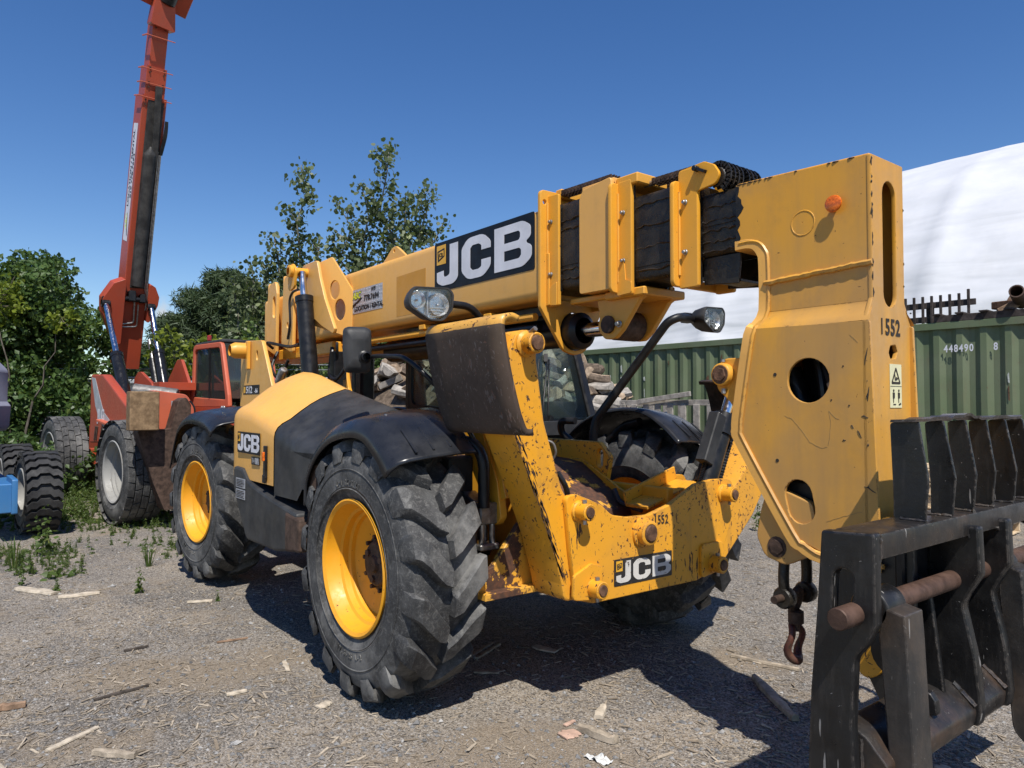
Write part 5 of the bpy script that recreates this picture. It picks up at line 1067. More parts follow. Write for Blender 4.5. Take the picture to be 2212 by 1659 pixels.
g = MB(); g.tube(bend([A_ + u * 1.45 + nb * .06 + Vector((0, -.02, 0)), A_ + u * 1.05 + nb * .05 + Vector((0, 0, 0)), A_ + u * 1.0 + nb * .03 + Vector((0, -.24, 0))], .05), .016, 8); g.tube(bend([A_ + u * 1.4 + nb * .06 + Vector((0, .05, 0)), A_ + u * .98 + nb * .05 + Vector((0, .06, 0)), A_ + u * .95 + nb * .03 + Vector((0, -.24, 0))], .05), .014, 8); O_(g, 'cross_pipe', 'steel', None, 0)
g = MB(); g.box(A_ + u * 1.55 + nb * .07 + Vector((0, -.08, 0)), (.16, .12, .2)); g.box(A_ + u * 1.52 + nb * .08 + Vector((0, .1, 0)), (.14, .10, .16)); g.cyl(A_ + u * 1.5 + nb * .09 + Vector((0, -.2, 0)), A_ + u * 1.5 + nb * .09 + Vector((0, .18, 0)), .05, n=10); O_(g, 'manifold', 'black', None, .015)
# rental banner on the right flank
F = frame(A_ + u * 2.55 + Vector((0, -.2005, 0)) - nb * .40, u, -nb * -1.0); F = frame(A_ + u * 2.52 + Vector((0, -.2025, 0)) - nb * .42, u, nb * 1.0)
Fd = Matrix.Translation((0, 0, 0)) @ frame(A_ + u * 2.52 + Vector((0, -.2025, 0)) - nb * .12, u, -nb)
g = MB(); g.plate([(0, 0), (2.1, 0), (2.1, .27), (0, .27)], Fd, .002, bev=0); g.text('LOCATION / RENTAL', .135, Fd @ Matrix.Translation((.62, .13, .002)), 1, sx=1.05, bold=.004, ext=.0006); g.text('819 778.7694', .115, Fd @ Matrix.Translation((.78, .02, .002)), 1, sx=1.25, bold=.004, ext=.0006); g.text('ABC', .13, Fd @ Matrix.Translation((.20, .13, .002)), 2, sx=1.1, shear=.2, bold=.003, ext=.0006)
g.plate(rpoly([(.08, .03), (.2, .06), (.5, .12), (.52, .14), (.45, .14), (.18, .10), (.12, .08)], .006), Fd, .001, bev=0, mi=1, off=.002); g.build('rental_banner', [M['decalw'], M['decalb'], M['lime']], bo, smooth=0, fix=False)
# lugs and twin lift rams
for s, y, yb, xb, zb in ((-1, -.20, -.22, -3.40, 1.42), (1, .56, .55, -4.0, 1.62)):
    g = MB(); c = A_ + u * 1.75; yy = .3 + s * .20
    kq = 1.0 if s < 0 else .5; g.plate(rpoly([(p_[0] * kq, p_[1] * (1 if kq == 1 else .6), *p_[2:]) for p_ in ((0, .12), (0, -1.1), (.10, -1.1, .04), (.34, -.55, .06), (.36, -.28, .05), (.20, .02, .03))], .03), frame(Vector((c.x, yy, c.z)) - nb * .02, (0, s, 0), u), .30); O_(g, 'ram_lug', 'orange', None, .006)
    top = A_ + u * 1.38 + nb * .10; top.y = y; bot = Vector((xb, yb, zb)); d = bot - top; md = top + d * .52
    g = MB(); g.cyl(top, md, .052, n=18); O_(g, 'lift_ram_rod', 'chrome', None, 0)
    g = MB(); g.cyl(md, bot, .10, n=22); g.lathe([(.10, 0), (.108, .004), (.108, .08), (.06, .09)], md + d.normalized() * .08, -d.normalized(), 22); O_(g, 'lift_ram', 'gloss', None, 0)
    g = MB(); g.lathe([(.07, -.07), (.07, .07), (.02, .07)], top, (0, 1, 0), 16); g.box(top + Vector((0, 0, .05)), (.10, .12, .16)); O_(g, 'ram_eye', 'black', None, .01)
    off = Vector((-.25, s * -.05, 0)); g = MB(); g.cyl(top + off + d * .38, top + off + d * .62, .035, n=12); O_(g, 'level_ram_rod', 'steel', None, 0); g = MB(); g.cyl(top + off + d * .6, bot + off, .075, n=16); O_(g, 'level_ram', 'black', None, 0)
    for k in range(3): hose(ora, [top + off + d * .75 + Vector((.1, s * .1 * k, 0)), top + off + d * .85 + Vector((.12, s * (.12 + .03 * k), 0)), bot + off + Vector((.15, s * .1, -.02 * k))], .016)
# cab
g = MB(); cy0, cy1 = .55, 1.28
fr = rpoly([(-2.62, 1.42, .05), (-1.02, 1.42, .03), (-1.05, 1.6), (-1.34, 2.40, .12), (-2.55, 2.42, .14)], .05)
for y in (cy0, cy1): g.plate(fr, FXZ(y), .06, [rpoly([(-2.52, 1.58, .04), (-1.14, 1.53, .04), (-1.40, 2.32, .08), (-2.47, 2.34, .10)], .05)], .012)
cab2 = O_(g, 'cab_frame', 'orangef', None, 0)
g = MB(); g.box((-1.83, .915, 1.28), (1.6, .79, .30)); O_(g, 'cab_base', 'orange', None, .02)
g = MB(); g.box((-1.93, .915, 2.42), (1.16, .74, .06)); O_(g, 'cab_roof', 'plastic', None, .02)
for y in (cy0, cy1): g = MB(); g.plate([(-2.55, 1.55), (-1.12, 1.5), (-1.38, 2.34), (-2.5, 2.36)], FXZ(y), .006, (), 0); g.build('side_window', M['glass2'], cab2)
g = MB(); g.bar((-1.80, cy0 - .028, 1.56), (-1.80, cy0 - .028, 2.33), .014, .03, (0, 1, 0)); g.build('window_divider', M['black'], cab2)
g = MB(); g.ngon([Vector((-1.03, cy0 + .03, 1.55)), Vector((-1.03, cy1 - .03, 1.55)), Vector((-1.35, cy1 - .03, 2.38)), Vector((-1.35, cy0 + .03, 2.38))]); g.build('windscreen', M['glass2'], cab2, solid=.008)
g = MB(); g.ngon([Vector((-2.58, cy0 + .03, 1.45)), Vector((-2.58, cy1 - .03, 1.45)), Vector((-2.54, cy1 - .03, 2.38)), Vector((-2.54, cy0 + .03, 2.38))]); g.build('rear_window', M['glass2'], cab2, solid=.008)
g = MB(); g.box((-2.15, .92, 1.6), (.45, .45, .2)); g.box((-2.36, .92, 1.95), (.12, .42, .6)); O_(g, 'seat', 'black', None, .04)
g = MB(); g.cyl((-2.05, .60, 2.46), (-2.05, .60, 2.55), .035, n=12); O_(g, 'beacon', 'redlens', None, .01)
g = MB(); g.box((-.72, .72, 1.52), (.12, .25, .42)); O_(g, 'side_console', 'black', None, .01)
# folded outrigger
g = MB(); g.box((.90, -1.15, 1.385), (.16, .30, .43)); of = O_(g, 'outrigger_foot', 'rustplate', None, .01)
g = MB(); g.plate(rpoly([(.40, 1.62), (.85, 1.60), (.85, 1.17), (.60, 1.17), (.40, 1.40)], .02), FXZ(-.985), .03); g.cyl((.62, -1.0, 1.38), (.62, -.94, 1.38), .035, n=12); O_(g, 'foot_bracket', 'black', None, .005)
g = MB(); g.plate(rpoly([(-1.16, 1.17), (-.80, 1.17), (-.72, 1.50), (-.64, 1.55, .04), (-.58, 1.45, .04), (-.60, .26), (-.86, .24), (-.98, .55)], .03), FYZ(.62), .22); O_(g, 'outrigger_leg', 'brown', None, .01)
hose(ora, [(.74, -.60, 1.50), (.76, -.55, 1.40), (.75, -.57, 1.2), (.74, -.62, 1.05)], .011)

# ================================================================== blue lift at the left edge of the yard
M['blue'] = paint('blue_paint', (.030, .14, .34), (.045, .16, .34), chip=.3, dirt=.25, rough=.45)
M['lav'] = plain('grey_lavender_cover', (.20, .20, .25), .5, 0, .08, 4)
b0 = S(-5.9, 8.3)
bl = thing('blue_lift', 'blue work lift with lavender grey cover and chunky black tyre at the left edge', 'lift', b0, radians(3))
def B_(g, n, m, bev=.01, **k): return g.build(n, M[m], bl, bev=bev, **k)
w0 = S(-5.30, 8.05) - b0
make_wheel(bl, 'wheel', (w0.x, w0.y, .45), radians(2), R=.45, W=.34, rb=.25, mt='rubber_dk', mr='rimw', side=-1, lugs=24, style='bar', lug_h=.035, depth=.1)
make_wheel(bl, 'wheel', (w0.x - 2.0, w0.y, .45), radians(2), R=.45, W=.34, rb=.25, mt='rubber_dk', mr='rimw', side=-1, lugs=24, style='bar', lug_h=.035, depth=.1)
q = S(-5.10, 7.42) - b0
g = MB(); g.plate(rpoly([(q.x - .5, .29), (q.x, .29), (q.x, .645), (q.x - .5, .66)], .02), FXZ(q.y - .05), .05); B_(g, 'side_skirt', 'blue', 0)
g = MB(); g.box((q.x - .9, q.y - .12, .45), (1.7, .2, .3)); B_(g, 'chassis', 'blue')
q = S(-5.655, 7.8) - b0
g = MB(); g.plate(rpoly([(-1.6, 1.12, .06), (0, 1.12, .08), (.02, 1.40, .02), (-.02, 1.45, .02), (-.02, 1.80, .08), (-.12, 1.90, .06), (-1.6, 1.90)], .03), frame((q.x, q.y, 0), S(0, 0) * 0 + Vector((sY, cY, 0)), (0, 0, 1)), .6); B_(g, 'engine_cover', 'lav', .02)
g = MB(); g.box((q.x - .6, q.y - .35, .86), (.9, .5, .6)); B_(g, 'turntable', 'black')
# ================================================================== green shipping container
M['green'] = paint('container_green_paint', (.100, .135, .066), (.130, .158, .090), chip=.40, scratch=.35, dirt=.35, rough=.55, rust=(.13, .055, .03), stretch=(1, 1, .1))
ca = S(6.62, 8.88); dv = (S(-.659, .753) - S(0, 0)).normalized(); nv = Vector((dv.y, -dv.x, 0))          # dv runs away along the flank, nv faces the yard
if nv.dot(CAM_POS - ca) < 0: nv = -nv
con = thing('shipping_container', 'long green corrugated shipping container standing behind the yellow boom head', 'container', (ca.x, ca.y, -.055))
con.rotation_euler = (0, 0, atan2(dv.y, dv.x)); SG = 1 if Vector((-dv.y, dv.x, 0)).dot(nv) > 0 else -1    # local: x along the flank, y*SG toward the yard
def C_(g, n, m='green', bev=.006, **k): return g.build(n, [M[q] for q in m] if isinstance(m, tuple) else M[m], con, bev=bev, **k)
Lc, Wc, Hc = 12.19, 2.44, 2.59
g = MB(); hts = (.16, .5, .9, 1.3, 1.7, 2.1, Hc - .10); rows = [[] for _ in hts]; x = .12
while x < Lc - .12:
    for dx, dy in ((0, 0), (.072, 0), (.140, -.036), (.210, -.036)):
        if x + dx < Lc - .1:
            for k, zz in enumerate(hts): rows[k].append(Vector((x + dx + .008 * noise.noise(Vector((x * .8, zz * 1.7, 1))), SG * (-.012 + dy + (.016 * noise.noise(Vector((x * .7, zz * 1.5, 4))) if 0 < k < 6 else 0)), zz)))
    x += .278
g.grid(rows); C_(g, 'corrugated_side', 'green', 0, smooth=20)
g = MB(); g.box((Lc / 2, -SG * .02, Hc - .05), (Lc, .07, .10)); C_(g, 'top_rail')
g = MB(); g.box((Lc / 2, -SG * .02, .08), (Lc, .09, .16)); C_(g, 'bottom_rail')
for xx in (.06, Lc - .06):
    g = MB(); g.box((xx, -SG * .03, Hc / 2), (.14, .10, Hc - .24)); C_(g, 'corner_post')
    for zz in (.06, Hc - .06): g = MB(); g.box((xx, -SG * .06, zz), (.178, .162, .118)); C_(g, 'corner_casting', 'green', .01)
g = MB(); g.box((Lc / 2, -SG * Wc / 2, Hc - .03), (Lc - .1, Wc - .12, .05)); C_(g, 'roof')
g = MB(); g.box((Lc / 2, -SG * (Wc - .03), Hc / 2), (Lc - .1, .05, Hc - .1)); C_(g, 'far_side')
for xx in (.03, Lc - .03): g = MB(); g.box((xx, -SG * Wc / 2, Hc / 2), (.05, Wc - .2, Hc - .12)); C_(g, 'end_wall')
# number painted on the flank (placed where the boom head leaves it visible)
e0 = 1.17; F = frame((e0, SG * .0005 + SG * .002, 2.18), (-1, 0, 0), (0, 0, 1)) if SG > 0 else frame((e0, -.0025, 2.18), (-1, 0, 0), (0, 0, 1))
Fn = frame((e0, SG * .006, 2.18), (-1, 0, 0), (0, 0, 1), (0, SG, 0))
g = MB(); g.text('448490', .135, Fn, 0, sx=.72, bold=.003, ext=.0008, spacing=1.25); C_(g, 'container_number', 'decalw', 0, smooth=0, fix=False)
g = MB(); g.text('8', .135, Fn @ Matrix.Translation((.58, 0, 0)), 0, sx=.72, bold=.003, ext=.0008); C_(g, 'check_digit', 'decalw', 0, smooth=0, fix=False)
# rust streaks and white scuffs on the flank
rr = random.Random(5)
for k in range(26):
    g = MB(); xx = .12 + .278 * rr.randrange(1, 40) + .036; zz = rr.uniform(.5, 2.2); hh = rr.uniform(.05, .28); w_ = rr.uniform(.008, .03)
    pts = [(xx + rr.uniform(-1, 1) * w_, zz + hh * t) for t in (0, .3, .6, 1)]; g.plate(rpoly([(xx - w_, zz), (xx + w_ * .6, zz + hh * .1), (xx + w_, zz + hh * .8), (xx - w_ * .4, zz + hh)], .004), frame((0, SG * -.003, 0), (1, 0, 0), (0, 0, 1)), .003, bev=0)
    C_(g, 'scuff', 'scuffw' if k % 3 else 'rust', 0, smooth=0)
# ------------------------------------------------------------------ things on its roof
def on_roof(name, label, cat, x, y, group=None):
    p = ca + dv * x - nv * y; o = thing(name, label, cat, (p.x, p.y, Hc - .055), atan2(dv.y, dv.x), group); return o
rk = on_roof('slatted_rack', 'dark slatted rack standing upright on the green container roof', 'rack', 1.02, .35)
for k in range(13):
    g = MB(); g.box((-.05 + .115 * k, 0, .20 + (.02 if k == 0 else 0)), (.032, .03, .44 + (.05 if k == 0 else 0))); g.build('upright', M['darkwood'], rk, bev=.003)
for zz in (.09, .29):
    g = MB(); g.box((.62, -.03, zz), (1.5, .03, .085)); g.build('rail', M['darkwood'], rk, bev=.004)
g = MB(); g.box((.45, -.06, .19), (.10, .03, .30)); g.build('centre_block', M['darkwood'], rk, bev=.004)
pl = on_roof('flat_pallet', 'dark pallet lying flat on the green container roof', 'pallet', .1, .45)
for k in range(5): g = MB(); g.box((.28 * k + .03, 0, .105), (.10, 1.0, .022)); g.build('board', M['darkwood'], pl, bev=.003)
for yy in (-.42, 0, .42): g = MB(); g.box((.58, yy, .045), (1.2, .09, .09)); g.build('runner', M['darkwood'], pl, bev=.003)
for i, (dx, dy, dz, a) in enumerate(((.02, .05, .17, .3), (.12, .25, .19, -.2), (.0, .45, .16, .1))):
    p = ca + dv * (.35 + dx) - nv * (.2 + dy); b = thing('timber_offcut', ('rough timber offcut leaning at the near edge of the roof pallet', 'reddish timber offcut lying across the roof pallet', 'timber offcut behind the others on the roof pallet')[i], 'timber', (p.x, p.y, Hc + .065), atan2(dv.y, dv.x) + a, 'timber on the container roof')
    g = MB(); g.box((0, 0, dz * .5), (.5, .14, .10), Matrix.Rotation(.5 * (1 - i), 3, 'Y')); g.build('beam', M['oldwood'] if i != 1 else M['rust'], b, bev=.01)
p = ca + dv * .33 - nv * .12; b = thing('pipe_stub', 'short dark pipe stub lying on the roof pallet', 'pipe', (p.x, p.y, Hc + .065), atan2(dv.y, dv.x) + .4)
g = MB(); g.lathe([(.07, -.22), (.085, -.22), (.085, .22), (.07, .22)], (0, 0, .14), (.3, 1, .25), 18, closed=True); g.build('tube', M['brown'], b)

# ================================================================== white fabric shelter behind the container
tf = NT('white_tarpaulin'); cf = tf.mix(tf.ramp(tf.noise(1.2, 5, .6), .35, .7), (.50, .51, .535), (.56, .565, .585)); cf = tf.mix(tf.math('MULTIPLY', tf.ramp(tf.noise(3, 4, .6, tf.coord((.3, .3, .05))), .55, .8), .35), cf, (.40, .40, .39))
fold = tf.math('ADD', tf.noise(1, 2, .5, tf.coord((.22, .5, 1.1), (0, .55, 0)), dist=.6), tf.math('MULTIPLY', tf.noise(1, 2, .5, tf.coord((.35, 1.0, 3.2), (.1, .65, 0), 'Object', (3, 7, 1)), dist=.4), .22))
tf.bump(fold, .42, .30); M['fabric'] = tf.set(cf, .6, 0, .3)
sh0 = ca - nv * 2.4
shel = thing('fabric_shelter', 'large white tarpaulin shelter with arched ribs behind the green container', 'shelter', sh0); shel.rotation_euler = con.rotation_euler
prof = spline([(0, -.3, 0), (0, 0, 0), (0, .02, 1.3), (0, .25, 2.7), (0, 1.15, 4.35), (0, 2.8, 5.95), (0, 4.9, 6.95), (0, 7.1, 7.5), (0, 9.3, 6.95), (0, 11.4, 5.9), (0, 13.2, 4.0), (0, 14.2, 0)], 16)[16:]
ribs = [-6.55 + 4.47 * k for k in range(9)]
xs = []; x = -7.0
while x < 27.5: xs.append(x); x += .16 if x < 12 else .45
# cumulative arc length
arc_l = [0]
for a, b in zip(prof, prof[1:]): arc_l.append(arc_l[-1] + (b - a).length)
g = MB(); rows = []
for j, p in enumerate(prof):
    a = prof[max(j - 1, 0)]; b = prof[min(j + 1, len(prof) - 1)]; t = (b - a).normalized(); n = Vector((0, -t.z, t.y)); s_ = arc_l[j]; row = []
    for x in xs:
        d_ = min(abs(x - r) for r in ribs); hi_ = max(0, min(1, (s_ - 6.0) / 3)); sag = (-.13 * (1 - math.exp(-(d_ / .22))) - .10 * (min(d_, 2.2) / 2.2) ** 2) * (1 - .75 * hi_)
        low = max(0, 1 - s_ / 6.5)
        w = .15 * sin(2.1 * s_ + .55 * x + 1.3 * noise.noise(Vector((x * .25, s_ * .5, 1)))) * low + .07 * noise.noise(Vector((x * .30, s_ * 1.3 + x * .45, 3.1))) + .03 * abs(noise.noise(Vector((x * .5, s_ * 2.2 + x * .9, 5.1)))) + .03 * noise.noise(Vector((x * .6 - s_ * .4, s_ * 3.0, 7.7))) 
        q = p + n * (sag + w * min(1, .35 + d_)); row.append(Vector((x, -SG * q.y, q.z)))
    rows.append(row)
# finer rows
fine = []
for a, b in zip(rows, rows[1:]):
    fine.append(a)
fine.append(rows[-1]); g.grid(fine); g.build('cover', M['fabric'], shel, smooth=80)
for r in ribs:
    g = MB(); g.tube([Vector((r, -SG * (q.y * .955 + .30), max(q.z * .955 - .25, 0))) for q in prof[::5]], .04, 6); g.build('arch_rib', M['steel'], shel)
for xx in (-7.0, 27.4):
    g = MB(); g.ngon([Vector((xx, -SG * q.y, q.z)) for q in prof]); g.build('end_wall', M['fabric'], shel, smooth=0)
# ================================================================== firewood heap between cab and container
M['wood1'] = plain('split_firewood', (.30, .215, .145), .85, 0, .35, 9, .2, .4, (.46, .35, .25)); M['wood2'] = plain('bark', (.10, .075, .055), .9, 0, .4, 14, .2, .8); M['wood3'] = plain('grey_weathered_wood', (.27, .245, .215), .9, 0, .3, 10, .2, .5)
rr = random.Random(21); metas = []
def log_mesh(k):
    g = MB(); L_ = rr.uniform(.36, .50); r = rr.uniform(.058, .095); kind = k % 3
    if kind == 0: sec = [(r * rr.uniform(.85, 1.1) * cos(a), r * rr.uniform(.85, 1.1) * sin(a)) for a in [2 * pi * i / 9 for i in range(9)]]
    elif kind == 1: sec = [(r * 1.3 * cos(a), r * 1.3 * sin(a) - .04) for a in [pi * i / 6 for i in range(7)]]
    else: sec = [(0, -.02), (r * 1.6, .0), (r * 1.5 * cos(.5), r * 1.5 * sin(.5)), (r * 1.5 * cos(1.0), r * 1.5 * sin(1.0)), (.02, r * 1.1)]
    rows = []
    for i in range(4):
        x = (i / 3 - .5) * L_; rows.append([Vector((x, y * rr.uniform(.9, 1.08) + .012 * sin(i + k), z_ * rr.uniform(.9, 1.08))) for y, z_ in sec])
    g.grid(rows, closed=True)
    for f in range(len(g.m)): g.m[f] = 1 if (f % len(sec)) < (len(sec) - (0 if kind == 0 else 2)) else 0
    g.add(rows[0], [tuple(range(len(sec)))], 0); g.add(rows[-1], [tuple(range(len(sec)))], 0)
    bm = bmesh.new(); vv = [bm.verts.new(p) for p in g.v]
    for f, m in zip(g.f, g.m):
        try: bm.faces.new([vv[i] for i in f]).material_index = m
        except ValueError: pass
    bmesh.ops.recalc_face_normals(bm, faces=bm.faces); me = bpy.data.meshes.new('firewood_log'); bm.to_mesh(me); bm.free()
    for m in ((M['wood1'], M['wood2']) if k % 4 else (M['wood3'], M['wood3'])): me.materials.append(m)
    return me
metas = [log_mesh(k) for k in range(12)]
def heap_z(r, d): return 2.5 * max(0, 1 - ((r + .45) / 2.85) ** 2 - ((d - 11.9) / 1.9) ** 2) ** .6
n_log = 0; rr = random.Random(31)
while n_log < 290:
    r, d = rr.uniform(-3.2, 2.3), rr.uniform(10.2, 12.9); hz = heap_z(r, d)
    if hz < .02 and rr.random() < .9: continue
    o = bpy.data.objects.new('firewood_log', metas[rr.randrange(12)]); COL.objects.link(o)
    p = S(r, d, hz + rr.uniform(.03, .12)); o.location = p; o.rotation_euler = (rr.uniform(0, 6.28), rr.uniform(-.5, .5), rr.uniform(0, 6.28)); n_log += 1
    tag(o, 'split firewood log lying in the heap between the cab and the green container', 'log', 'split logs of the firewood heap')
g = MB(); N = 26; rows = []
for i in range(N + 1):
    row = []
    for j in range(N + 1):
        r, d = -3.4 + 6.0 * i / N, 10.1 + 4.2 * j / N; row.append(S(r, d, heap_z(r, d) - .06 + .06 * noise.noise(Vector((r * 3, d * 3, 0)))))
    rows.append(row)
g.grid(rows); tag(g.build('bark_rubble', M['wood2'], None, smooth=60), 'mass of bark and broken wood filling the firewood heap', 'bark', kind='stuff')
# ================================================================== pallets
def pallet(name, label, loc, rz, mat, group=None, tilt=None, w=1.2, n=7):
    o = thing(name, label, 'pallet', loc, rz, group)
    if tilt: o.rotation_euler = (tilt[0], tilt[1], rz)
    for k in range(n): g = MB(); g.box(((k / (n - 1) - .5) * (w - .1), rr.uniform(-.01, .01), .125), (.095, 1.0, .018)); g.build('board', M[mat], o, bev=.002)
    for yy in (-.45, 0, .45): g = MB(); g.box((0, yy, .07), (w, .04, .09)); g.build('runner', M[mat], o, bev=.002)
    for k in (0, n // 2, n - 1): g = MB(); g.box(((k / (n - 1) - .5) * (w - .1), 0, .014), (.095, 1.0, .018)); g.build('board', M[mat], o, bev=.002)
    return o
pc = S(4.85, 8.15); rz0 = atan2(dv.y, dv.x)
nm = ('lowest', 'second', 'third', 'fourth', 'topmost')
for k in range(5): pallet('wooden_pallet', 'pale new wooden pallet behind the fork carriage, %s of its stack' % nm[k], (pc.x + .02 * sin(k * 2), pc.y + .02 * cos(k * 3), .145 * k), rz0 + .03 * sin(k * 5), 'palewood', 'stacked pallets behind the carriage')
# grey crate side standing behind the far front wheel
pg = S(1.45, 9.55); cr = thing('wooden_crate', 'weathered grey open slatted crate behind the far front wheel of the yellow machine', 'crate', (pg.x, pg.y, 0), rz0 + pi)
def slat(par, c, d, rx=0): g = MB(); g.box(c, d, Matrix.Rotation(rx, 3, 'Y')); g.build('slat', M['wood3'], par, bev=.004)
for k in range(8): slat(cr, (.02 + .19 * k, 0, .72), (.085, .02, 1.40))
for zz in (.25, .85, 1.44): slat(cr, (.68, .025, zz), (1.46, .025, .07))
slat(cr, (.70, -.03, 1.50), (.80, .03, .06), -.12)
for k in (0, 7): slat(cr, (.02 + .19 * k, SG * .5, .72), (.05, .05, 1.45)); slat(cr, (.02 + .19 * k, SG * .25, 1.42), (.04, .5, .06))
for k in range(6): slat(cr, (.1 + .24 * k, SG * .5, .72), (.09, .02, 1.4))
# ================================================================== vegetation
def m_leaf(name, a, b, c, trans=.35, rough=.45):
    t = NT(name); n, l = t.n, t.l
    geo = n.new('ShaderNodeNewGeometry'); rnd = geo.outputs['Random Per Island']
    col = t.mix(t.ramp(rnd, .0, .75), a, b); col = t.mix(t.ramp(rnd, .86, 1.0), col, c)
    col = t.mix(t.ramp(t.noise(.9, 2), .35, .7), col, tuple(x * .72 for x in b))
    t.set(col, rough, 0, .35); tr = n.new('ShaderNodeBsdfTranslucent'); l.new(t.mix(.5, col, (.16, .24, .03)), tr.inputs[0])
    mx = n.new('ShaderNodeMixShader'); mx.inputs[0].default_value = trans; l.new(t.b.outputs[0], mx.inputs[1]); l.new(tr.outputs[0], mx.inputs[2]); l.new(mx.outputs[0], t.out.inputs[0])
    return t.mat
M['leaf_dark'] = m_leaf('dark_broad_leaf', (.046, .092, .026), (.088, .150, .040), (.21, .28, .07))
M['leaf_mid'] = m_leaf('mid_green_leaf', (.064, .112, .032), (.118, .180, .050), (.24, .30, .08))
M['leaf_lime'] = m_leaf('yellow_green_leaf', (.13, .19, .02), (.22, .27, .03), (.34, .34, .05), .45)
M['leaf_poplar'] = m_leaf('grey_green_poplar_leaf', (.075, .105, .050), (.14, .175, .085), (.30, .34, .14), .35)
M['needle'] = m_leaf('pine_needle', (.034, .058, .024), (.062, .095, .040), (.10, .13, .06), .15, .6)
M['weed'] = m_leaf('weed_green', (.055, .095, .020), (.10, .15, .035), (.20, .20, .06), .35)
M['trunk'] = plain('tree_bark', (.10, .085, .068), .9, 0, .35, 9, .2, .7)
M['palebark'] = plain('pale_poplar_bark', (.20, .19, .15), .85, 0, .25, 9, .2, .4)

def leaf_quad(V_, F_, p, sz, rn, shape='leaf', up=None):
    d = Vector((rn.gauss(0, 1), rn.gauss(0, 1), rn.gauss(0, .8) + .25))
    if d.length < .1: d = Vector((0, 0, 1))
    d.normalize(); a = Vector((rn.gauss(0, 1), rn.gauss(0, 1), rn.gauss(-.35, .7)))
    a = a - d * a.dot(d)
    if a.length < .05: a = d.orthogonal()
    a.normalize(); b = d.cross(a); k = len(V_); s = sz * rn.uniform(.65, 1.25)
    if shape == 'leaf':
        V_ += [p, p + a * s * .45 + b * s * .34 + d * s * .06, p + a * s, p + a * s * .45 - b * s * .34 + d * s * .06]; F_.append((k, k + 1, k + 2, k + 3))
    elif shape == 'round':
        V_ += [p, p + a * s * .25 + b * s * .42, p + a * s * .75 + b * s * .30, p + a * s, p + a * s * .75 - b * s * .30, p + a * s * .25 - b * s * .42]; F_.append((k, k + 1, k + 2, k + 3, k + 4, k + 5))
    else:
        V_ += [p + b * s * .09, p + a * s, p - b * s * .09]; F_.append((k, k + 1, k + 2))
def mesh_obj(name, V_, F_, mat, parent, smooth=False):
    me = bpy.data.meshes.new(name); me.from_pydata([tuple(v) for v in V_], [], F_); me.materials.append(mat)
    o = bpy.data.objects.new(name, me); COL.objects.link(o); o.parent = parent; return o
def limb(g, a, b, r0, r1, rn, wob=.06, n=5):
    a, b = Vector(a), Vector(b); P = []
    for i in range(n + 1):
        t = i / n; P.append(a.lerp(b, t) + Vector((rn.uniform(-1, 1), rn.uniform(-1, 1), rn.uniform(-.4, .4))) * wob * (a - b).length * (0 if i in (0, n) else 1))
    g.tube(P, r0, 6, radii=[r0 + (r1 - r0) * i / n for i in range(n + 1)]); return P
def bushy(name, label, cat, base, clumps, leaf, sz, dens, seed, trunk_r=.10, shape='leaf', bark='trunk', group=None):
    """clumps: (dx, dy, z, rx, rz) in the site's right/ahead directions"""
    rn = random.Random(seed); o = thing(name, label, cat, base, 0, group); V_, F_ = [], []; g = MB()
    for (r, d, z_, rx, rz_) in clumps:
        c = S(r, d, z_) - S(0, 0)
        limb(g, (0, 0, 0), (c.x * .4, c.y * .4, z_ * .5), trunk_r, trunk_r * .6, rn); limb(g, (c.x * .4, c.y * .4, z_ * .5), c, trunk_r * .6, trunk_r * .15, rn)
        subs = []
        for k in range(int(10 + 14 * rx)):
            v = Vector((rn.gauss(0, 1), rn.gauss(0, 1), rn.gauss(0, 1))).normalized() * rn.uniform(.45, 1.0)
            subs.append((c + Vector((v.x * rx, v.y * rx, v.z * rz_)), rn.uniform(.22, .42) * rx))
        for q, rad in subs:
            if rn.random() < .6: limb(g, c, q, trunk_r * .16, .006, rn, .05, 3)
            for k in range(int(dens * rad * rad * 4)):
                w = Vector((rn.gauss(0, 1), rn.gauss(0, 1), rn.gauss(0, 1))).normalized() * rad * rn.uniform(.55, 1.08)
                w.z *= .85; p = q + w
                if p.z + base[2] < .03: continue
                leaf_quad(V_, F_, p, sz, rn, shape)
    g.build('trunk', M[bark], o, smooth=60); mesh_obj('crown', V_, F_, M[leaf], o); return o
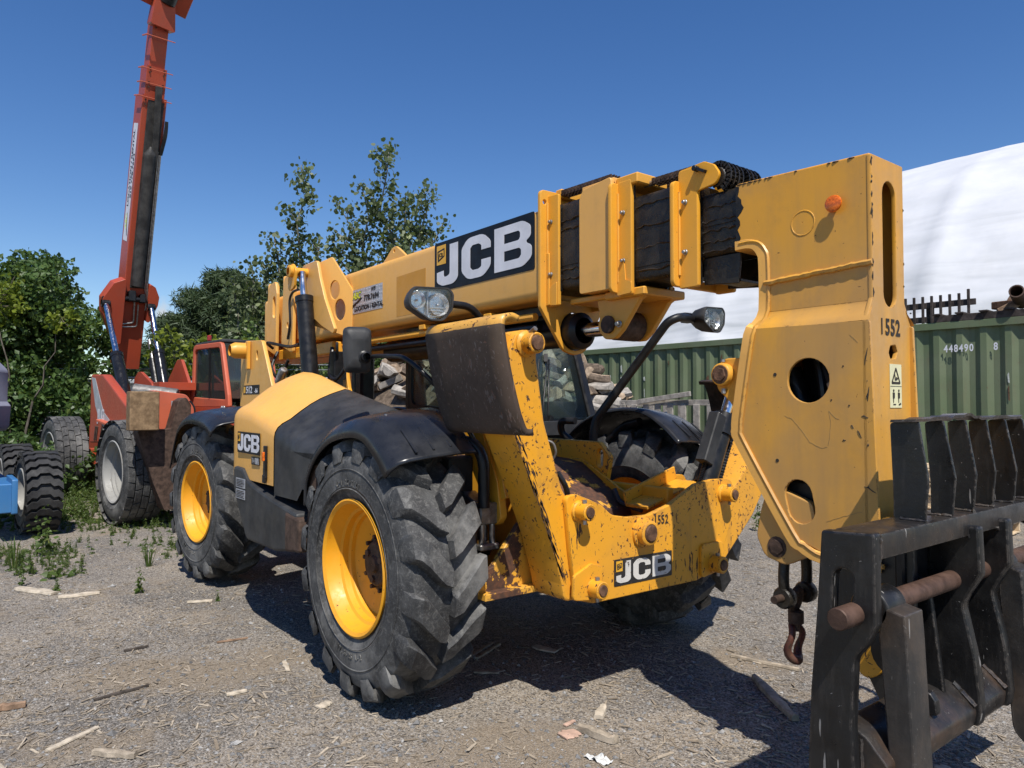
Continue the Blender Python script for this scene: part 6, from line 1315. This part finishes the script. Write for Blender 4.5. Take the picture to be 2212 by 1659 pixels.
def upright(name, label, base, trunks, seed, sz, leaf='leaf_poplar', dens=1.0, group=None):
    """young poplar: steep thin shoots strung with round leaves; trunks: (dr, dd, height, spread)"""
    rn = random.Random(seed); o = thing(name, label, 'tree', base, 0, group); V_, F_ = [], []; g = MB()
    for (r, d, H, sp) in trunks:
        top = S(r, d, H) - S(0, 0); P = limb(g, (0, 0, 0), top, .07, .008, rn, .035, 10)
        nb_ = int(26 * H / 6)
        for k in range(nb_):
            t = .18 + .80 * (k + rn.random()) / nb_; i = min(int(t * 10), 9); p0 = P[i].lerp(P[i + 1], t * 10 - i)
            L_ = (1 - t) * sp * rn.uniform(.7, 1.25) + .28; a = rn.uniform(0, 2 * pi); up = rn.uniform(.9, 1.7)
            d_ = Vector((cos(a), sin(a), up)).normalized(); q = p0 + d_ * L_
            Q = limb(g, p0, q, .018 * (1 - t) + .009, .004, rn, .06, 5)
            for m in range(int(L_ * 46 * dens) + 10):
                s_ = rn.uniform(.12, 1.04); j = min(int(s_ * 5), 4); p = Q[j].lerp(Q[j + 1], s_ * 5 - j); rad = .15 * (1.1 - .6 * s_)
                leaf_quad(V_, F_, p + Vector((rn.gauss(0, rad), rn.gauss(0, rad), rn.gauss(0, rad * .8))), sz, rn, 'round')
        for m in range(int(40 * dens)):
            s_ = rn.uniform(.72, 1.02); j = min(int(s_ * 10), 9); p = P[j].lerp(P[j + 1], s_ * 10 - j); leaf_quad(V_, F_, p + Vector((rn.gauss(0, .09), rn.gauss(0, .09), rn.gauss(0, .05))), sz, rn, 'round')
    g.build('trunk', M['palebark'], o, smooth=60); mesh_obj('crown', V_, F_, M[leaf], o); return o
def pine(name, label, base, H, R_, seed, sz=.11):
    rn = random.Random(seed); o = thing(name, label, 'tree', base); V_, F_ = [], []; g = MB(); P = limb(g, (0, 0, 0), (.1, 0, H), .16, .02, rn, .01, 10)
    z_ = .5
    while z_ < H:
        t = z_ / H; n = rn.randint(4, 6)
        for k in range(n):
            a = rn.uniform(0, 2 * pi); L_ = R_ * (1.05 - t) ** .75 * rn.uniform(.6, 1.12) + .15; p0 = Vector((.1 * t, 0, z_)); q = p0 + Vector((cos(a) * L_, sin(a) * L_, L_ * rn.uniform(.12, .45))); Q = limb(g, p0, q, .03 * (1 - t) + .01, .005, rn, .05, 4)
            for m in range(int(10 + L_ * 15)):
                s_ = rn.uniform(.35, 1.03); j = min(int(s_ * 4), 3); c = Q[j].lerp(Q[j + 1], s_ * 4 - j) + Vector((rn.gauss(0, .16), rn.gauss(0, .16), rn.gauss(.04, .09)))
                ax = Vector((cos(a) + rn.gauss(0, .5), sin(a) + rn.gauss(0, .5), .5)).normalized()
                for w in range(26):
                    v = (ax + Vector((rn.gauss(0, .6), rn.gauss(0, .6), rn.gauss(.1, .6)))).normalized(); pp = c + ax * rn.uniform(-.12, .14); k0 = len(V_); s2 = sz * rn.uniform(.8, 1.5); b = v.orthogonal().normalized() * .010
                    V_ += [pp - b, pp + v * s2, pp + b]; F_.append((k0, k0 + 1, k0 + 2))
        z_ += rn.uniform(.22, .34)
    g.build('trunk', M['trunk'], o, smooth=60); mesh_obj('crown', V_, F_, M['needle'], o); return o

TG = 'trees and bushes along the yard edge'
def st(r, d): p = S(r, d); return (p.x, p.y, 0)
bushy('broadleaf_tree', 'tall dark broadleaf tree whose crown rises behind the leafy bush', 'tree', st(-13.3, 18.5), [(0, 0, 3.75, 1.9, 1.4), (-1.9, .2, 3.3, 1.8, 1.5), (1.2, .3, 3.1, 1.3, 1.5), (-.6, -.5, 2.6, 1.8, 1.4), (-3.6, .4, 3.4, 1.9, 1.6)], 'leaf_mid', .13, 210, 11, .14, group=TG)
bushy('leafy_bush', 'large leafy bush crowding the left side of the orange telehandler', 'bush', st(-9.25, 13.9), [(0, 0, 3.0, 1.0, 1.2), (-.9, .2, 2.6, 1.1, 1.4), (.75, .5, 2.2, .95, 1.3), (-.2, -.4, 1.6, 1.1, 1.2), (-1.6, -.2, 1.7, 1.1, 1.4), (.9, -.1, 1.2, .8, 1.0), (-.7, -.5, .7, 1.1, .8), (-2.1, .1, 2.7, 1.0, 1.2), (-.1, .3, 3.55, .7, .8)], 'leaf_dark', .115, 420, 12, .06, group=TG)
bushy('sunlit_shoots', 'bright yellow green shoots at the top of the leafy bush', 'bush', st(-8.95, 13.0), [(-.35, 0, 3.2, .45, .7), (.75, .1, 3.0, .30, .30), (-.8, .1, 3.3, .4, .5)], 'leaf_lime', .11, 230, 13, .03, group=TG)
bushy('pine_tree', 'dark green pine standing behind the orange cab', 'tree', st(-8.5, 21.5), [(0, 0, 5.0, .75, .45), (-.5, .1, 4.35, 1.0, .38), (.6, 0, 4.5, .9, .38), (-1.1, .2, 3.6, 1.15, .42), (.4, -.2, 3.75, 1.2, .42), (1.5, .1, 3.7, .9, .40), (-1.8, 0, 2.85, 1.0, .42), (-.5, -.2, 3.0, 1.3, .42), (1.0, -.2, 3.0, 1.3, .45), (2.0, 0, 2.9, .9, .40), (-1.2, -.2, 2.2, 1.3, .45), (.5, -.3, 2.2, 1.4, .45), (1.9, -.2, 2.1, 1.2, .45), (-2.3, 0, 2.1, .9, .4)], 'needle', .20, 900, 14, .13, 'needle')
bushy('small_tree', 'small rounded tree beside the pine, low and far behind', 'tree', st(-10.8, 24.5), [(0, 0, 2.3, 1.1, .9), (.9, 0, 1.9, .9, .8), (-.8, 0, 1.9, .9, .8)], 'leaf_mid', .13, 240, 15, .07, group=TG)
bushy('climbing_vine', 'yellow green vine climbing the fence beside the raised boom', 'vine', st(-6.0, 13.6), [(-.35, 0, 2.3, .55, .55), (.2, .1, 1.7, .5, .8), (.55, .1, 2.4, .45, .45), (-.55, 0, 1.3, .5, .7), (1.2, .2, 2.2, .5, .5), (.3, .1, .7, .7, .7), (1.6, .3, 2.55, .35, .3)], 'leaf_lime', .12, 230, 16, .02, group=TG)
upright('poplar_tree', 'slender young poplar with a narrow pointed crown left of the other poplar', st(-4.9, 16.2), [(.12, 0, 6.85, .75), (-.55, .2, 5.3, .7), (.55, .1, 5.2, .6)], 17, .105, dens=1.35)
upright('poplar_tree', 'wide loose young poplar with several leaning tops behind the yellow boom', st(-3.0, 16.0), [(.25, 0, 7.25, 1.1), (-.95, .3, 6.0, .9), (1.05, -.1, 6.25, .8), (.6, .2, 6.1, .9), (-.35, 0, 6.3, 1.0), (1.5, .1, 5.6, .6)], 18, .105, dens=1.35)
upright('poplar_sapling', 'short poplar sapling in front of the pine, left of both tall poplars', st(-6.1, 16.6), [(.1, 0, 4.65, .6), (-.35, 0, 4.3, .5), (.5, .1, 4.75, .5), (.8, 0, 4.2, .5)], 19, .105, dens=1.4)
bushy('green_thicket', 'green thicket seen under the yellow boom behind the firewood', 'bush', st(-3.9, 15.6), [(0, 0, 1.7, 1.0, 1.2), (1.3, .2, 1.8, 1.0, 1.1), (2.6, .4, 1.7, 1.0, 1.0), (-1.2, 0, 2.4, .9, 1.3), (.4, .3, 2.8, .9, 1.0), (3.6, .8, 1.6, .9, .9)], 'leaf_mid', .10, 260, 20, .05, group=TG)
bushy('fence_bush', 'low bush at the fence foot behind the blue lift', 'bush', st(-7.6, 10.9), [(0, 0, .55, .7, .5), (-.8, .1, .6, .7, .6), (.7, .2, .45, .5, .45)], 'leaf_dark', .09, 300, 22, .03, group=TG)

# ------------------------------------------------------------------ chain-link fence and white shed behind it
M['galv'] = plain('galvanised_wire', (.30, .31, .32), .5, .6, .15, 10)
fe = thing('chain_link_fence', 'grey chain link fence running behind the orange telehandler', 'fence', st(-9.5, 13.9))
f0, f1 = S(-12.5, 13.6), S(-3.2, 14.5); fd = (f1 - f0); FL = fd.length; fd /= FL; off = Vector(st(-9.5, 13.9))
for k in range(5): g = MB(); p = f0 + fd * FL * k / 4 - off; g.cyl(p, p + Vector((0, 0, 2.0)), .03, n=10); g.build('post', M['galv'], fe)
for zz in (1.95, .08): g = MB(); g.cyl(f0 - off + Vector((0, 0, zz)), f1 - off + Vector((0, 0, zz)), .02, n=8); g.build('rail', M['galv'], fe)
for zz in (2.12, 2.22): g = MB(); g.cyl(f0 - off + Vector((0, 0, zz)), f1 - off + Vector((0, 0, zz)), .008, n=5); g.build('barbed_wire', M['galv'], fe)
V_, F_ = [], []; stp = .085
for k in range(int((FL + 2) / stp)):
    for s in (1, -1):
        a = k * stp - (1 if s > 0 else -1) ; x0, x1 = k * stp - 1.0 * (s > 0) * 1.9, k * stp - 1.0 * (s > 0) * 1.9 + s * 1.87
        if s < 0: x0, x1 = k * stp, k * stp - 1.87
        if min(x0, x1) < 0 or max(x0, x1) > FL: continue
        p, q = f0 + fd * x0 - off + Vector((0, 0, .08)), f0 + fd * x1 - off + Vector((0, 0, 1.95)); w = fd * .003; i = len(V_)
        V_ += [p - w, p + w, q + w, q - w]; F_.append((i, i + 1, i + 2, i + 3))
tag(mesh_obj('wire_mesh', V_, F_, M['galv'], fe), kind='stuff')
shd = thing('white_shed', 'long low white shed glimpsed behind the fence and leaves', 'shed', st(-11.0, 21.0))
M['shedw'] = plain('white_siding', (.62, .63, .64), .6, 0, .06, 3)
dv2 = (S(1, .05) - S(0, 0)).normalized(); rzs = atan2(dv2.y, dv2.x)
g = MB(); g.box((0, 0, 1.0), (14, 2.4, 2.0), Matrix.Rotation(rzs, 3, 'Z')); g.build('wall', M['shedw'], shd, bev=.02)
g = MB(); g.box((0, 0, 2.06), (14.4, 2.8, .12), Matrix.Rotation(rzs, 3, 'Z')); g.build('roof', M['grey'], shd, bev=.02)
for k in range(5): g = MB(); g.box(dv2 * (-5.5 + 2.6 * k) + Vector((-dv2.y, dv2.x, 0)) * -1.21 + Vector((0, 0, 1.15)), (.9, .04, .7), Matrix.Rotation(rzs, 3, 'Z')); g.build('window', M['glass2'], shd, bev=.005)
# ================================================================== ground
def m_ground():
    t = NT('gritty_yard'); co = t.tc.outputs['Object']
    big = t.noise(.55, 5, .62); fine = t.noise(95, 4, .7); grit = t.voro(120, out=0); gcol = t.voro(120, out=1); g2 = t.voro(300, out=1)
    sep = t.node('ShaderNodeSeparateColor'); t.link(gcol, sep.inputs[0]); rv = sep.outputs[0]
    sep2 = t.node('ShaderNodeSeparateColor'); t.link(g2, sep2.inputs[0]); rv2 = sep2.outputs[0]
    base = t.mix(t.ramp(big, .40, .60), (.138, .123, .107), (.250, .214, .173))
    base = t.mix(t.ramp(t.noise(1.3, 7, .70), .50, .60), base, (.280, .232, .176))                       # dusty, chip-strewn drifts
    st1 = t.ramp(t.noise(.8, 5, .6, t.coord((1, 1, 1), (0, 0, 0), 'Object', (7.3, 2.2, 0))), .54, .64)
    for (pr_, pd_, sx_, sy_, lo_, hi_) in ((-1.85, 3.85, .62, .30, 1.15, .55), (.02, 2.95, .50, .42, 1.1, .5), (-2.7, 3.3, .5, .35, 1.1, .5)):
        pc_ = S(pr_, pd_); sb = t.node('ShaderNodeVectorMath', operation='SUBTRACT'); t.link(co, sb.inputs[0]); sb.inputs[1].default_value = (pc_.x, pc_.y, 0)
        mp = t.node('ShaderNodeMapping'); mp.vector_type = 'TEXTURE'; mp.inputs['Rotation'].default_value = (0, 0, atan2(cY, sY)); mp.inputs['Scale'].default_value = (sx_, sy_, 1); t.link(sb.outputs[0], mp.inputs[0])
        ln = t.node('ShaderNodeVectorMath', operation='LENGTH'); t.link(mp.outputs[0], ln.inputs[0])
        st1 = t.math('MAXIMUM', st1, t.ramp(t.math('ADD', ln.outputs['Value'], t.math('MULTIPLY', t.math('SUBTRACT', t.noise(2.6, 6, .65), .5), 1.6)), lo_, hi_))
    gm = t.math('SUBTRACT', 1.0, t.math('MULTIPLY', st1, .75))                                           # fine sand buries the grit there
    base = t.mix(st1, base, (.235, .186, .132))
    base = t.mix(t.math('MULTIPLY', t.ramp(t.noise(2.4, 5, .65, t.coord((1, 1, 1), (0, 0, 0), 'Object', (3.7, 9.2, 0))), .58, .72), .6), base, (.070, .062, .055))
    base = t.mix(t.math('MULTIPLY', t.math('MULTIPLY', t.ramp(rv, .60, .95), .70), gm), base, (.42, .39, .35))
    base = t.mix(t.math('MULTIPLY', t.math('MULTIPLY', t.ramp(rv, .38, .05), .80), gm), base, (.030, .029, .029))
    base = t.mix(t.math('MULTIPLY', t.ramp(rv2, .62, .98), .45), base, (.36, .32, .27)); base = t.mix(t.math('MULTIPLY', t.ramp(rv2, .35, .0), .55), base, (.045, .042, .040))
    # wood shreds seen as fine flecks
    fl = None
    for k, (rot, sc) in enumerate(((.35, 70), (1.3, 60), (-.6, 80), (2.2, 55))):
        v = t.noise(1, 2, .5, t.coord((sc * .16, sc, 1), (0, 0, rot), 'Object', (k * 3.1, k * 1.7, 0)))
        m = t.ramp(v, .665, .70); fl = m if fl is None else t.math('MAXIMUM', fl, m)
    amt = t.ramp(t.noise(.8, 5, .65, t.coord((1, 1, 1), (0, 0, 0), 'Object', (1.3, 8.2, 0))), .38, .62, .25, 1.0)
    fl = t.math('MULTIPLY', fl, amt); base = t.mix(t.math('MULTIPLY', fl, .8), base, (.47, .40, .31))
    t.bump(t.math('ADD', t.math('MULTIPLY', fine, .5), t.math('ADD', t.math('MULTIPLY', grit, -.6), t.math('MULTIPLY', fl, .5))), .9, .010)
    return t.set(base, .92, 0, .25)
M['ground'] = m_ground()
def gz(r, d):
    f = max(0, min(1, (40 - d) / 30)); return .012 * noise.noise(Vector((r * 1.3, d * 1.3, .5))) * f + .022 * noise.noise(Vector((r * .35, d * .35, 2.5))) * f - .012
us = []
def axis_r():
    v = [0.0]; st_ = .10
    while v[-1] < 260: st_ = st_ * 1.09 if v[-1] > 6 else .10; v.append(v[-1] + st_)
    return [-q for q in reversed(v[1:])] + v
R_ax = axis_r(); D_ax = [q for q in axis_r() if q > -8]; rows = []
D_ax = [-250, -120, -60, -30, -14] + D_ax
g = MB(); g.grid([[S(r, d, gz(r, d)) for r in R_ax] for d in D_ax]); tag(g.build('ground', M['ground'], None, smooth=60, fix=False), kind='structure')

# ------------------------------------------------------------------ wood chips, splinters and pebbles
def m_chip(name, a, b, c):
    t = NT(name); geo = t.node('ShaderNodeNewGeometry'); rnd = geo.outputs['Random Per Island']
    col = t.mix(t.ramp(rnd, 0, .6), a, b); col = t.mix(t.ramp(rnd, .7, 1), col, c)
    col = t.mix(t.math('MULTIPLY', t.ramp(t.noise(60, 3), .4, .7), .4), col, tuple(x * .5 for x in a)); return t.set(col, .85, 0, .25)
M['chip'] = m_chip('wood_chip', (.21, .17, .125), (.32, .265, .20), (.46, .39, .30)); M['stone'] = m_chip('grit_stone', (.11, .108, .107), (.20, .195, .19), (.36, .35, .335))
rn = random.Random(77)
def scatter(name, label, cat, n, mat, kind, dmin, dmax, lo, hi):
    V_, F_ = [], []
    while n > 0:
        u_ = rn.random(); d = dmin * (dmax / dmin) ** u_; r = rn.uniform(-.78, .78) * d
        f = noise.noise(Vector((r * .7, d * .7, 9))) * .5 + .5 + .35 * noise.noise(Vector((r * 2.3, d * 2.3, 4)))
        if kind == 'chip' and rn.random() > max(.06, (f - .22) * 1.9): continue
        p = S(r, d, gz(r, d)); s = lo + (hi - lo) * rn.random() ** 2.6 * (1.9 if rn.random() < .02 else 1); a = rn.uniform(0, pi * 2); k = len(V_); ca_, sa_ = cos(a), sin(a)
        if kind == 'chip':
            L_ = s; w = s * rn.uniform(.05, .20); h = rn.uniform(.0015, .004) + w * .05; tz = rn.uniform(-.12, .35) * L_ * .4
            ax = Vector((ca_, sa_, 0)); bx_ = Vector((-sa_, ca_, 0)); j = [rn.uniform(.6, 1.2) for _ in range(4)]
            q = [p - ax * L_ / 2 * j[0] - bx_ * w / 2, p + ax * L_ / 2 * j[1] - bx_ * w / 2 * j[2] + Vector((0, 0, max(0, tz))), p + ax * L_ / 2 + bx_ * w / 2 * j[3] + Vector((0, 0, max(0, tz))), p - ax * L_ / 2 * j[2] + bx_ * w / 2]
            V_ += [v + Vector((0, 0, .001)) for v in q] + [v + Vector((0, 0, .001 + h)) for v in q]
            F_ += [(k + 4, k + 5, k + 6, k + 7), (k, k + 1, k + 5, k + 4), (k + 1, k + 2, k + 6, k + 5), (k + 2, k + 3, k + 7, k + 6), (k + 3, k, k + 4, k + 7)]
        else:
            m = [Vector((s * rn.uniform(.6, 1.2) * cos(a + i * 1.57), s * rn.uniform(.6, 1.2) * sin(a + i * 1.57), s * rn.uniform(0, .25))) for i in range(4)]
            V_ += [p + v for v in m] + [p + Vector((rn.uniform(-.2, .2) * s, rn.uniform(-.2, .2) * s, s * rn.uniform(.5, .9)))]
            F_ += [(k, k + 1, k + 4), (k + 1, k + 2, k + 4), (k + 2, k + 3, k + 4), (k + 3, k, k + 4)]
        n -= 1
    o = mesh_obj(name, V_, F_, M[mat], None); tag(o, label, cat, kind='stuff')
scatter('wood_chips', 'pale wood chips and splinters strewn over the grey yard', 'wood chips', 26000, 'chip', 'chip', 1.7, 14, .006, .060)
scatter('gravel', 'fine grey grit and pebbles lying on the yard', 'gravel', 16000, 'stone', 'stone', 1.7, 9, .003, .016)

# ------------------------------------------------------------------ sticks and boards one can tell apart
M['board'] = plain('weathered_board', (.30, .25, .19), .85, 0, .3, 20, .25, .5); M['stick'] = plain('dark_stick', (.055, .045, .038), .9, 0, .35, 20, .2, .6); M['pink'] = plain('pinkish_bark', (.42, .28, .21), .85, 0, .15, 20); M['paper'] = plain('crumpled_paper', (.50, .50, .48), .8, 0, .08, 30)
def gp(x, y):                                                       # yard position of something seen at full-size pixel x, y
    d = 1.405 * 2031.25 / (y - 1140.6); return ((x - 1440) / 2031.25 * d, d)
def scrap(label, a, b, w, h, mat='board', cat='wood scrap', lift=.0, taper=.6):
    (r0, d0), (r1, d1) = a, b; p, q = S(r0, d0, gz(r0, d0) + .004), S(r1, d1, gz(r1, d1) + .004 + lift); m_ = (p + q) / 2
    o = thing('wood_scrap' if cat == 'wood scrap' else cat.replace(' ', '_'), label, cat, (m_.x, m_.y, min(p.z, q.z)), 0, 'wood scraps lying on the yard' if cat == 'wood scrap' else None)
    ax = (q - p); L_ = ax.length; ax /= L_; sd = Vector((-ax.y, ax.x, 0)).normalized(); up = ax.cross(sd); up = up if up.z > 0 else -up; g = MB(); rows = []; N = 7
    for i in range(N + 1):
        t = i / N; c = p + ax * L_ * t - m_ + Vector((0, 0, m_.z - min(p.z, q.z))); ww = w / 2 * (1 - (1 - taper) * abs(t - .4) * 1.2) * rn.uniform(.85, 1.1); hh = h * rn.uniform(.75, 1.1); c = c + sd * rn.uniform(-.1, .1) * w
        rows.append([c - sd * ww, c - sd * ww * .9 + up * hh * .8, c - sd * ww * .2 + up * hh, c + sd * ww * .85 + up * hh * .75, c + sd * ww])
    g.grid(rows, closed=True); g.ngon(rows[0]); g.ngon(rows[-1]); g.build('splinter', M[mat], o, smooth=30); return o
scrap('grey board end with a dark underside lying on bare ground at the lower left', gp(285, 2100), gp(398, 2112), .045, .022)
scrap('short thick weathered board beside the pinkish bark flake', gp(1630, 2035), gp(1728, 2075), .050, .035)
scrap('long rough splintered plank half in the shadow of the boom head', gp(2115, 1895), gp(2225, 2010), .055, .03, taper=.5)
scrap('long thin pale batten right of the shadow, nearest the hanging hook', gp(2050, 1835), gp(2240, 1872), .035, .016)
scrap('dark charred stick lying on the pale dust patch', gp(278, 1955), gp(430, 1917), .022, .012, 'stick')
scrap('thin dark twig between the two dusty patches', gp(360, 1818), gp(428, 1804), .016, .014, 'stick')
scrap('long pale curved sliver on the lower left dust', gp(150, 2092), gp(290, 2030), .035, .008, 'chipw')
scrap('bark-edged sliver at the very left edge of the yard', gp(0, 1982), gp(90, 1968), .05, .03, 'oldwood')
scrap('straight brown lath lying flat beside the near front wheel shadow', gp(618, 1795), gp(705, 1784), .022, .010, 'oldwood')
scrap('pale chip standing out on the grit left of the near front wheel', gp(645, 1945), gp(702, 1932), .035, .012, 'chipw')
scrap('broad pale flake beside the near front wheel, left of its shadow', gp(900, 1975), gp(935, 1960), .055, .010, 'chipw')
scrap('narrow white splinter on the grit, right of the charred stick', gp(805, 1850), gp(818, 1876), .03, .008, 'chipw')
scrap('white slab splinter among weeds at the far left', gp(60, 1648), gp(165, 1662), .10, .02, 'chipw')
scrap('second white slab among the left weeds, split in two', gp(175, 1672), gp(290, 1660), .08, .02, 'chipw')
scrap('pale sliver lying next to the small green seedling', gp(535, 1683), gp(605, 1678), .05, .012, 'chipw')
scrap('pinkish bark flake left of the short thick board', gp(1578, 2055), gp(1620, 2042), .085, .008, 'pink')
scrap('small pink sliver above the pinkish bark flake', gp(1585, 2025), gp(1612, 2012), .025, .008, 'pink')
scrap('torn pale strip standing on edge in the chip drift', gp(1680, 2008), gp(1692, 1978), .05, .02, 'chipw')
scrap('pale board lying in shadow under the front frame', gp(1335, 1882), gp(1405, 1884), .045, .012, 'board')
scrap('thin lath in the lit gap under the machine, left one', gp(1325, 1840), gp(1385, 1802), .025, .012, 'board')
scrap('thin lath in the lit gap under the machine, right one', gp(1340, 1846), gp(1405, 1806), .025, .012, 'board')
scrap('large white flake lit inside the shadow under the front frame', gp(1502, 1812), gp(1565, 1826), .07, .01, 'chipw')
scrap('pale chip lying below the fork carriage on the right', gp(2618, 2138), gp(2650, 2134), .05, .012, 'chipw')
scrap('bent pale lath at the lower left corner of the yard', gp(0, 2108), gp(38, 2158), .03, .012, 'chipw')
for lab, (x, y), n in (('crumpled white paper scrap near the bottom edge, larger of the two', (1690, 2122), 9), ('small crumpled white paper scrap left of the larger one', (1655, 2112), 6)):
    r0, d0 = gp(x, y); p = S(r0, d0, gz(r0, d0)); o = thing('paper_scrap', lab, 'paper', (p.x, p.y, p.z), 0, 'paper scraps on the yard'); g = MB(); k = .038 if n == 9 else .022
    rows = [[Vector(((i / n - .5) * 2 * k, (j / 5 - .5) * 1.3 * k, .004 + .03 * abs(noise.noise(Vector((i * .8, j * .9, n)))) * (k / .05))) for j in range(6)] for i in range(n + 1)]; g.grid(rows); g.build('sheet', M['paper'], o, smooth=0)

# ------------------------------------------------------------------ weeds
rn = random.Random(55)
def weed_mesh(kind, seed):
    q = random.Random(seed); V_, F_ = [], []
    if kind == 'grass':
        for k in range(34):
            a = q.uniform(0, 6.28); L_ = q.uniform(.08, .26); b = Vector((cos(a), sin(a), 0)); w = Vector((-sin(a), cos(a), 0)) * q.uniform(.003, .006); c = b * q.uniform(0, .03); lean = q.uniform(.15, .8); i = len(V_)
            m1 = c + b * L_ * lean * .35 + Vector((0, 0, L_ * .6)); m2 = c + b * L_ * lean + Vector((0, 0, L_ * q.uniform(.7, .95))); V_ += [c - w, c + w, m1 + w * .8, m1 - w * .8, m2]; F_ += [(i, i + 1, i + 2, i + 3), (i + 3, i + 2, i + 4)]
    elif kind == 'leafy':
        for s in range(q.randint(2, 4)):
            H = q.uniform(.18, .42); lean = Vector((q.gauss(0, .12), q.gauss(0, .12), 1)).normalized(); i = len(V_); V_ += [Vector((-.003, 0, 0)), Vector((.003, 0, 0)), lean * H]; F_.append((i, i + 1, i + 2))
            for k in range(26):
                t = q.uniform(.1, 1); leaf_quad(V_, F_, lean * H * t + Vector((q.gauss(0, .02), q.gauss(0, .02), 0)), .055 * (1.2 - .6 * t), q, 'leaf')
    else:
        for k in range(26):
            a = q.uniform(0, 6.28); r = q.uniform(.0, .09); leaf_quad(V_, F_, Vector((r * cos(a), r * sin(a), .012 + q.random() * .03)), .06, q, 'leaf')
    me = bpy.data.meshes.new('weed'); me.from_pydata([tuple(v) for v in V_], [], F_); me.materials.append(M['weed']); return me
wm = {k: [weed_mesh(k, 100 + i * 7 + j) for j in range(4)] for i, k in enumerate(('grass', 'leafy', 'low'))}
def weed(kind, r, d, s, label, cat='weed'):
    o = bpy.data.objects.new('grass_tuft' if kind == 'grass' else 'weed', wm[kind][rn.randrange(4)]); COL.objects.link(o); o.location = S(r, d, gz(r, d)); o.scale = (s, s, s * rn.uniform(.85, 1.2)); o.rotation_euler = (0, 0, rn.uniform(0, 6.28))
    return tag(o, label, cat, 'weeds on the grit')
for lab, kind, x, y, s in (('tall grass tuft by the left edge in front of the blue lift tyre', 'grass', 50, 1590, 1.2), ('spiky grass tuft between the orange wheel and the yellow rear wheel', 'grass', 425, 1585, .9), ('upright weed against the blue lift tyre', 'leafy', 135, 1555, 1.3), ('single upright seedling on bare grit in front of the yellow rear wheel', 'leafy', 398, 1660, .55),
        ('tiny green seedling alone on the grit, nearest of all', 'leafy', 620, 1678, .28), ('flat green weed rosette at the edge of the bare grit', 'low', 165, 1615, 1.2), ('ferny weed clump at the left edge of the yard', 'leafy', 70, 1640, .55), ('low weed in front of the second white slab', 'leafy', 170, 1655, .4), ('yellowish dry weed among the left weeds', 'leafy', 105, 1605, .6)):
    r, d = gp(x, y); weed(kind, r, d, s, lab)
V_, F_ = [], []
n = 0
while n < 1250:
    x, y = rn.uniform(-60, 560), 1395 + 215 * rn.random() ** 1.3; r, d = gp(x, y)
    f = noise.noise(Vector((r * 1.1, d * 1.1, 31))) + .28 + (.35 if y < 1480 else 0) - (.5 if (y > 1570 and x > 250) else 0)
    if f < rn.uniform(0, .5): continue
    kind = rn.choice(('grass', 'leafy', 'low', 'low', 'leafy')); me = wm[kind][rn.randrange(4)]; s = rn.uniform(.2, .55) * (1.35 if y < 1470 else .7); R0 = Matrix.Rotation(rn.uniform(0, 6.28), 3, 'Z'); p = S(r, d, gz(r, d)); k = len(V_)
    V_ += [p + (R0 @ v.co) * s for v in me.vertices]; F_ += [tuple(i + k for i in q.vertices) for q in me.polygons]; n += 1
for k in range(900):                                                # rank growth along the fence line
    r, d = rn.uniform(-12, -3.4), rn.uniform(11.2, 14.5); me = wm[rn.choice(('leafy', 'grass', 'leafy'))][rn.randrange(4)]; s = rn.uniform(.8, 1.7); R0 = Matrix.Rotation(rn.uniform(0, 6.28), 3, 'Z'); p = S(r, d, gz(r, d)); i0 = len(V_)
    V_ += [p + (R0 @ v.co) * s for v in me.vertices]; F_ += [tuple(i + i0 for i in q.vertices) for q in me.polygons]
tag(mesh_obj('weed_cover', V_, F_, M['weed'], None), 'low green weeds and grass growing through the grit on the left', 'weeds', kind='stuff')
weed('leafy', 2.75, 8.2, .9, 'small green weed behind the far front fender of the yellow machine')
